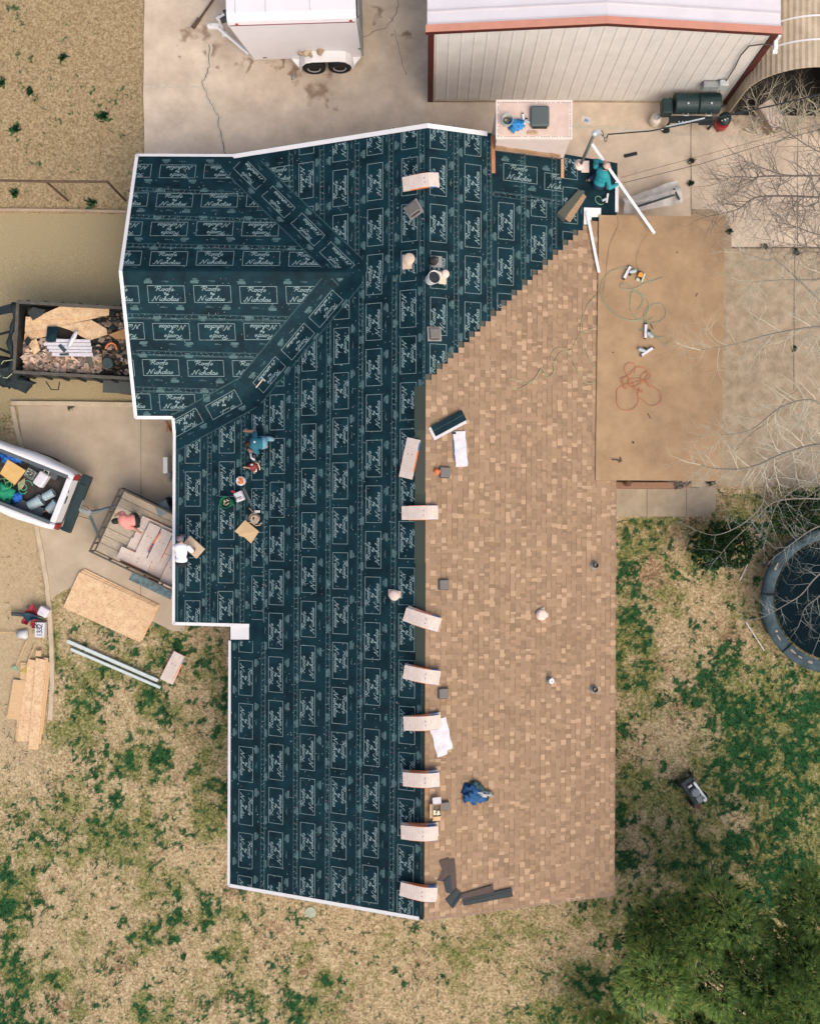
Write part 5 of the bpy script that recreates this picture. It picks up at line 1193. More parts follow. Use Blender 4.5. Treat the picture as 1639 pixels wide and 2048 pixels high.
beige_cap('pale vent cap alone on the black underlayment left of the ridge', 789, 1190, 0, [(0, 0, .14)], [(-.07, .05, .2, .18), (.1, .02, .14, .18)], mt=M_pinkb)
beige_cap('pink round vent cap standing alone on tan shingles', 1081, 1229, 0, [(0, 0, .15)], [(.05, .10, .1, .16), (.1, -.02, .2, .12)], mt=M_pinkb)
r_ = root('vent_pipe', 'dark bottle shaped pipe on a grey plate right of the ridge', 'vent pipe', RM(868, 523, 0, .02)); m = MB(); m.box((.06, 0, .006), (.28, .28, .01)); m.build('flange', M_flange, r_)
m = MB(); m.lathe([(.11, .01), (.1, .12), (.05, .2), (.045, .3), (0, .3)], (-.03, .0, 0), 18); m.build('pipe', mat('brown_black_boot', (.045, .04, .04), .6, .2, 8), r_, smooth=True)
r_ = root('bucket', 'white bucket with black inside standing by the ridge', 'bucket', RM(860, 560, 0, .02)); m = MB(); m.lathe([(.13, 0), (.155, .30), (.16, .33), (.15, .33), (.125, .02), (0, .02)], (0, 0, 0), 26); m.build('pail', M_white, r_)
m = MB(); m.lathe([(.148, .27), (0, .28)], (0, 0, 0), 26); m.build('black_inner_disc', M_black, r_)  # flat black disc set just below the pail rim
# white papers and open bundle
def paper(label, px, py, ang, w_, l_, z=.02, mt=None, curl=.02, name='wrapper', grp='torn white wrappers on the shingles', lift0=0):
    m = MB(); n = 10; vs = []
    for i in range(n+1):
        for j in range(5):
            x = w_*(j/4-.5); y = l_*(i/n-.5); vs.append((x+.01*math.sin(i*1.3), y, curl*(1+noise.noise(Vector((x*6, y*5, px))))))
    m.add(vs, [(i*5+j, i*5+j+1, (i+1)*5+j+1, (i+1)*5+j) for i in range(n) for j in range(4)]+[(i*5+j, (i+1)*5+j, (i+1)*5+j+1, i*5+j+1) for i in range(0)])
    o = mk1(name, label, 'wrapper', m, mt or M_paper, RM(px, py, ang, z+lift0), grp); s_ = o.modifiers.new('solid', 'SOLIDIFY'); s_.thickness = .004; return o
o = paper('long white wrapper lying beside the open dark bundle', 920, 898, -4, .32, .88, .03); 
m = MB(); m.box((-.165, -.02, .0), (.02, .5, .05)); m.build('printed_edge', M_blue, o); m = MB(); m.box((-.15, .40, .03), (.10, .05, .012)); m.build('dark_corner', M_black, o)
paper('left of two white wrappers spread below the blue tipped bundle', 876, 1480, -14, .27, .82, .02); paper('right of two white wrappers spread below the blue tipped bundle', 888, 1468, -12, .26, .82, .012)
r_ = root('open_bundle', 'opened bundle of dark shingles tilted on a white wrapper', 'shingle bundle', RM(895, 849, -27, .02)); m = MB(); m.box((-.02, -.02, .012), (.96, .34, .02)); m.build('wrapper', M_paper, r_, bevel=.008)
m = MB(); m.box((.02, .02, .05), (.90, .27, .07)); m.build('shingle_stack', M_felt, r_, bevel=.006); m = MB(); m.box((.02, .035, .088), (.88, .014, .006)); m.build('seal_line', M_lap, r_)
# orange bag
m = MB(); m.ball((0, 0, .04), (.1, .07, .06), 12, amp=.9); mk1('orange_pouch', 'small orange pouch beside the northernmost square vent', 'pouch', m, mat('orange_plastic', (.75, .18, .06), .5, .2, 9), RM(873, 943, 20, .02), smooth=True)
# carton of caps
r_ = root('carton', 'open cardboard carton holding round white caps by the ridge', 'carton', RM(869, 1617, 0, .02)); m = MB()
for x, y, sx, sy in ((-.11, 0, .012, .3), (.11, 0, .012, .3), (0, -.15, .22, .012), (0, .15, .22, .012)): m.box((x, y, .09), (sx, sy, .18))
m.box((0, 0, .01), (.21, .29, .012)); m.build('box', M_card, r_)
m = MB(); m.box((0, .24, .16), (.22, .15, .01), rx=-.2); m.build('flap', M_paper, r_); m = MB(); m.box((.0, -.21, .15), (.2, .11, .01), rx=.3); m.build('flap', M_lum, r_); m = MB(); m.box((-.15, -.01, .15), (.06, .34, .01)); m.build('flap', M_card, r_)
m = MB(); m.box((0, 0, .08), (.2, .27, .05)); c_ = m.build('coils', mat('dark_nail_coils', (.12, .09, .06), .7, .5, 40), r_)
for x, y in ((-.05, -.03), (-.05, -.09), (.02, -.105), (.06, -.10), (.05, -.05)): m = MB(); m.lathe([(.033, .1), (.033, .14), (0, .145)], (x, y, 0), 14); mk1('plastic_cap_roll', 'white round cap roll standing inside the cardboard carton', 'cap roll', m, mat('cream_plastic', (.75, .66, .5), .5, .05, 8), r_.matrix_world.copy(), 'white cap rolls in the carton')
# jacket
m = MB(); m.ball((0, 0, .05), (.27, .2, .08), 22, amp=1.1); r_ = mk1('jacket', 'blue and grey jacket dropped on the tan shingles', 'jacket', m, mat('deep_blue_cloth', (.012, .075, .19), .8, .5, 7, .5), RM(944, 1588, 35, .02), smooth=True)
m = MB(); m.ball((.22, .16, .05), (.26, .08, .06), 20, amp=1.0, M=Matrix.Rotation(.5, 4, 'Z')); m.build('sleeve', mat('grey_cloth', (.38, .38, .36), .8, .3, 9, .4), r_, smooth=True)
m = MB(); m.ball((-.02, .22, .05), (.16, .1, .05), 18, amp=1.1); m.build('collar', mat('dark_teal_cloth', (.03, .07, .075), .8, .4, 9, .4), r_, smooth=True)
# dark loose shingles at the foot of the slope
M_ds = mat('charcoal_shingle', (.035, .045, .048), .9, .3, 20, .4); M_ds2 = mat('dark_brown_shingle', (.085, .06, .05), .9, .25, 20, .4)
DS = [([(877,1722),(897,1715),(900,1735),(895,1765),(874,1761),(884,1741)], M_ds2, 'crooked dark shingle piece, leftmost of the loose pile'), ([(893,1719),(909,1718),(912,1760),(913,1786),(903,1779),(897,1750)], M_ds2, 'long dark brown shingle strip pointing up in the loose pile'),
 ([(886,1762),(900,1750),(905,1787),(892,1786)], M_ds, 'charcoal shingle scrap under the crooked piece'), ([(891,1801),(912,1777),(926,1790),(905,1818)], M_ds, 'square black shingle piece in the middle of the loose pile'),
 ([(923,1788),(985,1770),(988,1787),(925,1804)], M_ds2, 'brown backed shingle strip lying over the long black strip'), ([(924,1799),(1023,1776),(1025,1793),(926,1812)], M_ds, 'longest black shingle strip at the bottom right of the pile')]
for i, (pts, mt, lb) in enumerate(DS):
    c_ = R(*[sum(p[k] for p in pts)/len(pts) for k in (0, 1)]); m = MB(); m.prism([R(x, y, .03+.006*i)-c_ for x, y in pts], .008); o = m.build('loose_shingle', mt); o.location = c_; tag(o, lb, 'shingle', 'dark loose shingles near the lower eave')
m = MB(); 
for a, b in (((905,1812),(922,1788)), ((926,1806),(1024,1783))):
    A = R(*a, .07); B = R(*b, .07); d = (B-A).normalized(); s_ = Vector((-d.y, d.x, 0))*.012; m.face([A-s_, B-s_, B+s_, A+s_])
mk1('black_sealant_tape', 'narrow black sealant tape along the long black shingle', 'tape', m, M_black, Matrix.Identity(4))
# cut shingle strips near the kneeling person
for pts, mt, lb in (([(1157,378),(1167,386),(1128,437),(1114,425)], mat('olive_grey_shingle', (.075, .08, .06), .9, .2, 20, .4), 'dark olive shingle strip on black underlayment near the teal shirt'), ([(1164,386),(1172,393),(1139,445),(1129,437)], mat('brown_shingle_strip', (.33, .21, .125), .9, .25, 20, .4), 'brown shingle strip lying against the dark olive strip'), ([(1114,425),(1128,437),(1128,447),(1112,430)], M_ds, 'black scrap at the lower end of the two strips')):
    c_ = R(*[sum(p[k] for p in pts)/len(pts) for k in (0, 1)]); m = MB(); m.prism([R(x, y, .045)-c_ for x, y in pts], .03); o = m.build('shingle_strip', mt); o.location = c_; tag(o, lb, 'shingle')
# long white metal strips
def bar(name, label, cat, a, za, b, zb, w_, h_, mt, group=None):
    A = P(*a, za); B = P(*b, zb); d = B-A; m = MB(); M = Matrix.Translation((A+B)/2) @ d.to_track_quat('X', 'Z').to_matrix().to_4x4(); m.box((0, 0, 0), (d.length, w_, h_)); m.box((0, w_/2, -h_), (d.length, .006, h_*3))
    return mk1(name, label, cat, m, mt, M, group)
bar('drip_edge_strip', 'long white metal strip held slanting by the kneeling person in teal', 'metal strip', (1183, 288), 3.35, (1308, 467), 3.05, .075, .012, M_white)
bar('drip_edge_strip', 'shorter white metal strip leaning on the tan shingles beside the patio roof', 'metal strip', (1173, 424), 3.12, (1197, 545), 3.05, .07, .012, M_white)
# tools
M_tool = mat('white_tool_magazine', (.66, .62, .64), .4, .1, 9); M_toolg = mat('pale_green_grey_tool', (.38, .43, .42), .4, .15, 9)
def nailgun(label, M, flip=1, body=None, extra=None, s=1.0):
    r_ = root('nail_gun', label, 'nail gun', M @ Matrix.Scale(s, 4), 'nail guns on the roofs')
    m = MB(); m.box((0, 0, .04), (.07, .36, .07)); m.build('magazine', M_tool, r_, bevel=.008)
    m = MB(); m.box((0, .19*1, .05), (.06, .04, .06)); m.box((0, -.19, .045), (.05, .03, .05)); m.box((flip*.075, 0, .045), (.10, .06, .04), flip*.5); m.build('handle', M_black, r_, bevel=.006)
    m = MB(); m.lathe([(.045, -.10), (.05, .06), (.03, .09)], (flip*.12, -.10, .06), 14, M=Matrix.Rotation(flip*.9, 4, 'Z') @ Matrix.Rotation(math.pi/2, 4, 'X')); m.build('motor_body', body or M_toolg, r_)
    return r_
nailgun('grey and white nail gun, uppermost on the brown patio roof', frame(1252, 546, -152, pl=PC, lift=.01), -1)
nailgun('upright nail gun at the middle of the brown patio roof', frame(1289, 663, 2, pl=PC, lift=.01), 1)
nailgun('slanted nail gun, lowest on the brown patio roof', frame(1292, 704, 56, pl=PC, lift=.01), -1)
r_ = root('coil_nailer', 'orange and green tool next to the uppermost nail gun', 'nail gun', frame(1279, 553, 20, pl=PC, lift=.01))
m = MB(); m.box((-.02, .02, .06), (.12, .12, .10)); m.build('housing', mat('bright_orange_plastic', (.80, .30, .03), .5, .12, 12), r_, bevel=.02); m = MB(); m.box((.08, -.01, .04), (.05, .24, .05)); m.box((-.03, -.11, .04), (.1, .08, .05)); m.build('magazine', mat('pale_yellow_green_plastic', (.50, .52, .38), .5, .12, 12), r_, bevel=.01)
m = MB(); m.box((-.06, .08, .07), (.07, .05, .06)); m.box((.02, -.05, .07), (.04, .1, .05)); m.build('grip', M_black, r_)
coil('air_hose', 'pale green hose looping round the upper tools on the patio roof', 'hose', (1285, 570), 0, 2, .50, M_hose, 21, .3, .007, PC, group='air hoses on the patio roof')
coil('air_hose', 'green hose tangled beside the middle nail gun', 'hose', (1282, 640), 0, 3, .30, M_hose, 23, .5, .006, PC, group='air hoses on the patio roof')
coil('power_cord', 'tangled red cord in a loose coil on the patio roof', 'cord', (1268, 772), 0, 7, .21, mat('red_orange_cord', (.50, .17, .09), .6, .15, 10), 25, .5, .007, PC)
m = MB(); pts = [(1203,640),(1190,655),(1160,668),(1140,700),(1120,705),(1108,725),(1107,745),(1095,755),(1083,735),(1078,745),(1060,765),(1032,780),(1018,770),(1018,757),(1040,765),(1065,763),(1080,738)]
def spline(pts, k=5):
    out = []; n = len(pts)
    for i in range(n-1):
        p0, p1, p2, p3 = pts[max(i-1, 0)], pts[i], pts[i+1], pts[min(i+2, n-1)]
        for j in range(k):
            t = j/k; out.append(tuple(.5*((2*p1[c])+(-p0[c]+p2[c])*t+(2*p0[c]-5*p1[c]+4*p2[c]-p3[c])*t*t+(-p0[c]+3*p1[c]-3*p2[c]+p3[c])*t**3) for c in range(len(p1))))
    return out+[pts[-1]]
m.tube([R(x, y, .03) for x, y in spline(pts)], .008, 5)
m.tube([R(x, y, .035) for x, y in spline([(1197,745),(1180,720),(1168,690),(1160,665),(1163,640),(1175,610),(1192,590)])], .008, 5); m.tube([R(x, y, .035) for x, y in spline([(1190,765),(1170,765),(1155,745),(1145,720),(1130,700),(1112,697),(1100,715),(1108,735),(1100,752),(1085,745)])], .008, 5)
mk1('air_hose', 'pale green hose snaking across the tan shingles', 'hose', m, mat('straw_green_hose', (.36, .36, .20), .6, .15, 10), Matrix.Identity(4), smooth=True)
m = MB(); m.tube([Q(x, y, PC, .02) for x, y in spline([(1232,429),(1236,450),(1225,475),(1216,500),(1212,540),(1205,590)])], .005, 5); m.tube([Q(x, y, PC, .02) for x, y in spline([(1294,470),(1280,490),(1272,520),(1278,545)])], .004, 5)
mk1('thin_cord', 'thin tan cord trailing down the left of the patio roof', 'cord', m, M_wood, Matrix.Identity(4))
m = MB(); m.box((0, 0, .02), (.26, .025, .02)); m.box((.11, .02, .02), (.03, .12, .02), .3); m.box((.09, -.03, .02), (.03, .09, .02), -.7); mk1('broken_stick', 'small brown forked stick near the lower left of the patio roof', 'stick', m, M_rust, frame(1232, 920, 4, pl=PC, lift=.005))
m = MB(); m.ball((0, 0, .02), (.03, .025, .02), 8); mk1('dark_knot', 'tiny dark round spot object low on the patio roof', 'debris', m, M_black, frame(1265, 885, 4, pl=PC, lift=.0))
for (x, y, a, l_) in ((1297, 832, 62, .16), (1392, 590, -60, .1), (1302, 653, 60, .14), (1353, 505, 20, .05), (1225, 705, 5, .05)):
    m = MB(); m.box((0, 0, .008), (l_, .02, .014)); mk1('bark_strip', 'dark bark sliver lying flat on the brown patio roof', 'bark', m, M_rust, frame(x, y, a, pl=PC, lift=.003), 'bark slivers on the patio roof')
# tools in the middle of the left slope
m = MB(); m.tube([(0, -.15, .03), (0, .14, .03)], .017, 6); r_ = mk1('hammer', 'hammer with pale handle near the lower valley strip', 'hammer', m, M_beige, RM(520, 767, 42, .02)); m = MB(); m.box((.0, .16, .03), (.17, .04, .04)); m.build('head', M_galv, r_, bevel=.008)
r_ = root('tool_belt', 'red and white leather tool belt below the crouching person', 'tool belt', RM(509, 934, 0, .02)); m = MB(); m.ball((0, 0, .08), (.14, .11, .09), 16, amp=.6); m.build('pouch', mat('red_brown_leather', (.20, .025, .02), .6, .4, 12, .4), r_, smooth=True)
m = MB(); m.tube([(.08, .12, .1), (.18, .08, .12), (.22, -.02, .1), (.2, -.08, .06)], .018, 6); m.tube([(.02, -.13, .08), (.1, -.12, .08), (.12, -.05, .1)], .022, 6); m.build('strap', M_beige, r_, smooth=True); m = MB(); m.tube([(-.12, -.02, .1), (-.3, 0, .06)], .022, 6); m.build('tool_handle', M_lum, r_)
m = MB(); m.box((.02, .05, .15), (.05, .04, .06)); m.box((-.05, -.03, .15), (.04, .05, .05), .5); m.build('loose_tool', M_tool, r_)
r_ = root('nail_box', 'orange and white box of cap nails on the underlayment', 'box', RM(484, 962, 10, .02)); m = MB(); m.lathe([(.12, 0), (.13, .12), (.115, .14), (0, .12)], (0, 0, 0), 9); m.build('tub', M_paper, r_); m = MB()
for i in range(14): m.box((rnd(-.03, .09), rnd(-.07, .07), .14), (.05, .04, .03), rnd(0, 3))
m.build('caps', mat('orange_caps', (.75, .24, .08), .5, .2, 12), r_)
r_ = root('white_tool_case', 'white tool case with red handle next to the green bucket', 'case', RM(481, 993, -22, .02)); m = MB(); m.box((0, 0, .07), (.23, .25, .14)); m.build('case', M_paper, r_, bevel=.02); m = MB(); m.box((-.09, -.02, .075), (.02, .12, .145)); m.box((.0, -.03, .076), (.14, .018, .142)); m.build('latch', M_black, r_)
m = MB(); m.box((-.1, .17, .08), (.05, .14, .03), .8); m.box((.03, -.075, .145), (.1, .012, .006)); m.build('handle', mat('crimson_plastic', (.40, .03, .05), .5, .1, 9), r_)
r_ = root('bucket', 'green bucket holding plastic caps on the black underlayment', 'bucket', RM(459, 1005, 0, .02)); m = MB(); m.lathe([(.12, 0), (.15, .27), (.158, .3), (.146, .3), (.115, .02), (0, .02)], (0, 0, 0), 26); m.build('pail', mat('green_plastic', (.006, .16, .06), .45, .08, 5), r_)
m = MB(); m.lathe([(.135, .2), (0, .21)], (0, 0, 0), 20); m.build('painted_shade_disc', M_black, r_); m = MB()  # flat black disc paints the shade inside the green pail
for i in range(16): m.ball((rnd(-.07, .08), rnd(-.08, .07), .215), (.022, .018, .012), 6)
m.build('caps', M_beige, r_)
m = MB(); m.box((0, 0, .015), (.07, .56, .03)); mk1('steel_level', 'dark grey metal straight edge beside the white tool case', 'level', m, mat('dark_steel', (.06, .085, .09), .5, .2, 9), RM(496, 994, -26, .02), bevel=.006)
r_ = root('rope_basket', 'basket of coiled tan rope and hose on the underlayment', 'basket', RM(513, 1036, 0, .02)); m = MB(); m.lathe([(.11, 0), (.13, .16), (.12, .16), (.1, .02), (0, .02)], (0, 0, 0), 18); m.build('basket', M_wood, r_)
m = MB()
for k in range(5): m.tube([(math.cos(a)*(.05+.016*k)+.01*k, math.sin(a)*(.05+.014*k)-.01*k, .15+.008*(k % 3)) for a in np.linspace(0, 6.2, 14)], .01, 5)
m.build('rope', M_beige, r_); m = MB(); m.tube([(-.1, -.15, .03), (0, -.2, .03), (.12, -.19, .03), (.17, -.12, .03)], .012, 5); m.build('rope_end', M_lum, r_); m = MB(); m.tube([(-.05, .15, .08), (-.2, .26, .03)], .016, 5); m.build('handle', M_lum, r_); m = MB(); m.tube([(-.1, -.12, .03), (-.28, -.12, .02), (-.4, -.16, .02)], .012, 5); m.build('rope_end', M_lum, r_)
m = MB(); m.box((.06, .17, .06), (.14, .06, .06)); m.box((.0, .13, .07), (.06, .05, .06), .6); m.build('tool', M_tool, r_)
m = MB(); c_ = R(494, 1063, .05); m.prism([R(x, y, .05)-c_ for x, y in ((490, 1040), (518, 1063), (502, 1087), (488, 1074), (478, 1072), (477, 1068), (469, 1063))], .012); o = m.build('cardboard_piece', mat('tan_cardboard', (.56, .385, .21), .85, .06, 6)); o.location = c_; tag(o, 'torn tan cardboard piece below the rope basket', 'cardboard')
# corner near the teal person
nailgun('pale nail gun with coiled green hose beside the white flashing', frame(1212, 397, 10, pl=MR, lift=.02), -1, s=.7)
coil('air_hose', 'small green hose ring below the kneeling person', 'hose', (1197, 402), 0, 1, .12, M_hose, 33, .1, .008, MR)
mast = root('service_mast', 'grey electrical mast pipe rising through the felt with a weatherhead', 'mast', Matrix.Identity(4)); b0 = R(1160, 330); tp_ = Vector((b0.x, b0.y, 5.15))
m = MB(); m.tube([b0-Vector((0, 0, .05)), tp_], .042, 10); m.build('pipe', mat('grey_green_pipe', (.13, .145, .135), .5, .15, 8), mast, smooth=True)
m = MB(); m.lathe([(.15, 0), (.14, .02), (.07, .06), (.06, .12)], b0+Vector((-.04, 0, .01)), 20); m.box(b0+Vector((.12, -.05, .02)), (.2, .3, .02)); m.build('flange', M_pinkb, mast)
m = MB(); m.ball(tp_, (.08, .07, .07), 12); m.box(tp_+Vector((.08, .02, .02)), (.12, .1, .07)); m.build('weatherhead', M_galv, mast, smooth=False)
for seed in (1, 2, 3): m = MB(); m.tube(spline([tuple(tp_+Vector((.08, 0, 0))), tuple(tp_+Vector((.2, .1*seed-.2, -.1))), tuple(tp_+Vector((.3, .18-.1*seed, -.22))), tuple(tp_+Vector((.34, .02, -.1)))]), .009, 5); m.build('wire', M_black if seed > 1 else M_galv, mast)
m = MB(); a = tp_+Vector((.34, .02, -.1)); m.tube([a, P(1300, 262, 4.95), P(1420, 238, 4.9), P(1540, 212, 5.0), P(1800, 150, 5.4)], .017, 6); mk1('service_cable', 'thick black service cable running right from the mast', 'cable', m, M_black, Matrix.Identity(4))
m = MB(); m.tube([P(1236, 262, 4.97), P(1326, 259, 4.93)], .006, 4); m.tube([P(1330, 254, 4.93), P(1408, 236, 4.91)], .019, 6); m.build('bare_wire', M_galv, bpy.data.objects['service_cable'])
m = MB(); m.tube([R(1241, 367, .05), P(1400, 328, 3.1), P(1530, 288, 3.5), P(1800, 215, 4.3)], .007, 4); mk1('phone_wire', 'lower of two thin dark wires leaving the eave corner', 'wire', m, M_black, Matrix.Identity(4))
m = MB(); m.tube([R(1241, 355, .05), P(1400, 312, 3.1), P(1530, 277, 3.5), P(1800, 205, 4.3)], .005, 4); mk1('phone_wire', 'upper of two thin dark wires leaving the eave corner', 'wire', m, M_rust, Matrix.Identity(4))
m = MB(); m.tube([R(1236, 368, .05), R(1244, 366, .08), R(1250, 369, .06)], .012, 5); mk1('wire_hook', 'small brass hook holding the thin wires at the eave', 'hook', m, mat('brass', (.35, .26, .1), .4, .2, 10), Matrix.Identity(4))
# things on the chimney cap
zc = 4.562
r_ = root('bucket', 'clear bucket of nails on the chimney top', 'bucket', frame(1013, 246, 0, zc)); m = MB(); m.lathe([(.11, 0), (.135, .2), (.14, .22), (.128, .22), (.105, .015), (0, .015)], (0, 0, 0), 24); m.build('pail', mat('cloudy_plastic', (.45, .46, .42), .3, .1, 6), r_); m = MB()
for i in range(20): m.ball((rnd(-.07, .07), rnd(-.07, .07), .12), (.02, .012, .01), 6, col=random.choice([(.12, .07, .04), (.03, .2, .12), (.4, .35, .3)]))
m.lathe([(.11, .1), (0, .11)], (0, 0, 0), 18, col=(.1, .09, .07)); m.build('nails', mat('loose_nails', (1, 1, 1), .5, .2, 20, attr='tint'), r_)
m = MB(); m.ball((0, 0, .07), (.14, .13, .08), 22, amp=1.2); m.ball((.12, .02, .05), (.09, .12, .06), 18, amp=1.1); mk1('blue_gloves', 'crumpled light blue gloves on the chimney top', 'gloves', m, mat('light_blue_cloth', (.03, .22, .50), .7, .35, 9, .4), frame(1029, 253, 0, zc), smooth=True)
nailgun('nail gun on the chimney top next to the grey case', frame(1046, 240, -8, zc), 1, s=.75)
m = MB(); m.box((0, 0, .07), (.46, .50, .13)); r_ = mk1('tool_case', 'dark green grey hard case on the chimney top', 'case', m, mat('grey_green_hard_case', (.085, .105, .10), .75, .12, 60, .3), frame(1078, 235.5, 0, zc), bevel=.05, seg=4); m = MB(); m.box((0, -.26, .05), (.36, .03, .08)); m.build('handle', M_black, r_)
m = MB(); m.box((0, 0, .01), (.24, .07, .02)); 
for i in range(5): m.box((-.09+.045*i, .01, .028), (.02, .04, .014), .3)
mk1('nail_strip', 'short brown strip of nails in front of the grey case', 'nail strip', m, M_card, frame(1064, 266, 0, zc))

# ------------------------------------------------------------ things on the ground
def sheetpile():
    A = [P(x, y, 0) for x, y in ((158, 1142), (313, 1212), (282, 1284), (132, 1215))]; c_ = sum(A, Vector())/4
    for k, lb in enumerate(('lowest strand board sheet of the stack of three beside the driveway', 'middle strand board sheet sticking out of the stack of three', 'top strand board sheet lying on the stack beside the driveway')):
        m = MB(); off = Vector(((2-k)*.05, (2-k)*.035, 0)); M = Matrix.Translation(c_+off+Vector((0, 0, .05+.02*k))) @ Matrix.Rotation(math.radians(-24.3-(2-k)*.7), 4, 'Z'); m.box((0, 0, 0), (2.44, 1.14, .018)); mk1('strand_board', lb, 'board', m, M_osb, M, 'strand board sheets by the driveway')
sheetpile()
M_gut = mat('pale_aluminium_paint', (.50, .56, .54), .5, .1, 9)
bar('gutter_length', 'upper of two long pale metal gutters lying in the grass', 'gutter', (135, 1282), .06, (316, 1361), .06, .10, .05, M_gut, 'metal gutters in the grass'); bar('gutter_length', 'lower of two long pale metal gutters lying in the grass', 'gutter', (142, 1298), .06, (321, 1375), .06, .08, .05, M_gut, 'metal gutters in the grass')
bundle('shingle bundle lying alone in the grass beside the gutters', frame(346, 1334, -63, .04), L=.90, W_=.34, seed=80); bundle('lower shingle bundle of the pair in the grass, mostly covered', frame(350, 1336, -66, .0), L=.9, W_=.30, seed=81, prints=False)
LB = 'long boards piled by the kerb'
for k, (pts, z, lb) in enumerate([([(31,1480),(56,1483),(66,1330),(44,1330)], .04, 'leftmost of the long boards beside the kerb'), ([(34,1482),(60,1484),(76,1322),(57,1318)], .07, 'long board second from the left by the kerb'), ([(57,1498),(77,1499),(92,1320),(72,1316)], .11, 'widest uppermost long board reaching lowest by the kerb'), ([(74,1490),(82,1488),(97,1316),(88,1315)], .08, 'narrow long board right of the widest one'), ([(80,1470),(86,1468),(102,1325),(95,1323)], .05, 'outermost right narrow board along the kerb')]):
    flat('long_board', lb, 'board', pts, z, .03, M_osb if k in (1, 2) else M_lum, LB)
flat('plywood_piece', 'plywood rectangle left of the long boards', 'board', [(27,1359),(54,1361),(41,1441),(14,1436)], .06, .02, M_lum); flat('plywood_piece', 'small wood block above the long boards', 'board', [(72,1301),(83,1302),(82,1313),(71,1312)], .10, .04, M_lum); flat('plywood_piece', 'orange tinted board half hidden behind the plywood rectangle', 'board', [(42,1325),(58,1326),(55,1362),(40,1358)], .02, .02, M_osb)
# folded camp chair in red, white buckets with lids and numbers, shovel and rakes
r_ = root('camp_chair', 'red camp chair with a dark blue seat collapsed on the grass', 'chair', frame(70, 1233, 5, 0)); M_redc = mat('dark_red_cloth', (.22, .012, .02), .7, .4, 7, .3); M_navy = mat('navy_cloth', (.008, .04, .07), .7, .3, 7, .3)
for pts, mt, z in (([(-.22,.12),(.0,.40),(.20,.20),(.16,.05),(-.1,.02)], M_redc, .24), ([(-.30,-.12),(-.18,.05),(-.05,-.1),(-.12,-.24),(-.3,-.2)], M_redc, .2), ([(-.02,-.12),(.14,.0),(.16,-.3),(.02,-.32)], M_redc, .2), ([(-.26,.08),(-.1,.14),(.1,.1),(.38,-.05),(.1,-.03),(-.06,-.14),(-.18,-.04)], M_navy, .3)):
    m = MB(); n = len(pts); cx_, cy_ = sum(p[0] for p in pts)/n, sum(p[1] for p in pts)/n; m.add([(cx_, cy_, z-.09)]+[(x, y, z) for x, y in pts], [(0, i+1, (i+1) % n+1) for i in range(n)]); o = m.build('seat' if mt is M_navy else 'fabric_panel', mt, r_); s_ = o.modifiers.new('s', 'SOLIDIFY'); s_.thickness = .012
m = MB(); m.box((-.42, .03, .08), (.46, .10, .05)); m.tube([(-.65, .07, .12), (.3, .03, .14)], .015, 5); m.tube([(-.1, -.3, 0), (.1, .35, .26)], .012, 5); m.tube([(-.25, .3, 0), (.2, -.3, .25)], .012, 5); m.build('frame', M_dkgrey, r_)
m = MB(); m.box((0, 0, .13), (.30, .27, .26)); r_ = mk1('cooler', 'white cooler with rounded lid beside the red chair', 'cooler', m, M_paper, frame(93, 1222, 28, 0), bevel=.04, seg=3); m = MB(); m.box((-.02, -.05, .262), (.12, .02, .008)); m.build('handle', M_galv, r_)
m = MB(); m.box((0, 0, .10), (.28, .43, .20)); r_ = mk1('white_box', 'white box with large dark handwritten figures on top', 'box', m, M_paper, frame(85, 1258, 2, 0), bevel=.01)
m = MB(); dig = {'1': [[(0, .0), (0, 1)]], '3': [[(0, .9), (.4, 1), (.5, .75), (.15, .55), (.55, .4), (.5, .1), (0, .05)]], '2': [[(0, .8), (.2, 1), (.5, .85), (.4, .5), (0, .05), (.55, .0)]]}
x = -.15
for ch in '1332':
    for st_ in dig[ch]:
        pp_ = [Vector((.075-(y_*.15), x+x_*.13, .2015)) for x_, y_ in st_]
        for a, b in zip(pp_[:-1], pp_[1:]): m.box((a+b)/2+Vector((0, 0, rnd(0, .0008))), ((b-a).length+.012, .022, .003), math.atan2((b-a).y, (b-a).x))
    x += .055 if ch == '1' else .092
m.build('figures', M_navy, r_)
r_ = root('shovel', 'grey scoop shovel with pale handle lying on the dry grass', 'shovel', frame(46, 1268, 2, 0)); m = MB(); m.add([(-.18, -.03, .05), (-.16, .10, .03), (.12, .16, .02), (.16, .1, .04), (.16, -.1, .04), (.12, -.15, .02), (-.12, -.12, .03), (.0, 0, .09)], [(0, 7, 1), (1, 7, 2), (2, 7, 3), (3, 7, 4), (4, 7, 5), (5, 7, 6), (6, 7, 0)]); o = m.build('blade', mat('pale_grey_plastic', (.48, .49, .49), .5, .1, 5), r_, smooth=True); s_ = o.modifiers.new('s', 'SOLIDIFY'); s_.thickness = .01
m = MB(); m.tube([(-.17, .03, .05), (-1.3, .06, .05)], .014, 6); m.build('handle', M_lum, r_)
for a, b, lb, hm in (((54, 1281), (33, 1330), 'left garden rake with green head in the dry grass', M_hose), ((71, 1287), (52, 1335), 'right garden rake with yellow head beside the boards', mat('yellow_plastic', (.5, .38, .08), .6, .1, 9))):
    A, B = P(*a, .05), P(*b, .05); m = MB(); m.tube([A, B], .013, 6); r_ = mk1('rake', lb, 'rake', m, M_lum, Matrix.Identity(4)); m = MB(); d = (B-A).normalized(); s_ = Vector((-d.y, d.x, 0))
    for k in range(-4, 5): m.tube([B, B+d*.18+s_*.03*k], .006, 4)
    m.build('head', hm, r_)
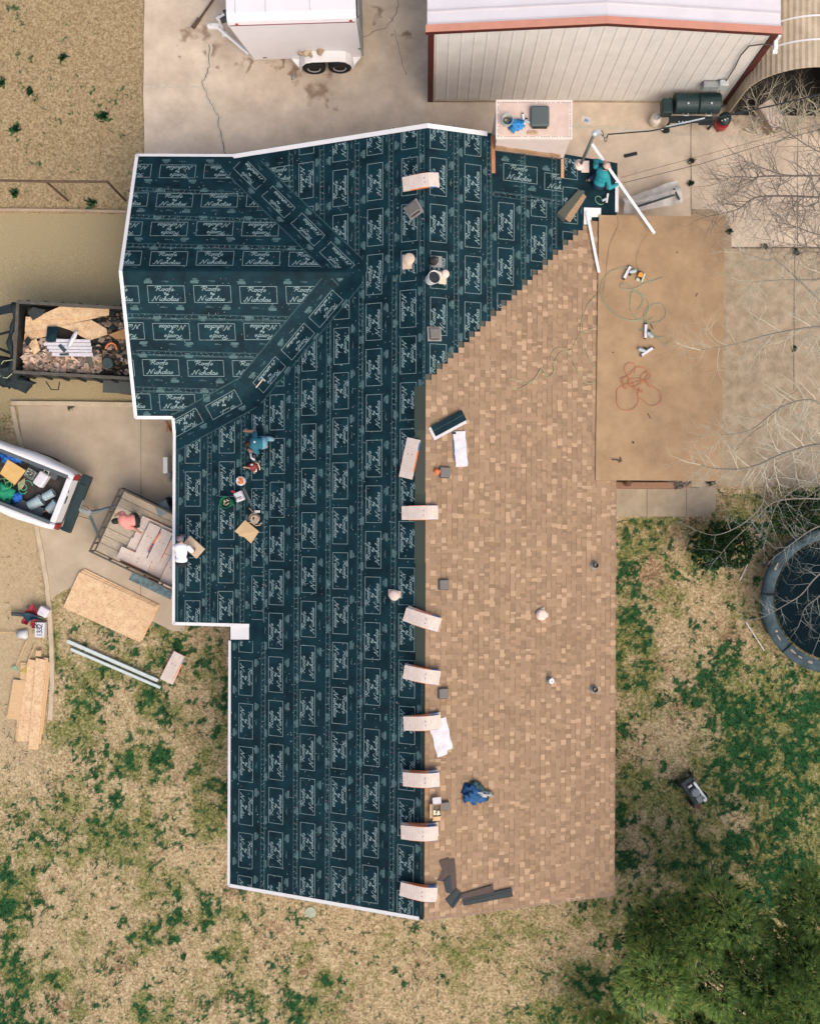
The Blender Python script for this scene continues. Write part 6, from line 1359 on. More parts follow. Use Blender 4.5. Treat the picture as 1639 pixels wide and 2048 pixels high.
# scraps, leaning panel, bin beside the garage wall
m = MB()
for x, y, a, l_ in ((337, 852, 60, .28), (341, 858, 75, .22), (334, 858, 100, .18), (345, 851, 40, .16)): p = P(x, y, .06); m.box(p, (l_, .05, .03), math.radians(-a))
mk1('wood_scraps', 'orange wood offcuts piled at the corner of the garage', 'scrap wood', m, mat('orange_wood', (.48, .20, .09), .8, .25, 9), Matrix.Identity(4))
m = MB(); m.box((0, 0, .25), (.13, .46, .5)); mk1('downspout_box', 'white panel leaning against the garage wall below the eave', 'panel', m, M_white, frame(340, 932, 0, .02), bevel=.01); m = MB(); m.ball((0, 0, .1), (.09, .16, .1), 12, amp=.8); mk1('rag', 'grey rag lying under the white panel', 'rag', m, M_grey, frame(341, 952, 0, .02), smooth=True)
m = MB(); m.lathe([(.2, 0), (.24, .6), (.26, .62), (0, .66)], (0, 0, 0), 4); mk1('storage_bin', 'blue grey bin partly beneath the eave by the utility trailer', 'bin', m, mat('blue_grey_plastic', (.17, .21, .24), .6, .2, 9), frame(337, 1017, 20, .02))
m = MB(); m.ball((0, 0, .2), (.12, .12, .16), 12, amp=.5); mk1('black_bag', 'black bag standing behind the bin under the eave', 'bag', m, M_black, frame(343, 1003, 0, .02), smooth=True)
m = MB(); m.lathe([(.16, 0), (.16, .03), (0, .035)], (0, 0, 0), 16); mk1('valve_cover', 'round pale green cover set in the grass below the gable', 'cover', m, mat('pale_green_plastic', (.33, .37, .28), .7, .2, 9), frame(621, 1824, 0, -.02))
# smoker, propane tank, shop vacuum, bench, mower
r_ = root('barbecue_smoker', 'black double barrel barbecue smoker by the metal wall', 'smoker', frame(1367, 238, 0, .035))
Mx = Matrix.Rotation(math.pi/2, 4, 'Y'); M_smk = mat('black_green_enamel', (.008, .028, .030), .45, .3, 9, .15)
for x0_, L_, lb in ((-.50, .66, 'smoke_chamber'), (.17, .62, 'smoke_chamber')):
    m = MB(); m.lathe([(.0, 0), (.27, .004), (.285, .03), (.285, L_-.03), (.27, L_-.004), (0, L_)], (x0_, .12, .78), 28, M=Mx); b_ = m.build(lb, M_smk, r_, smooth=False)
    m = MB(); m.tube([(x0_+L_/2-.07, -.17, .80), (x0_+L_/2-.07, -.24, .82), (x0_+L_/2+.07, -.24, .82), (x0_+L_/2+.07, -.17, .80)], .014, 6); m.build('handle', M_galv, b_)
    m = MB(); m.lathe([(.03, 0), (.03, .02), (0, .025)], (x0_+L_/2, 0, 1.07), 12); m.build('thermometer', M_galv, b_)
m = MB(); m.box((-.69, .03, .70), (.30, .42, .34)); m.build('fire_box', M_smk, r_, bevel=.03); m = MB(); m.box((-.1, -.27, .62), (1.0, .20, .03)); m.box((.45, -.30, .60), (.4, .24, .03)); m.build('shelf', M_black, r_)
for x, y in ((-.55, -.3), (.7, -.3), (-.55, .35), (.7, .35)): m = MB(); m.box((x, y, .3), (.05, .05, .6)); m.build('leg', M_black, r_)
m = MB(); m.lathe([(0, -.04), (.1, -.04), (.1, .04), (0, .04)], (-.55, -.38, .1), 16, M=Matrix.Rotation(math.pi/2, 4, 'X')); m.build('wheel', M_rubber, r_)
m = MB()
for k in range(4): m.tube([(-.32+.1*k, -.36, .64), (-.32+.1*k, -.33, .66)], .02, 8)
m.build('knobs', M_galv, r_)
r_ = root('propane_tank', 'white propane tank standing left of the black smoker', 'propane tank', frame(1306, 246, 0, .035)); m = MB(); m.lathe([(.12, 0), (.13, .03), (.155, .08), (.16, .3), (.12, .38), (.05, .41), (0, .41)], (0, 0, 0), 24); m.build('tank', mat('cream_paint', (.66, .58, .50), .4, .1, 6), r_, smooth=True); m = MB(); m.lathe([(.09, .38), (.095, .48), (.085, .48), (.08, .40)], (0, 0, 0), 18); m.box((.0, 0, .45), (.08, .04, .06)); m.build('collar', M_galv, r_)
r_ = root('shop_vacuum', 'red and black shop vacuum right of the smoker', 'vacuum', frame(1438, 252, 20, .035)); m = MB(); m.lathe([(.17, .05), (.2, .1), (.2, .34), (.18, .38)], (0, 0, 0), 24); m.build('tank', mat('glossy_red_plastic', (.30, .012, .018), .3, .1, 6), r_); m = MB(); m.ball((0, .03, .45), (.19, .2, .13), 18); m.box((.05, .16, .45), (.12, .1, .1)); m.build('motor_head', M_smk, r_, smooth=True)
m = MB()
for a in (0, 1.6, 3.1, 4.7): m.ball((.17*math.cos(a), .17*math.sin(a), .04), .035, 8)
m.build('caster', M_black, r_); m = MB(); m.box((.0, -.06, .585), (.05, .03, .01)); m.box((.06, .0, .57), (.04, .02, .01)); m.box((-.07, -.1, .55), (.03, .02, .02)); m.build('label_plate', M_white, r_); m = MB(); m.tube([(.1, .2, .45), (.16, .4, .2), (.1, .62, .03)], .008, 5); m.build('cord', M_black, r_)
r_ = root('wood_bench', 'weathered wooden bench tilted on the concrete near the bare twigs', 'bench', frame(1527, 245, 58, .035)); m = MB(); m.box((0, .06, .50), (.80, .44, .05)); m.build('seat', mat('grey_pink_wood', (.56, .46, .39), .85, .2, 6, .3, stretch=(1, 8, 1)), r_, bevel=.02)
m = MB(); m.box((0, -.15, .3), (.78, .03, .3)); m.box((0, -.14, .12), (.78, .04, .05)); m.build('apron', M_wood, r_)
for x in (-.35, .35):
    for y in (-.1, .2): m = MB(); m.box((x, y, .24), (.06, .06, .48)); m.build('leg', M_wood, r_)
m = MB(); c_ = P(1172, 241, .05); m.prism([P(x, y, .045)-c_ for x, y in ((1164, 232), (1181, 236), (1177, 250), (1162, 241))], .006); o = m.build('paper_sheet', M_paper); o.location = c_; tag(o, 'white and blue printed paper sheet on the concrete by the chimney', 'paper'); m = MB(); m.box((0, 0, .008), (.14, .09, .003), -.4); m.build('print', mat('blue_grey_print', (.25, .28, .36), .7, .5, 25), o)
m = MB(); m.box((0, 0, .02), (.38, .09, .04)); mk1('black_board', 'short black board lying on the concrete right of the teal person', 'board', m, M_black, frame(1260, 310, -13, .035))
r_ = root('plastic_covered_cart', 'garden cart under a crumpled white plastic sheet beside the patio roof', 'cart', frame(1297, 408, -12, .035)); m = MB(); n = 16; vs = []
for i in range(n+1):
    for j in range(9):
        x = -.85+1.7*i/n; y = (j/8-.5)*(.42+.25*(i/n)); vs.append((x, y+.08*(i/n), .55-.5*abs(j/8-.5)+.22*noise.noise(Vector((x*3.2, y*4, 1)))))
m.add(vs, [(i*9+j, (i+1)*9+j, (i+1)*9+j+1, i*9+j+1) for i in range(n) for j in range(8)]); m.build('plastic_sheet', mat('dull_white_plastic', (.62, .58, .54), .5, .15, 5, .4), r_, smooth=True)
m = MB(); m.box((.05, -.1, .56), (1.1, .05, .04), .1); m.box((.68, -.02, .5), (.05, .36, .04), .25); m.build('frame', M_dkgrey, r_)
r_ = root('lawn_mower', 'old black lawn mower standing on the patchy lawn', 'mower', frame(1380, 1577, 55, 0)); m = MB(); m.box((0, 0, .22), (.82, .40, .14)); m.build('deck', mat('dark_slate_paint', (.03, .045, .05), .5, .4, 10), r_, bevel=.05, seg=3)
m = MB(); m.box((.06, .16, .35), (.62, .09, .09)); m.build('guard', M_galv, r_, bevel=.02); m = MB(); m.lathe([(.13, .28), (.13, .42), (.1, .45), (0, .46)], (.02, .02, 0), 18); m.box((.25, .02, .36), (.18, .18, .14)); m.build('engine', M_grey, r_); m = MB(); m.box((.33, .12, .45), (.09, .09, .04)); m.box((-.22, .0, .4), (.05, .12, .04)); m.build('cap', M_white, r_)
for x, y in ((-.36, -.24), (-.36, .24), (.36, -.24), (.36, .24)): m = MB(); m.lathe([(0, -.03), (.11, -.03), (.11, .03), (0, .03)], (x, y, .11), 16, M=Matrix.Rotation(math.pi/2, 4, 'X')); m.build('wheel', M_rubber, r_)
m = MB(); m.tube([(-.4, -.18, .3), (-.62, -.16, .5), (-.62, .16, .5), (-.4, .18, .3)], .016, 6); m.tube([(-.3, -.26, .3), (-.55, -.34, .42)], .014, 5); m.build('handlebar', M_black, r_)
m = MB(); m.box((.47, -.12, .2), (.12, .12, .1)); m.build('red_tank', mat('faded_maroon', (.12, .03, .03), .6, .3, 9), r_)
for a, b, lb in (((1490, 1243), (1527, 1301), 'thin pale pole lying on the ground lower left of the trampoline'), ((1478, 1162), (1505, 1105), 'thin pale pole lying on the ground upper left of the trampoline')):
    m = MB(); m.tube([P(*a, .03), P(*b, .05)], .018, 6); mk1('pole', lb, 'pole', m, M_white, Matrix.Identity(4))

# ------------------------------------------------------------ trampoline
tr = root('trampoline', 'large round trampoline with black mat and faded blue pad', 'trampoline', frame(1643, 1195, 0, 0)); RO, RI, zt_ = 2.06, 1.75, .88
m = MB(); n = 96; vs = []
for k in range(n):
    a = k*2*math.pi/n
    for r_i, zz in ((RO+.03, zt_-.06), (RO, zt_+.01), ((RO+RI)/2, zt_+.045+.012*noise.noise(Vector((math.cos(a)*3, math.sin(a)*3, 0)))), (RI, zt_+.012)): vs.append((r_i*math.cos(a), r_i*math.sin(a), zz))
m.add(vs, [(k*4+j, ((k+1) % n)*4+j, ((k+1) % n)*4+j+1, k*4+j+1) for k in range(n) for j in range(3)])
Mpad = mat('faded_blue_pad', (.016, .042, .055), .8, .45, 1.8, .3, col2=(.05, .082, .095), detail=9); m.build('pad', Mpad, tr, smooth=True)
m = MB()
for a in (2.62, 2.66, 3.3, 3.62, 3.72, 4.0, 4.04, 4.15, 4.32): 
    r1 = (RO+RI)/2+rnd(-.04, .04); m.ball((r1*math.cos(a), r1*math.sin(a), zt_+.043), (rnd(.03, .13), rnd(.015, .045), .01), 10, M=Matrix.Rotation(a+1.57, 4, 'Z'))
m.build('exposed_foam', mat('dull_foam', (.30, .24, .19), .9, .3, 20), tr)
m = MB(); m.lathe([(RI-.07, zt_-.03), (0, zt_-.07)], (0, 0, 0), 64); m.build('jumping_mat', mat('black_jump_mat', (.002, .009, .013), .9, .3, 3, spec=.08), tr)
m = MB()
for k in range(72): a = k*2*math.pi/72; m.tube([((RI+.05)*math.cos(a), (RI+.05)*math.sin(a), zt_), ((RI-.08)*math.cos(a), (RI-.08)*math.sin(a), zt_-.03)], .012, 4)
m.build('springs', M_dkgrey, tr)
m = MB(); m.tube([((RO-.05)*math.cos(k*math.pi/24), (RO-.05)*math.sin(k*math.pi/24), zt_-.05) for k in range(49)], .03, 6); m.build('frame_ring', M_galv, tr)
for k in range(6): a = k*math.pi/3+.4; m = MB(); m.tube([((RO-.05)*math.cos(a-.15), (RO-.05)*math.sin(a-.15), zt_), ((RO-.15)*math.cos(a-.15), (RO-.15)*math.sin(a-.15), .02), ((RO-.15)*math.cos(a+.15), (RO-.15)*math.sin(a+.15), .02), ((RO-.05)*math.cos(a+.15), (RO-.05)*math.sin(a+.15), zt_)], .022, 6); m.build('leg', M_rust, tr)
for a in (3.06, 3.92): m = MB(); m.tube([((RO+.05)*math.cos(a), (RO+.05)*math.sin(a), zt_+.0), ((RO-.17)*math.cos(a), (RO-.17)*math.sin(a), zt_+.075), ((RI-.1)*math.cos(a), (RI-.1)*math.sin(a), zt_+.03)], .022, 5); m.build('strap', M_black, tr)

# ------------------------------------------------------------ people
def ori(side, up):
    s_ = side.normalized(); u = (up-s_*up.dot(s_)).normalized(); f = s_.cross(u); return Matrix((s_, f, u)).transposed().to_4x4()
def rem(o, v): r_ = o.modifiers.new('remesh', 'REMESH'); r_.mode = 'VOXEL'; r_.voxel_size = v; r_.use_smooth_shade = True; s_ = o.modifiers.new('smooth', 'SMOOTH'); s_.iterations = 4; s_.factor = .5; return o
def person(label, J, shirt, pants, shoe, sleeve='short', headwear=None, hair=True, look=None, pantlen=1.0):
    V_ = {k: (P(*v) if isinstance(v, tuple) else v) for k, v in J.items()}
    base = (V_['footL']+V_['footR'])/2; r_ = bpy.data.objects.new('person', None); C.objects.link(r_); r_.location = base; tag(r_, label, 'person', 'people working on the roof and trailer')
    V_ = {k: v-base for k, v in V_.items()}
    side = V_['shR']-V_['shL']; spine = V_['neck']-V_['pelvis']; T = ori(side, spine); hip = ori(V_['hipR']-V_['hipL'], spine)
    lk = (look or Vector((0, 0, -1))); hd = V_['head']; hup = (hd-V_['neck']).normalized(); hs = hup.cross(lk) if hup.cross(lk).length > .1 else side; HM = ori(-hs if hs.dot(side) < 0 else hs, hup)
    def limb(mb, a, b, ra, rb, k=6):
        pts = [a.lerp(b, i/k) for i in range(k+1)]; rs_ = [ra+(rb-ra)*i/k+.006*math.sin(math.pi*i/k) for i in range(k+1)]; mb.tube(pts, rs_, 10); mb.ball(a, ra*1.02, 10); mb.ball(b, rb*1.02, 10)
    m = MB(); mid = V_['pelvis'].lerp(V_['neck'], .5)
    m.ball(V_['pelvis'], (.155, .115, .13), 14, M=hip); m.ball(mid, (.14, .10, .17), 14, M=T); m.ball(V_['pelvis'].lerp(V_['neck'], .78), (.17, .11, .14), 14, M=T)
    limb(m, V_['neck']-hup*.04, hd-hup*.06, .055, .05, 3)
    m.ball(hd, (.075, .095, .115), 18, M=HM); fwd = HM.to_3x3() @ Vector((0, 1, 0)) ; fs_ = 1 if fwd.dot(lk) > 0 else -1; fw = fwd*fs_; hsd = HM.to_3x3() @ Vector((1, 0, 0))
    m.ball(hd-hup*.045+fw*.055, (.05, .05, .055), 12, M=HM); m.ball(hd-hup*.015+fw*.10, (.013, .02, .024), 8, M=HM)          # jaw and nose
    for q in (-1, 1): m.ball(hd+hsd*q*.076-hup*.01, (.012, .02, .03), 8, M=HM)
    for S_ in ('L', 'R'):
        sh_, el, ha = V_['sh'+S_], V_['el'+S_], V_['ha'+S_]; m.ball(sh_, .06, 12); limb(m, sh_, el, .052, .04); limb(m, el, ha, .042, .027)
        d = (ha-el).normalized(); pn = d.cross(Vector((0, 0, 1))); pn = pn.normalized() if pn.length > .1 else Vector((1, 0, 0)); dn = d.cross(pn).normalized(); dn = dn if dn.z < 0 else -dn
        m.ball(ha+d*.045, (.04, .052, .018), 12, M=ori(pn, Vector((0, 0, 1)).cross(pn) if 0 else -dn))
        pal = ha+d*.045
        for k, (off, ln) in enumerate(((-.03, .072), (-.010, .082), (.011, .078), (.031, .062))):
            a = pal+pn*off+d*.035; b = a+d*ln*.5+dn*.008; c = b+d*ln*.38+dn*ln*.35; m.tube([a, b, c], [.0095, .009, .0075], 7); m.ball(c, .0078, 6)
        s2 = -1 if S_ == 'L' else 1; a = ha+d*.02+pn*.032*s2; b = a+pn*.028*s2+d*.03; c = b+d*.03+dn*.012; m.tube([a, b, c], [.012, .011, .009], 7); m.ball(c, .009, 6)
        h_, kn, fo = V_['hip'+S_], V_['kn'+S_], V_['foot'+S_]; limb(m, h_, kn, .078, .052); limb(m, kn, fo, .052, .034)
        fd = V_.get('toe'+S_); fd = (fd-fo).normalized() if fd else Vector((fw.x, fw.y, 0)).normalized(); m.tube([fo-fd*.04, fo+fd*.08, fo+fd*.17], [.038, .04, .028], 8)
    rem(m.build('body', M_skin, r_, smooth=True), .0085)
    m = MB(); m.ball(V_['pelvis'].lerp(V_['neck'], .12), (.165, .125, .12), 16, M=hip); m.ball(mid, (.16, .12, .19), 16, M=T, amp=.12); m.ball(V_['pelvis'].lerp(V_['neck'], .78), (.19, .13, .15), 16, M=T)
    for S_ in ('L', 'R'):
        sh_, el, ha = V_['sh'+S_], V_['el'+S_], V_['ha'+S_]; m.ball(sh_, .078, 12)
        if sleeve == 'long': limb(m, sh_, el, .070, .055); limb(m, el, el.lerp(ha, .94), .055, .040)
        else: limb(m, sh_, sh_.lerp(el, .72), .072, .064)
    rem(m.build('shirt', shirt, r_, smooth=True), .013)
    m = MB(); m.ball(V_['pelvis']-spine.normalized()*.03, (.17, .13, .12), 16, M=hip)
    for S_ in ('L', 'R'): limb(m, V_['hip'+S_], V_['kn'+S_], .095, .070); limb(m, V_['kn'+S_], V_['kn'+S_].lerp(V_['foot'+S_], .9*pantlen), .070, .058)
    rem(m.build('trousers', pants, r_, smooth=True), .014)
    for S_ in ('L', 'R'):
        fo = V_['foot'+S_]; fd = V_.get('toe'+S_); fd = (fd-fo).normalized() if fd else Vector((fw.x, fw.y, 0)).normalized()
        m = MB(); m.ball(fo-Vector((0, 0, .01)), (.05, .05, .055), 12); m.ball(fo+fd*.07-Vector((0, 0, .03)), (.055, .13, .04), 14, M=ori(fd.cross(Vector((0, 0, 1))), Vector((0, 0, 1)))); rem(m.build('shoe', shoe, r_, smooth=True), .01)
    for q in (-1, 1): m = MB(); m.ball(hd+hsd*q*.032+hup*.005+fw*.085, .012, 8); m.build('eye', M_black, r_)
    if hair: m = MB(); m.ball(hd+hup*.02-fw*.014, (.086, .100, .112), 18, M=HM, amp=.12); rem(m.build('hair', M_hair, r_, smooth=True), .009)
    if headwear:
        m = MB(); m.ball(hd+hup*.028-fw*.008, (.092, .108, .105), 20, M=HM); b_ = m.build('cap', headwear, r_, smooth=True)
        m = MB(); m.ball(hd+fw*.125+hup*.03, (.07, .075, .010), 14, M=HM); m.build('cap_brim', headwear, r_, smooth=True)
    return r_
rz = lambda px, py: R(px, py).z
M_wshirt = mat('white_cotton', (.78, .76, .80), .8, .05, 5, .15); M_tealshirt = mat('turquoise_long_sleeve', (.015, .235, .27), .75, .15, 5, .2); M_pinkshirt = mat('salmon_pink_cotton', (.72, .26, .22), .8, .1, 5, .2)
M_blueshirt = mat('petrol_blue_cotton', (.012, .11, .16), .8, .12, 5, .2); M_jeans = mat('light_blue_denim', (.13, .27, .36), .85, .15, 12, .2); M_dkpants = mat('black_work_trousers', (.010, .013, .016), .85, .25, 9); M_shoe = mat('black_boot', (.012, .012, .014), .6, .2, 9)
z0_ = rz(365, 1115)
person('person in white t-shirt and grey cap bent over a bundle at the eave', dict(head=(361, 1078, 3.12), neck=(362, 1088, 3.04), shL=(350, 1094, 3.0), shR=(377, 1095, 3.0), pelvis=(363, 1124, 2.92), hipL=(358, 1123, 2.86), hipR=(369, 1123, 2.86),
  elL=(352, 1104, 2.72), haL=(372, 1100, 2.56), elR=(386, 1104, 2.78), haR=(390, 1097, 2.60), knL=(359, 1112, 2.52), knR=(371, 1112, 2.52), footL=(359, 1118, z0_+.09), footR=(371, 1119, z0_+.09), toeL=P(359, 1108, z0_+.09), toeR=P(371, 1109, z0_+.09)), M_wshirt, M_dkpants, M_shoe, headwear=mat('grey_mauve_cap', (.13, .11, .13), .8, .1, 9), look=Vector((.35, .5, -.8)))
b_ = bundle('brown shingle bundle held by the person in the white t-shirt', frame(388, 1094, 42, 2.52), L=.52, W_=.34, T=.10, prints=False, group=None, seed=99); [c for c in b_.children if c.name.startswith('wrapper')][0].data = [c for c in b_.children if c.name.startswith('wrapper')][0].data.copy(); [c for c in b_.children if c.name.startswith('wrapper')][0].data.materials[0] = mat('tan_kraft_wrapper', (.50, .38, .26), .8, .1, 7)
for c in list(b_.children):
    if 'band' in c.name: bpy.data.objects.remove(c)
z1_ = rz(525, 885)
pb = person('person in a petrol blue shirt and light jeans crouching on the black underlayment', dict(head=(497, 888, 3.12), neck=(505, 888, 3.10), shL=(511, 901, 3.04), shR=(509, 875, 3.04), pelvis=(524, 886, 3.0), hipL=(524, 892, 2.96), hipR=(524, 880, 2.96),
  elL=(516, 906, 2.88), haL=(502, 901, 2.75), elR=(510, 863, 2.90), haR=(494, 862, 2.78), knL=(520, 892, z1_+.10), knR=(535, 877, 2.80), footL=(532, 893, z1_+.10), footR=(546, 879, z1_+.12), toeL=P(524, 893, z1_+.0), toeR=P(549, 880, z1_-.1)), M_blueshirt, M_jeans, mat('tan_shoe', (.35, .2, .13), .7, .1, 9), look=Vector((-.6, 0, -.9)))
m = MB(); c_ = P(509, 884, 3.235)-pb.location; m.lathe([(.026, 0), (.026, .004), (0, .005)], c_, 14); m.build('shirt_badge', M_paper, pb)
m = MB(); m.tube([(-.05, .08, .05), (-.02, -.08, .05), (.08, -.14, .04)], .03, 8); mk1('white_caulk_gun', 'white curved tool under the left hand of the crouching person', 'tool', m, M_paper, RM(506, 910, 0, .05), smooth=True)
z2_ = rz(1195, 365)
person('person in a turquoise long sleeve shirt kneeling at the corner holding a white strip', dict(head=(1211, 334, 3.55), neck=(1206, 342, 3.48), shL=(1191, 333, 3.36), shR=(1213, 352, 3.36), pelvis=(1197, 368, 3.12), hipL=(1191, 364, 3.08), hipR=(1203, 370, 3.08),
  elL=(1190, 321, 3.22), haL=(1204, 324, 3.30), elR=(1218, 376, 3.22), haR=(1235, 368, 3.20), knL=(1196, 348, z2_+.12), knR=(1224, 357, 2.98), footL=(1176, 360, z2_+.12), footR=(1214, 374, z2_+.10), toeL=P(1168, 362, z2_+.02), toeR=P(1222, 368, z2_+.02)), M_tealshirt, mat('navy_jeans', (.008, .025, .06), .85, .2, 12, .2), M_shoe, sleeve='long', hair=True, headwear=mat('pinkish_tan_cap', (.50, .36, .29), .8, .1, 9), look=Vector((.7, .3, -.7)))
person('person in a salmon pink shirt bending over bundles inside the utility trailer', dict(head=(233, 1042, 1.72), neck=(242, 1041, 1.72), shL=(254, 1053, 1.62), shR=(246, 1028, 1.62), pelvis=(270, 1040, 1.55), hipL=(272, 1045, 1.50), hipR=(270, 1035, 1.50),
  elL=(268, 1056, 1.38), haL=(279, 1064, 1.12), elR=(238, 1027, 1.40), haR=(232, 1032, 1.15), knL=(270, 1050, 1.10), knR=(267, 1031, 1.10), footL=(277, 1052, .64), footR=(272, 1030, .64), toeL=P(268, 1051, .6), toeR=P(263, 1030, .6)), M_pinkshirt, M_dkpants, M_shoe, look=Vector((-.5, 0, -.8)))
# ------------------------------------------------------------ bare trees on the right
M_bark = mat('pale_bark', (.20, .18, .145), .9, .2, 8, .3); M_barkd = mat('dark_bark', (.12, .10, .085), .9, .3, 8, .3); M_twig = mat('pale_twig', (.50, .46, .35), .9, .15, 8); M_twigd = mat('grey_twig', (.17, .15, .125), .9, .2, 8)
def twig(mb, p, d, L, r, depth, rr, flat_=.35, minz=2.2):
    """a wandering shoot that keeps forking"""
    n = max(3, int(L/.16)); pts = [p]; dirs = [d]; q = p.copy(); dd = d.copy()
    for i in range(n):
        dd = (dd+Vector((rr.gauss(0, .16), rr.gauss(0, .16), rr.gauss(.0, .13)-dd.z*.12))).normalized(); q = q+dd*(L/n)
        if q.z < minz: dd.z = abs(dd.z)
        pts.append(q.copy()); dirs.append(dd.copy())
    mb.tube(pts, [r*(1-.75*i/n) for i in range(n+1)], 5 if r > .012 else 3, cap=False)
    if depth <= 0: return
    k = int(2+L*(3.0 if depth > 1 else 4.2))
    for j in range(k):
        i = rr.randint(1, n); s_ = 1 if (j % 2) else -1; a = rr.uniform(.45, 1.1)*s_; b = dirs[i]
        nd = Vector((b.x*math.cos(a)-b.y*math.sin(a), b.x*math.sin(a)+b.y*math.cos(a), b.z+rr.uniform(-.3, .35))).normalized()
        twig(mb, pts[i], nd, L*rr.uniform(.35, .62), r*(1-.7*i/n)*rr.uniform(.6, .8), depth-1, rr, minz=minz)
def tree(label, base, limbs, matl, twm, seed, rscale=1.0, minz=2.2, dens=1.0, cat='bare tree', cnt=3, rm=.005):
    """base = trunk foot (picture point on the ground); limbs = [(list of (px,py,z), r0)]"""
    rr = random.Random(seed); b0 = P(*base, 0); r_ = bpy.data.objects.new('bare_tree', None); C.objects.link(r_); r_.location = b0; tag(r_, label, cat, 'leafless trees right of the house')
    fork = b0+Vector((0, 0, 2.0)); m = MB(); m.tube([Vector((0, 0, -.1)), Vector((.02, 0, 1)), Vector((0, 0, 2.1))], [.24, .19, .17], 12); m.build('trunk', matl, r_, smooth=True)
    ml_ = MB(); mt_ = MB()
    for pts, r0 in limbs:
        L3 = [fork-b0]+[P(*q)-b0 for q in pts]; sp = spline([tuple(v) for v in L3], 5); sp = [Vector(v) for v in sp]; n = len(sp)
        ml_.tube(sp, [r0*.72*(1-.85*i/(n-1)) for i in range(n)], 8)
        for i in range(4, n):
            for _ in range(cnt):
                b = (sp[min(i+1, n-1)]-sp[i-1]).normalized(); s_ = 1 if rr.random() < .5 else -1; a = rr.uniform(.5, 1.25)*s_
                nd = Vector((b.x*math.cos(a)-b.y*math.sin(a), b.x*math.sin(a)+b.y*math.cos(a), rr.uniform(-.25, .4))).normalized()
                if rr.random() > dens: continue
                twig(mt_, sp[i], nd, rr.uniform(.6, 1.4)*(1-.3*i/n)*rscale, r0*(1-.8*i/n)*.22+rm, 2, rr, minz=minz-.1)
        twig(mt_, sp[-1], (sp[-1]-sp[-3]).normalized(), .8*rscale, r0*.16+.003, 2, rr, minz=minz)
    ml_.build('limbs', matl, r_, smooth=True); mt_.build('twigs', twm, r_)
T1 = [([(1690,680,3.6),(1639,655,4.2),(1545,668,4.5),(1470,688,4.6),(1400,700,4.6)], .06), ([(1680,560,4.2),(1630,560,4.4),(1560,560,4.5),(1500,565,4.5)], .05), ([(1680,820,3.6),(1620,800,4.3),(1560,815,4.6),(1500,860,4.7),(1440,870,4.6)], .055),
      ([(1690,880,3.5),(1620,892,4.2),(1560,910,4.5),(1500,935,4.6),(1440,938,4.5),(1400,930,4.4)], .075),  ([(1580,545,4.4),(1530,520,4.7),(1480,505,4.8)], .035)]
T2 = [([(1720,955,3.2),(1640,965,3.7),(1540,955,4.1),(1522,1010,4.3),(1480,1050,4.3),(1430,1070,4.2),(1390,1060,4.1)], .045), ([(1720,1000,3.2),(1560,1000,3.9),(1505,1045,4.0),(1460,1085,4.0),(1435,1115,3.9)], .035), ([(1720,900,3.2),(1620,960,3.8),(1560,1000,4.0),(1540,1040,4.0),(1530,1080,3.9)], .03), ([(1710,940,3.2),(1640,975,3.8),(1600,1010,4.0),(1590,1050,3.9)], .025), ([(1700,1000,3.2),(1660,1040,3.6),(1620,1060,3.8),(1585,1085,3.9),(1560,1105,3.9)], .05), ([(1710,1060,3.2),(1665,1120,3.6),(1625,1160,3.8),(1600,1190,3.9),(1560,1215,3.9),(1530,1232,3.9)], .05), ([(1720,1080,3.2),(1680,1150,3.5),(1640,1190,3.7),(1610,1215,3.8),(1600,1240,3.8)], .04), ([(1730,1120,3.2),(1690,1230,3.5),(1650,1250,3.7),(1635,1280,3.7)], .03)]
T3 = [([(1720,400,4.0),(1639,395,4.6),(1570,392,4.8),(1510,395,4.8),(1475,418,4.8),(1430,430,4.7)], .055), ([(1720,360,4.0),(1640,352,4.6),(1570,350,4.8),(1530,338,4.8),(1490,322,4.8)], .045), ([(1720,330,4.0),(1630,300,4.5),(1570,262,4.7),(1530,240,4.7)], .035), ([(1720,470,4.0),(1640,470,4.5),(1580,450,4.7),(1520,440,4.7)], .035), ([(1560,352,4.7),(1510,355,4.8),(1470,353,4.8),(1440,365,4.7)], .03), ([(1720,440,4.0),(1660,425,4.4),(1610,420,4.6),(1560,430,4.6)], .03), ([(1720,520,3.9),(1650,500,4.4),(1590,490,4.6),(1540,480,4.6)], .03)]
tree('pale leafless tree spreading its limbs over the patio and patio roof', (1760, 810), T1, M_bark, M_twig, 3, 1.0, dens=.8, cnt=2)
tree('pale leafless tree reaching over the trampoline', (1780, 1000), T2, M_bark, mat('ash_grey_twig', (.27, .28, .24), .9, .2, 8), 5, .68, dens=.6, cnt=1, rm=.004)
tree('darker leafless tree with thin twigs over the upper right concrete', (1800, 400), T3, M_barkd, M_twigd, 8, .95, dens=.75)
# low bare shrub in front of the arched shed
rr = random.Random(12); r_ = bpy.data.objects.new('bare_shrub', None); C.objects.link(r_); r_.location = P(1600, 230, 0); tag(r_, 'straw coloured leafless shrub in front of the arched shed', 'shrub'); m = MB()
for i in range(48):
    a = rr.uniform(0, 6.28); b = Vector((rr.uniform(-1.5, 1.0), rr.uniform(-.7, .1), 0)); twig(m, b, Vector((math.cos(a)*.7, math.sin(a)*.5+.25, 1)).normalized(), rr.uniform(.7, 1.3), .018, 2, rr, minz=.0)
m.build('stems', M_twig, r_)

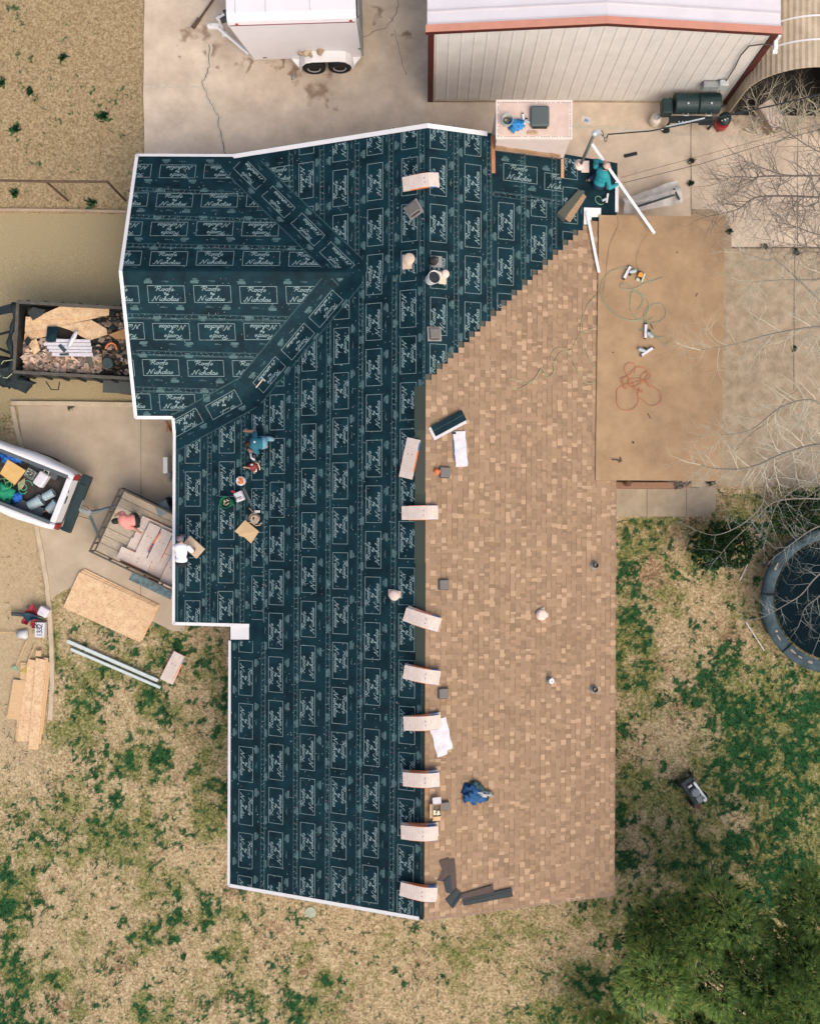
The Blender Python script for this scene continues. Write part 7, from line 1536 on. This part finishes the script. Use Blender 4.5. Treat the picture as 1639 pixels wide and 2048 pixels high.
# ------------------------------------------------------------ leafy growth
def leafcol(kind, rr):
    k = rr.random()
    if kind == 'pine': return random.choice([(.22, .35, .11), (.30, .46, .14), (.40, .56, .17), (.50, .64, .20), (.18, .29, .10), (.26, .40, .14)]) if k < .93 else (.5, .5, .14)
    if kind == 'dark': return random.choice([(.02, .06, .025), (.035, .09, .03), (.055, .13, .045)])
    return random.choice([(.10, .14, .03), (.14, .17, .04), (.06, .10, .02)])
M_leaf = mat('foliage', (1, 1, 1), .75, .15, 20, attr='tint', spec=.25)
_n = M_leaf.node_tree.nodes; _l = M_leaf.node_tree.links; _t = _n.new('ShaderNodeBsdfTranslucent'); _m = _n.new('ShaderNodeMixShader'); _m.inputs[0].default_value = .5
_l.new(_n['Principled BSDF'].inputs['Base Color'].links[0].from_socket, _t.inputs[0]); _l.new(_n['Principled BSDF'].outputs[0], _m.inputs[1]); _l.new(_t.outputs[0], _m.inputs[2]); _l.new(_m.outputs[0], _n['Material Output'].inputs[0])
def tuft(mb, p, d, L, rr, n=7, w_=.012, kind='pine', c=None):
    col = c or leafcol(kind, rr); a = d.cross(Vector((0, 0, 1))); a = a.normalized() if a.length > .1 else Vector((1, 0, 0)); b = d.cross(a)
    for i in range(n):
        th = rr.uniform(0, 6.28); sp = rr.uniform(.1, .5); dd = (d+(a*math.cos(th)+b*math.sin(th))*sp).normalized(); s_ = dd.cross(Vector((rr.uniform(-1, 1), rr.uniform(-1, 1), rr.uniform(-1, 1)))).normalized()*w_
        k = rr.uniform(.75, 1.25); q = p+dd*L*rr.uniform(.6, 1.1); mb.add([p-s_, p+s_, q+s_*.3, q-s_*.3], [(0, 1, 2, 3)], 0, (col[0]*k, col[1]*k, col[2]*k))
def pine(label, base, mounds, seed, dens=1.0, kind='pine', name='evergreen_tree', cat='evergreen tree', L=.19, w_=.010, cols=None):
    rr = random.Random(seed); b0 = P(*base, 0); r_ = bpy.data.objects.new(name, None); C.objects.link(r_); r_.location = b0; tag(r_, label, cat, 'trees and shrubs at the right' if name != 'evergreen_tree' else 'evergreen trees at the lower right corner')
    top = max(z for _, _, z, _, _ in mounds); m = MB(); m.tube([(0, 0, -.1), (.03, 0, top*.4), (0, .02, top*.75)], [.16, .12, .05], 10); m.build('trunk', M_barkd, r_)
    mb = MB(); br = MB()
    for px, py, z, rad, hh in mounds:
        c = P(px, py, z)-b0; R3 = rad*.86/F*(28-z); br.tube([(0, 0, top*.35), tuple(c*.5+Vector((0, 0, top*.25))), tuple(c-Vector((0, 0, hh*.3)))], [.05, .035, .015], 5)
        n = int(R3*R3*1700*dens)
        lob = [(Vector((rr.gauss(0, 1), rr.gauss(0, 1), rr.uniform(-.1, 1))).normalized(), rr.uniform(.25, .42)) for _ in range(16)]
        for i in range(n):
            v = Vector((rr.gauss(0, 1), rr.gauss(0, 1), abs(rr.gauss(0, 1))-.45)).normalized()
            bump_ = max(math.exp(-((v-l_).length/s_)**2) for l_, s_ in lob); s3 = .86+.16*bump_
            if bump_ < .15 and rr.random() < .35: continue
            p = c+Vector((v.x*R3, v.y*R3, v.z*hh*2.6))*s3*rr.uniform(.88, 1.02); d = (v*1.2+Vector((0, 0, .1))+Vector((rr.gauss(0, .25), rr.gauss(0, .25), rr.gauss(0, .2)))).normalized()
            tuft(mb, p, d, L*rr.uniform(.7, 1.35), rr, kind=kind, w_=w_)
        for i in range(int(n*.12)):                     # inner tufts get a dark colour, painted shade filling the heart of the clump
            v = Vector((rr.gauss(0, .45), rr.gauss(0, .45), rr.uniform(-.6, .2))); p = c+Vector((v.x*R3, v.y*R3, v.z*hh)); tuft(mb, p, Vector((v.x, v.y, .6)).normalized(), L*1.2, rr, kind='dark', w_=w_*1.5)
    mb.build('foliage', M_leaf, r_); br.build('branches', M_barkd, r_)
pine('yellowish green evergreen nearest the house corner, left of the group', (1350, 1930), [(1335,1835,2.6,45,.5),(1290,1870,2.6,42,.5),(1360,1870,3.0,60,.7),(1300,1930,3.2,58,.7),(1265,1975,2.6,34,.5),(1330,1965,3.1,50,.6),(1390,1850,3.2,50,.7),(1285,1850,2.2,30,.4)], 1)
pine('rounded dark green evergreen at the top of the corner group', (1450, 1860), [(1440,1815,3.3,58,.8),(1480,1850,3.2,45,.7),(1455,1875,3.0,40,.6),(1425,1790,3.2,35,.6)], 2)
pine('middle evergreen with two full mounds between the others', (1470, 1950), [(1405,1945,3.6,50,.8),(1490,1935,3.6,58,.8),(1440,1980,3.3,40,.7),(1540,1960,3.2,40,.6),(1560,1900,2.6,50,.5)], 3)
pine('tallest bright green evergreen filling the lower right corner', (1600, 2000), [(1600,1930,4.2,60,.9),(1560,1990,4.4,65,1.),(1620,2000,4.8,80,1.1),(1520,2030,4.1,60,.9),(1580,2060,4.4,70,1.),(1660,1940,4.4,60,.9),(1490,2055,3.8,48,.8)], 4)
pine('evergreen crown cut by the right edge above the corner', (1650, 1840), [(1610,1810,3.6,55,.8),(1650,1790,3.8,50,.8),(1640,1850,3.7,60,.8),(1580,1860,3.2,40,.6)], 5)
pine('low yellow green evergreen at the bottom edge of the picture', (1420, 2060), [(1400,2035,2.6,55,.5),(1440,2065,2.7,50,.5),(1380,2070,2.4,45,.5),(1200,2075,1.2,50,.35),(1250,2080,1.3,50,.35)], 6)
pine('dark shrub under bare twigs left of the trampoline', (1445, 1095), [(1420,1105,.8,38,.5),(1460,1095,.9,42,.5),(1490,1075,.8,34,.45),(1400,1090,.6,24,.4),(1440,1070,.7,30,.4)], 7, .9, 'dark', 'leafy_shrub', 'shrub', .10, .02)
pine('dark shrub growing at the upper edge of the trampoline', (1610, 1020), [(1600,1020,.8,40,.5),(1640,1030,.8,35,.5),(1570,1040,.6,30,.4),(1650,1000,.7,30,.4)], 9, .8, 'dark', 'leafy_shrub', 'shrub', .10, .02)
def weed(label, px, py, rad, seed, kind='pine', z=0, n=44):
    rr = random.Random(seed); m = MB(); R3 = rad/F*28
    for i in range(n): a = rr.uniform(0, 6.28); q = rr.uniform(0, 1)*(.75+.3*math.sin(a*2+seed)); tuft(m, Vector((math.cos(a)*R3*q, math.sin(a)*R3*q, 0)), Vector((math.cos(a)*.5, math.sin(a)*.5, 1)).normalized(), .09, rr, 5, .012, c=random.choice([(.01, .09, .035), (.02, .13, .05), (.006, .05, .022)]))
    o = m.build('weed', M_leaf); o.location = P(px, py, z); tag(o, label, 'weed', 'green weeds in the ground and joints')
for i, (x, y, r, lb) in enumerate([(207, 232, 14, 'spreading green weed, largest in the upper left field'), (126, 115, 8, 'pale green weed highest in the field'), (33, 258, 10, 'round green weed near the left picture edge'), (183, 406, 12, 'bushy green weed beside the foot of the pipe fence'), (30, 387, 10, 'green weed below the fence rail at the left edge'), (62, 185, 9, 'bluish green weed in the middle left of the field'), (5, 165, 9, 'green weed cut by the left edge'), (1381, 323, 7, 'small green weed in the concrete joint below the cable'), (1379, 367, 6, 'round weed in the concrete joint near the plastic sheet'), (1458, 464, 7, 'dark weed at the gravel corner of the patio roof'), (1527, 494, 6, 'weed at the edge where pale concrete meets brown'), (1590, 505, 8, 'bigger weed at the crossing of joints on the patio'), (1586, 698, 5, 'tiny weed in the patio joint under the twigs'), (145, 814, 7, 'weed growing against the driveway kerb'), (1420, 966, 8, 'brown green weed at the edge of the concrete pad')]):
    weed(lb, x, y, r, 100+i, z=.03 if x > 300 else -.02)
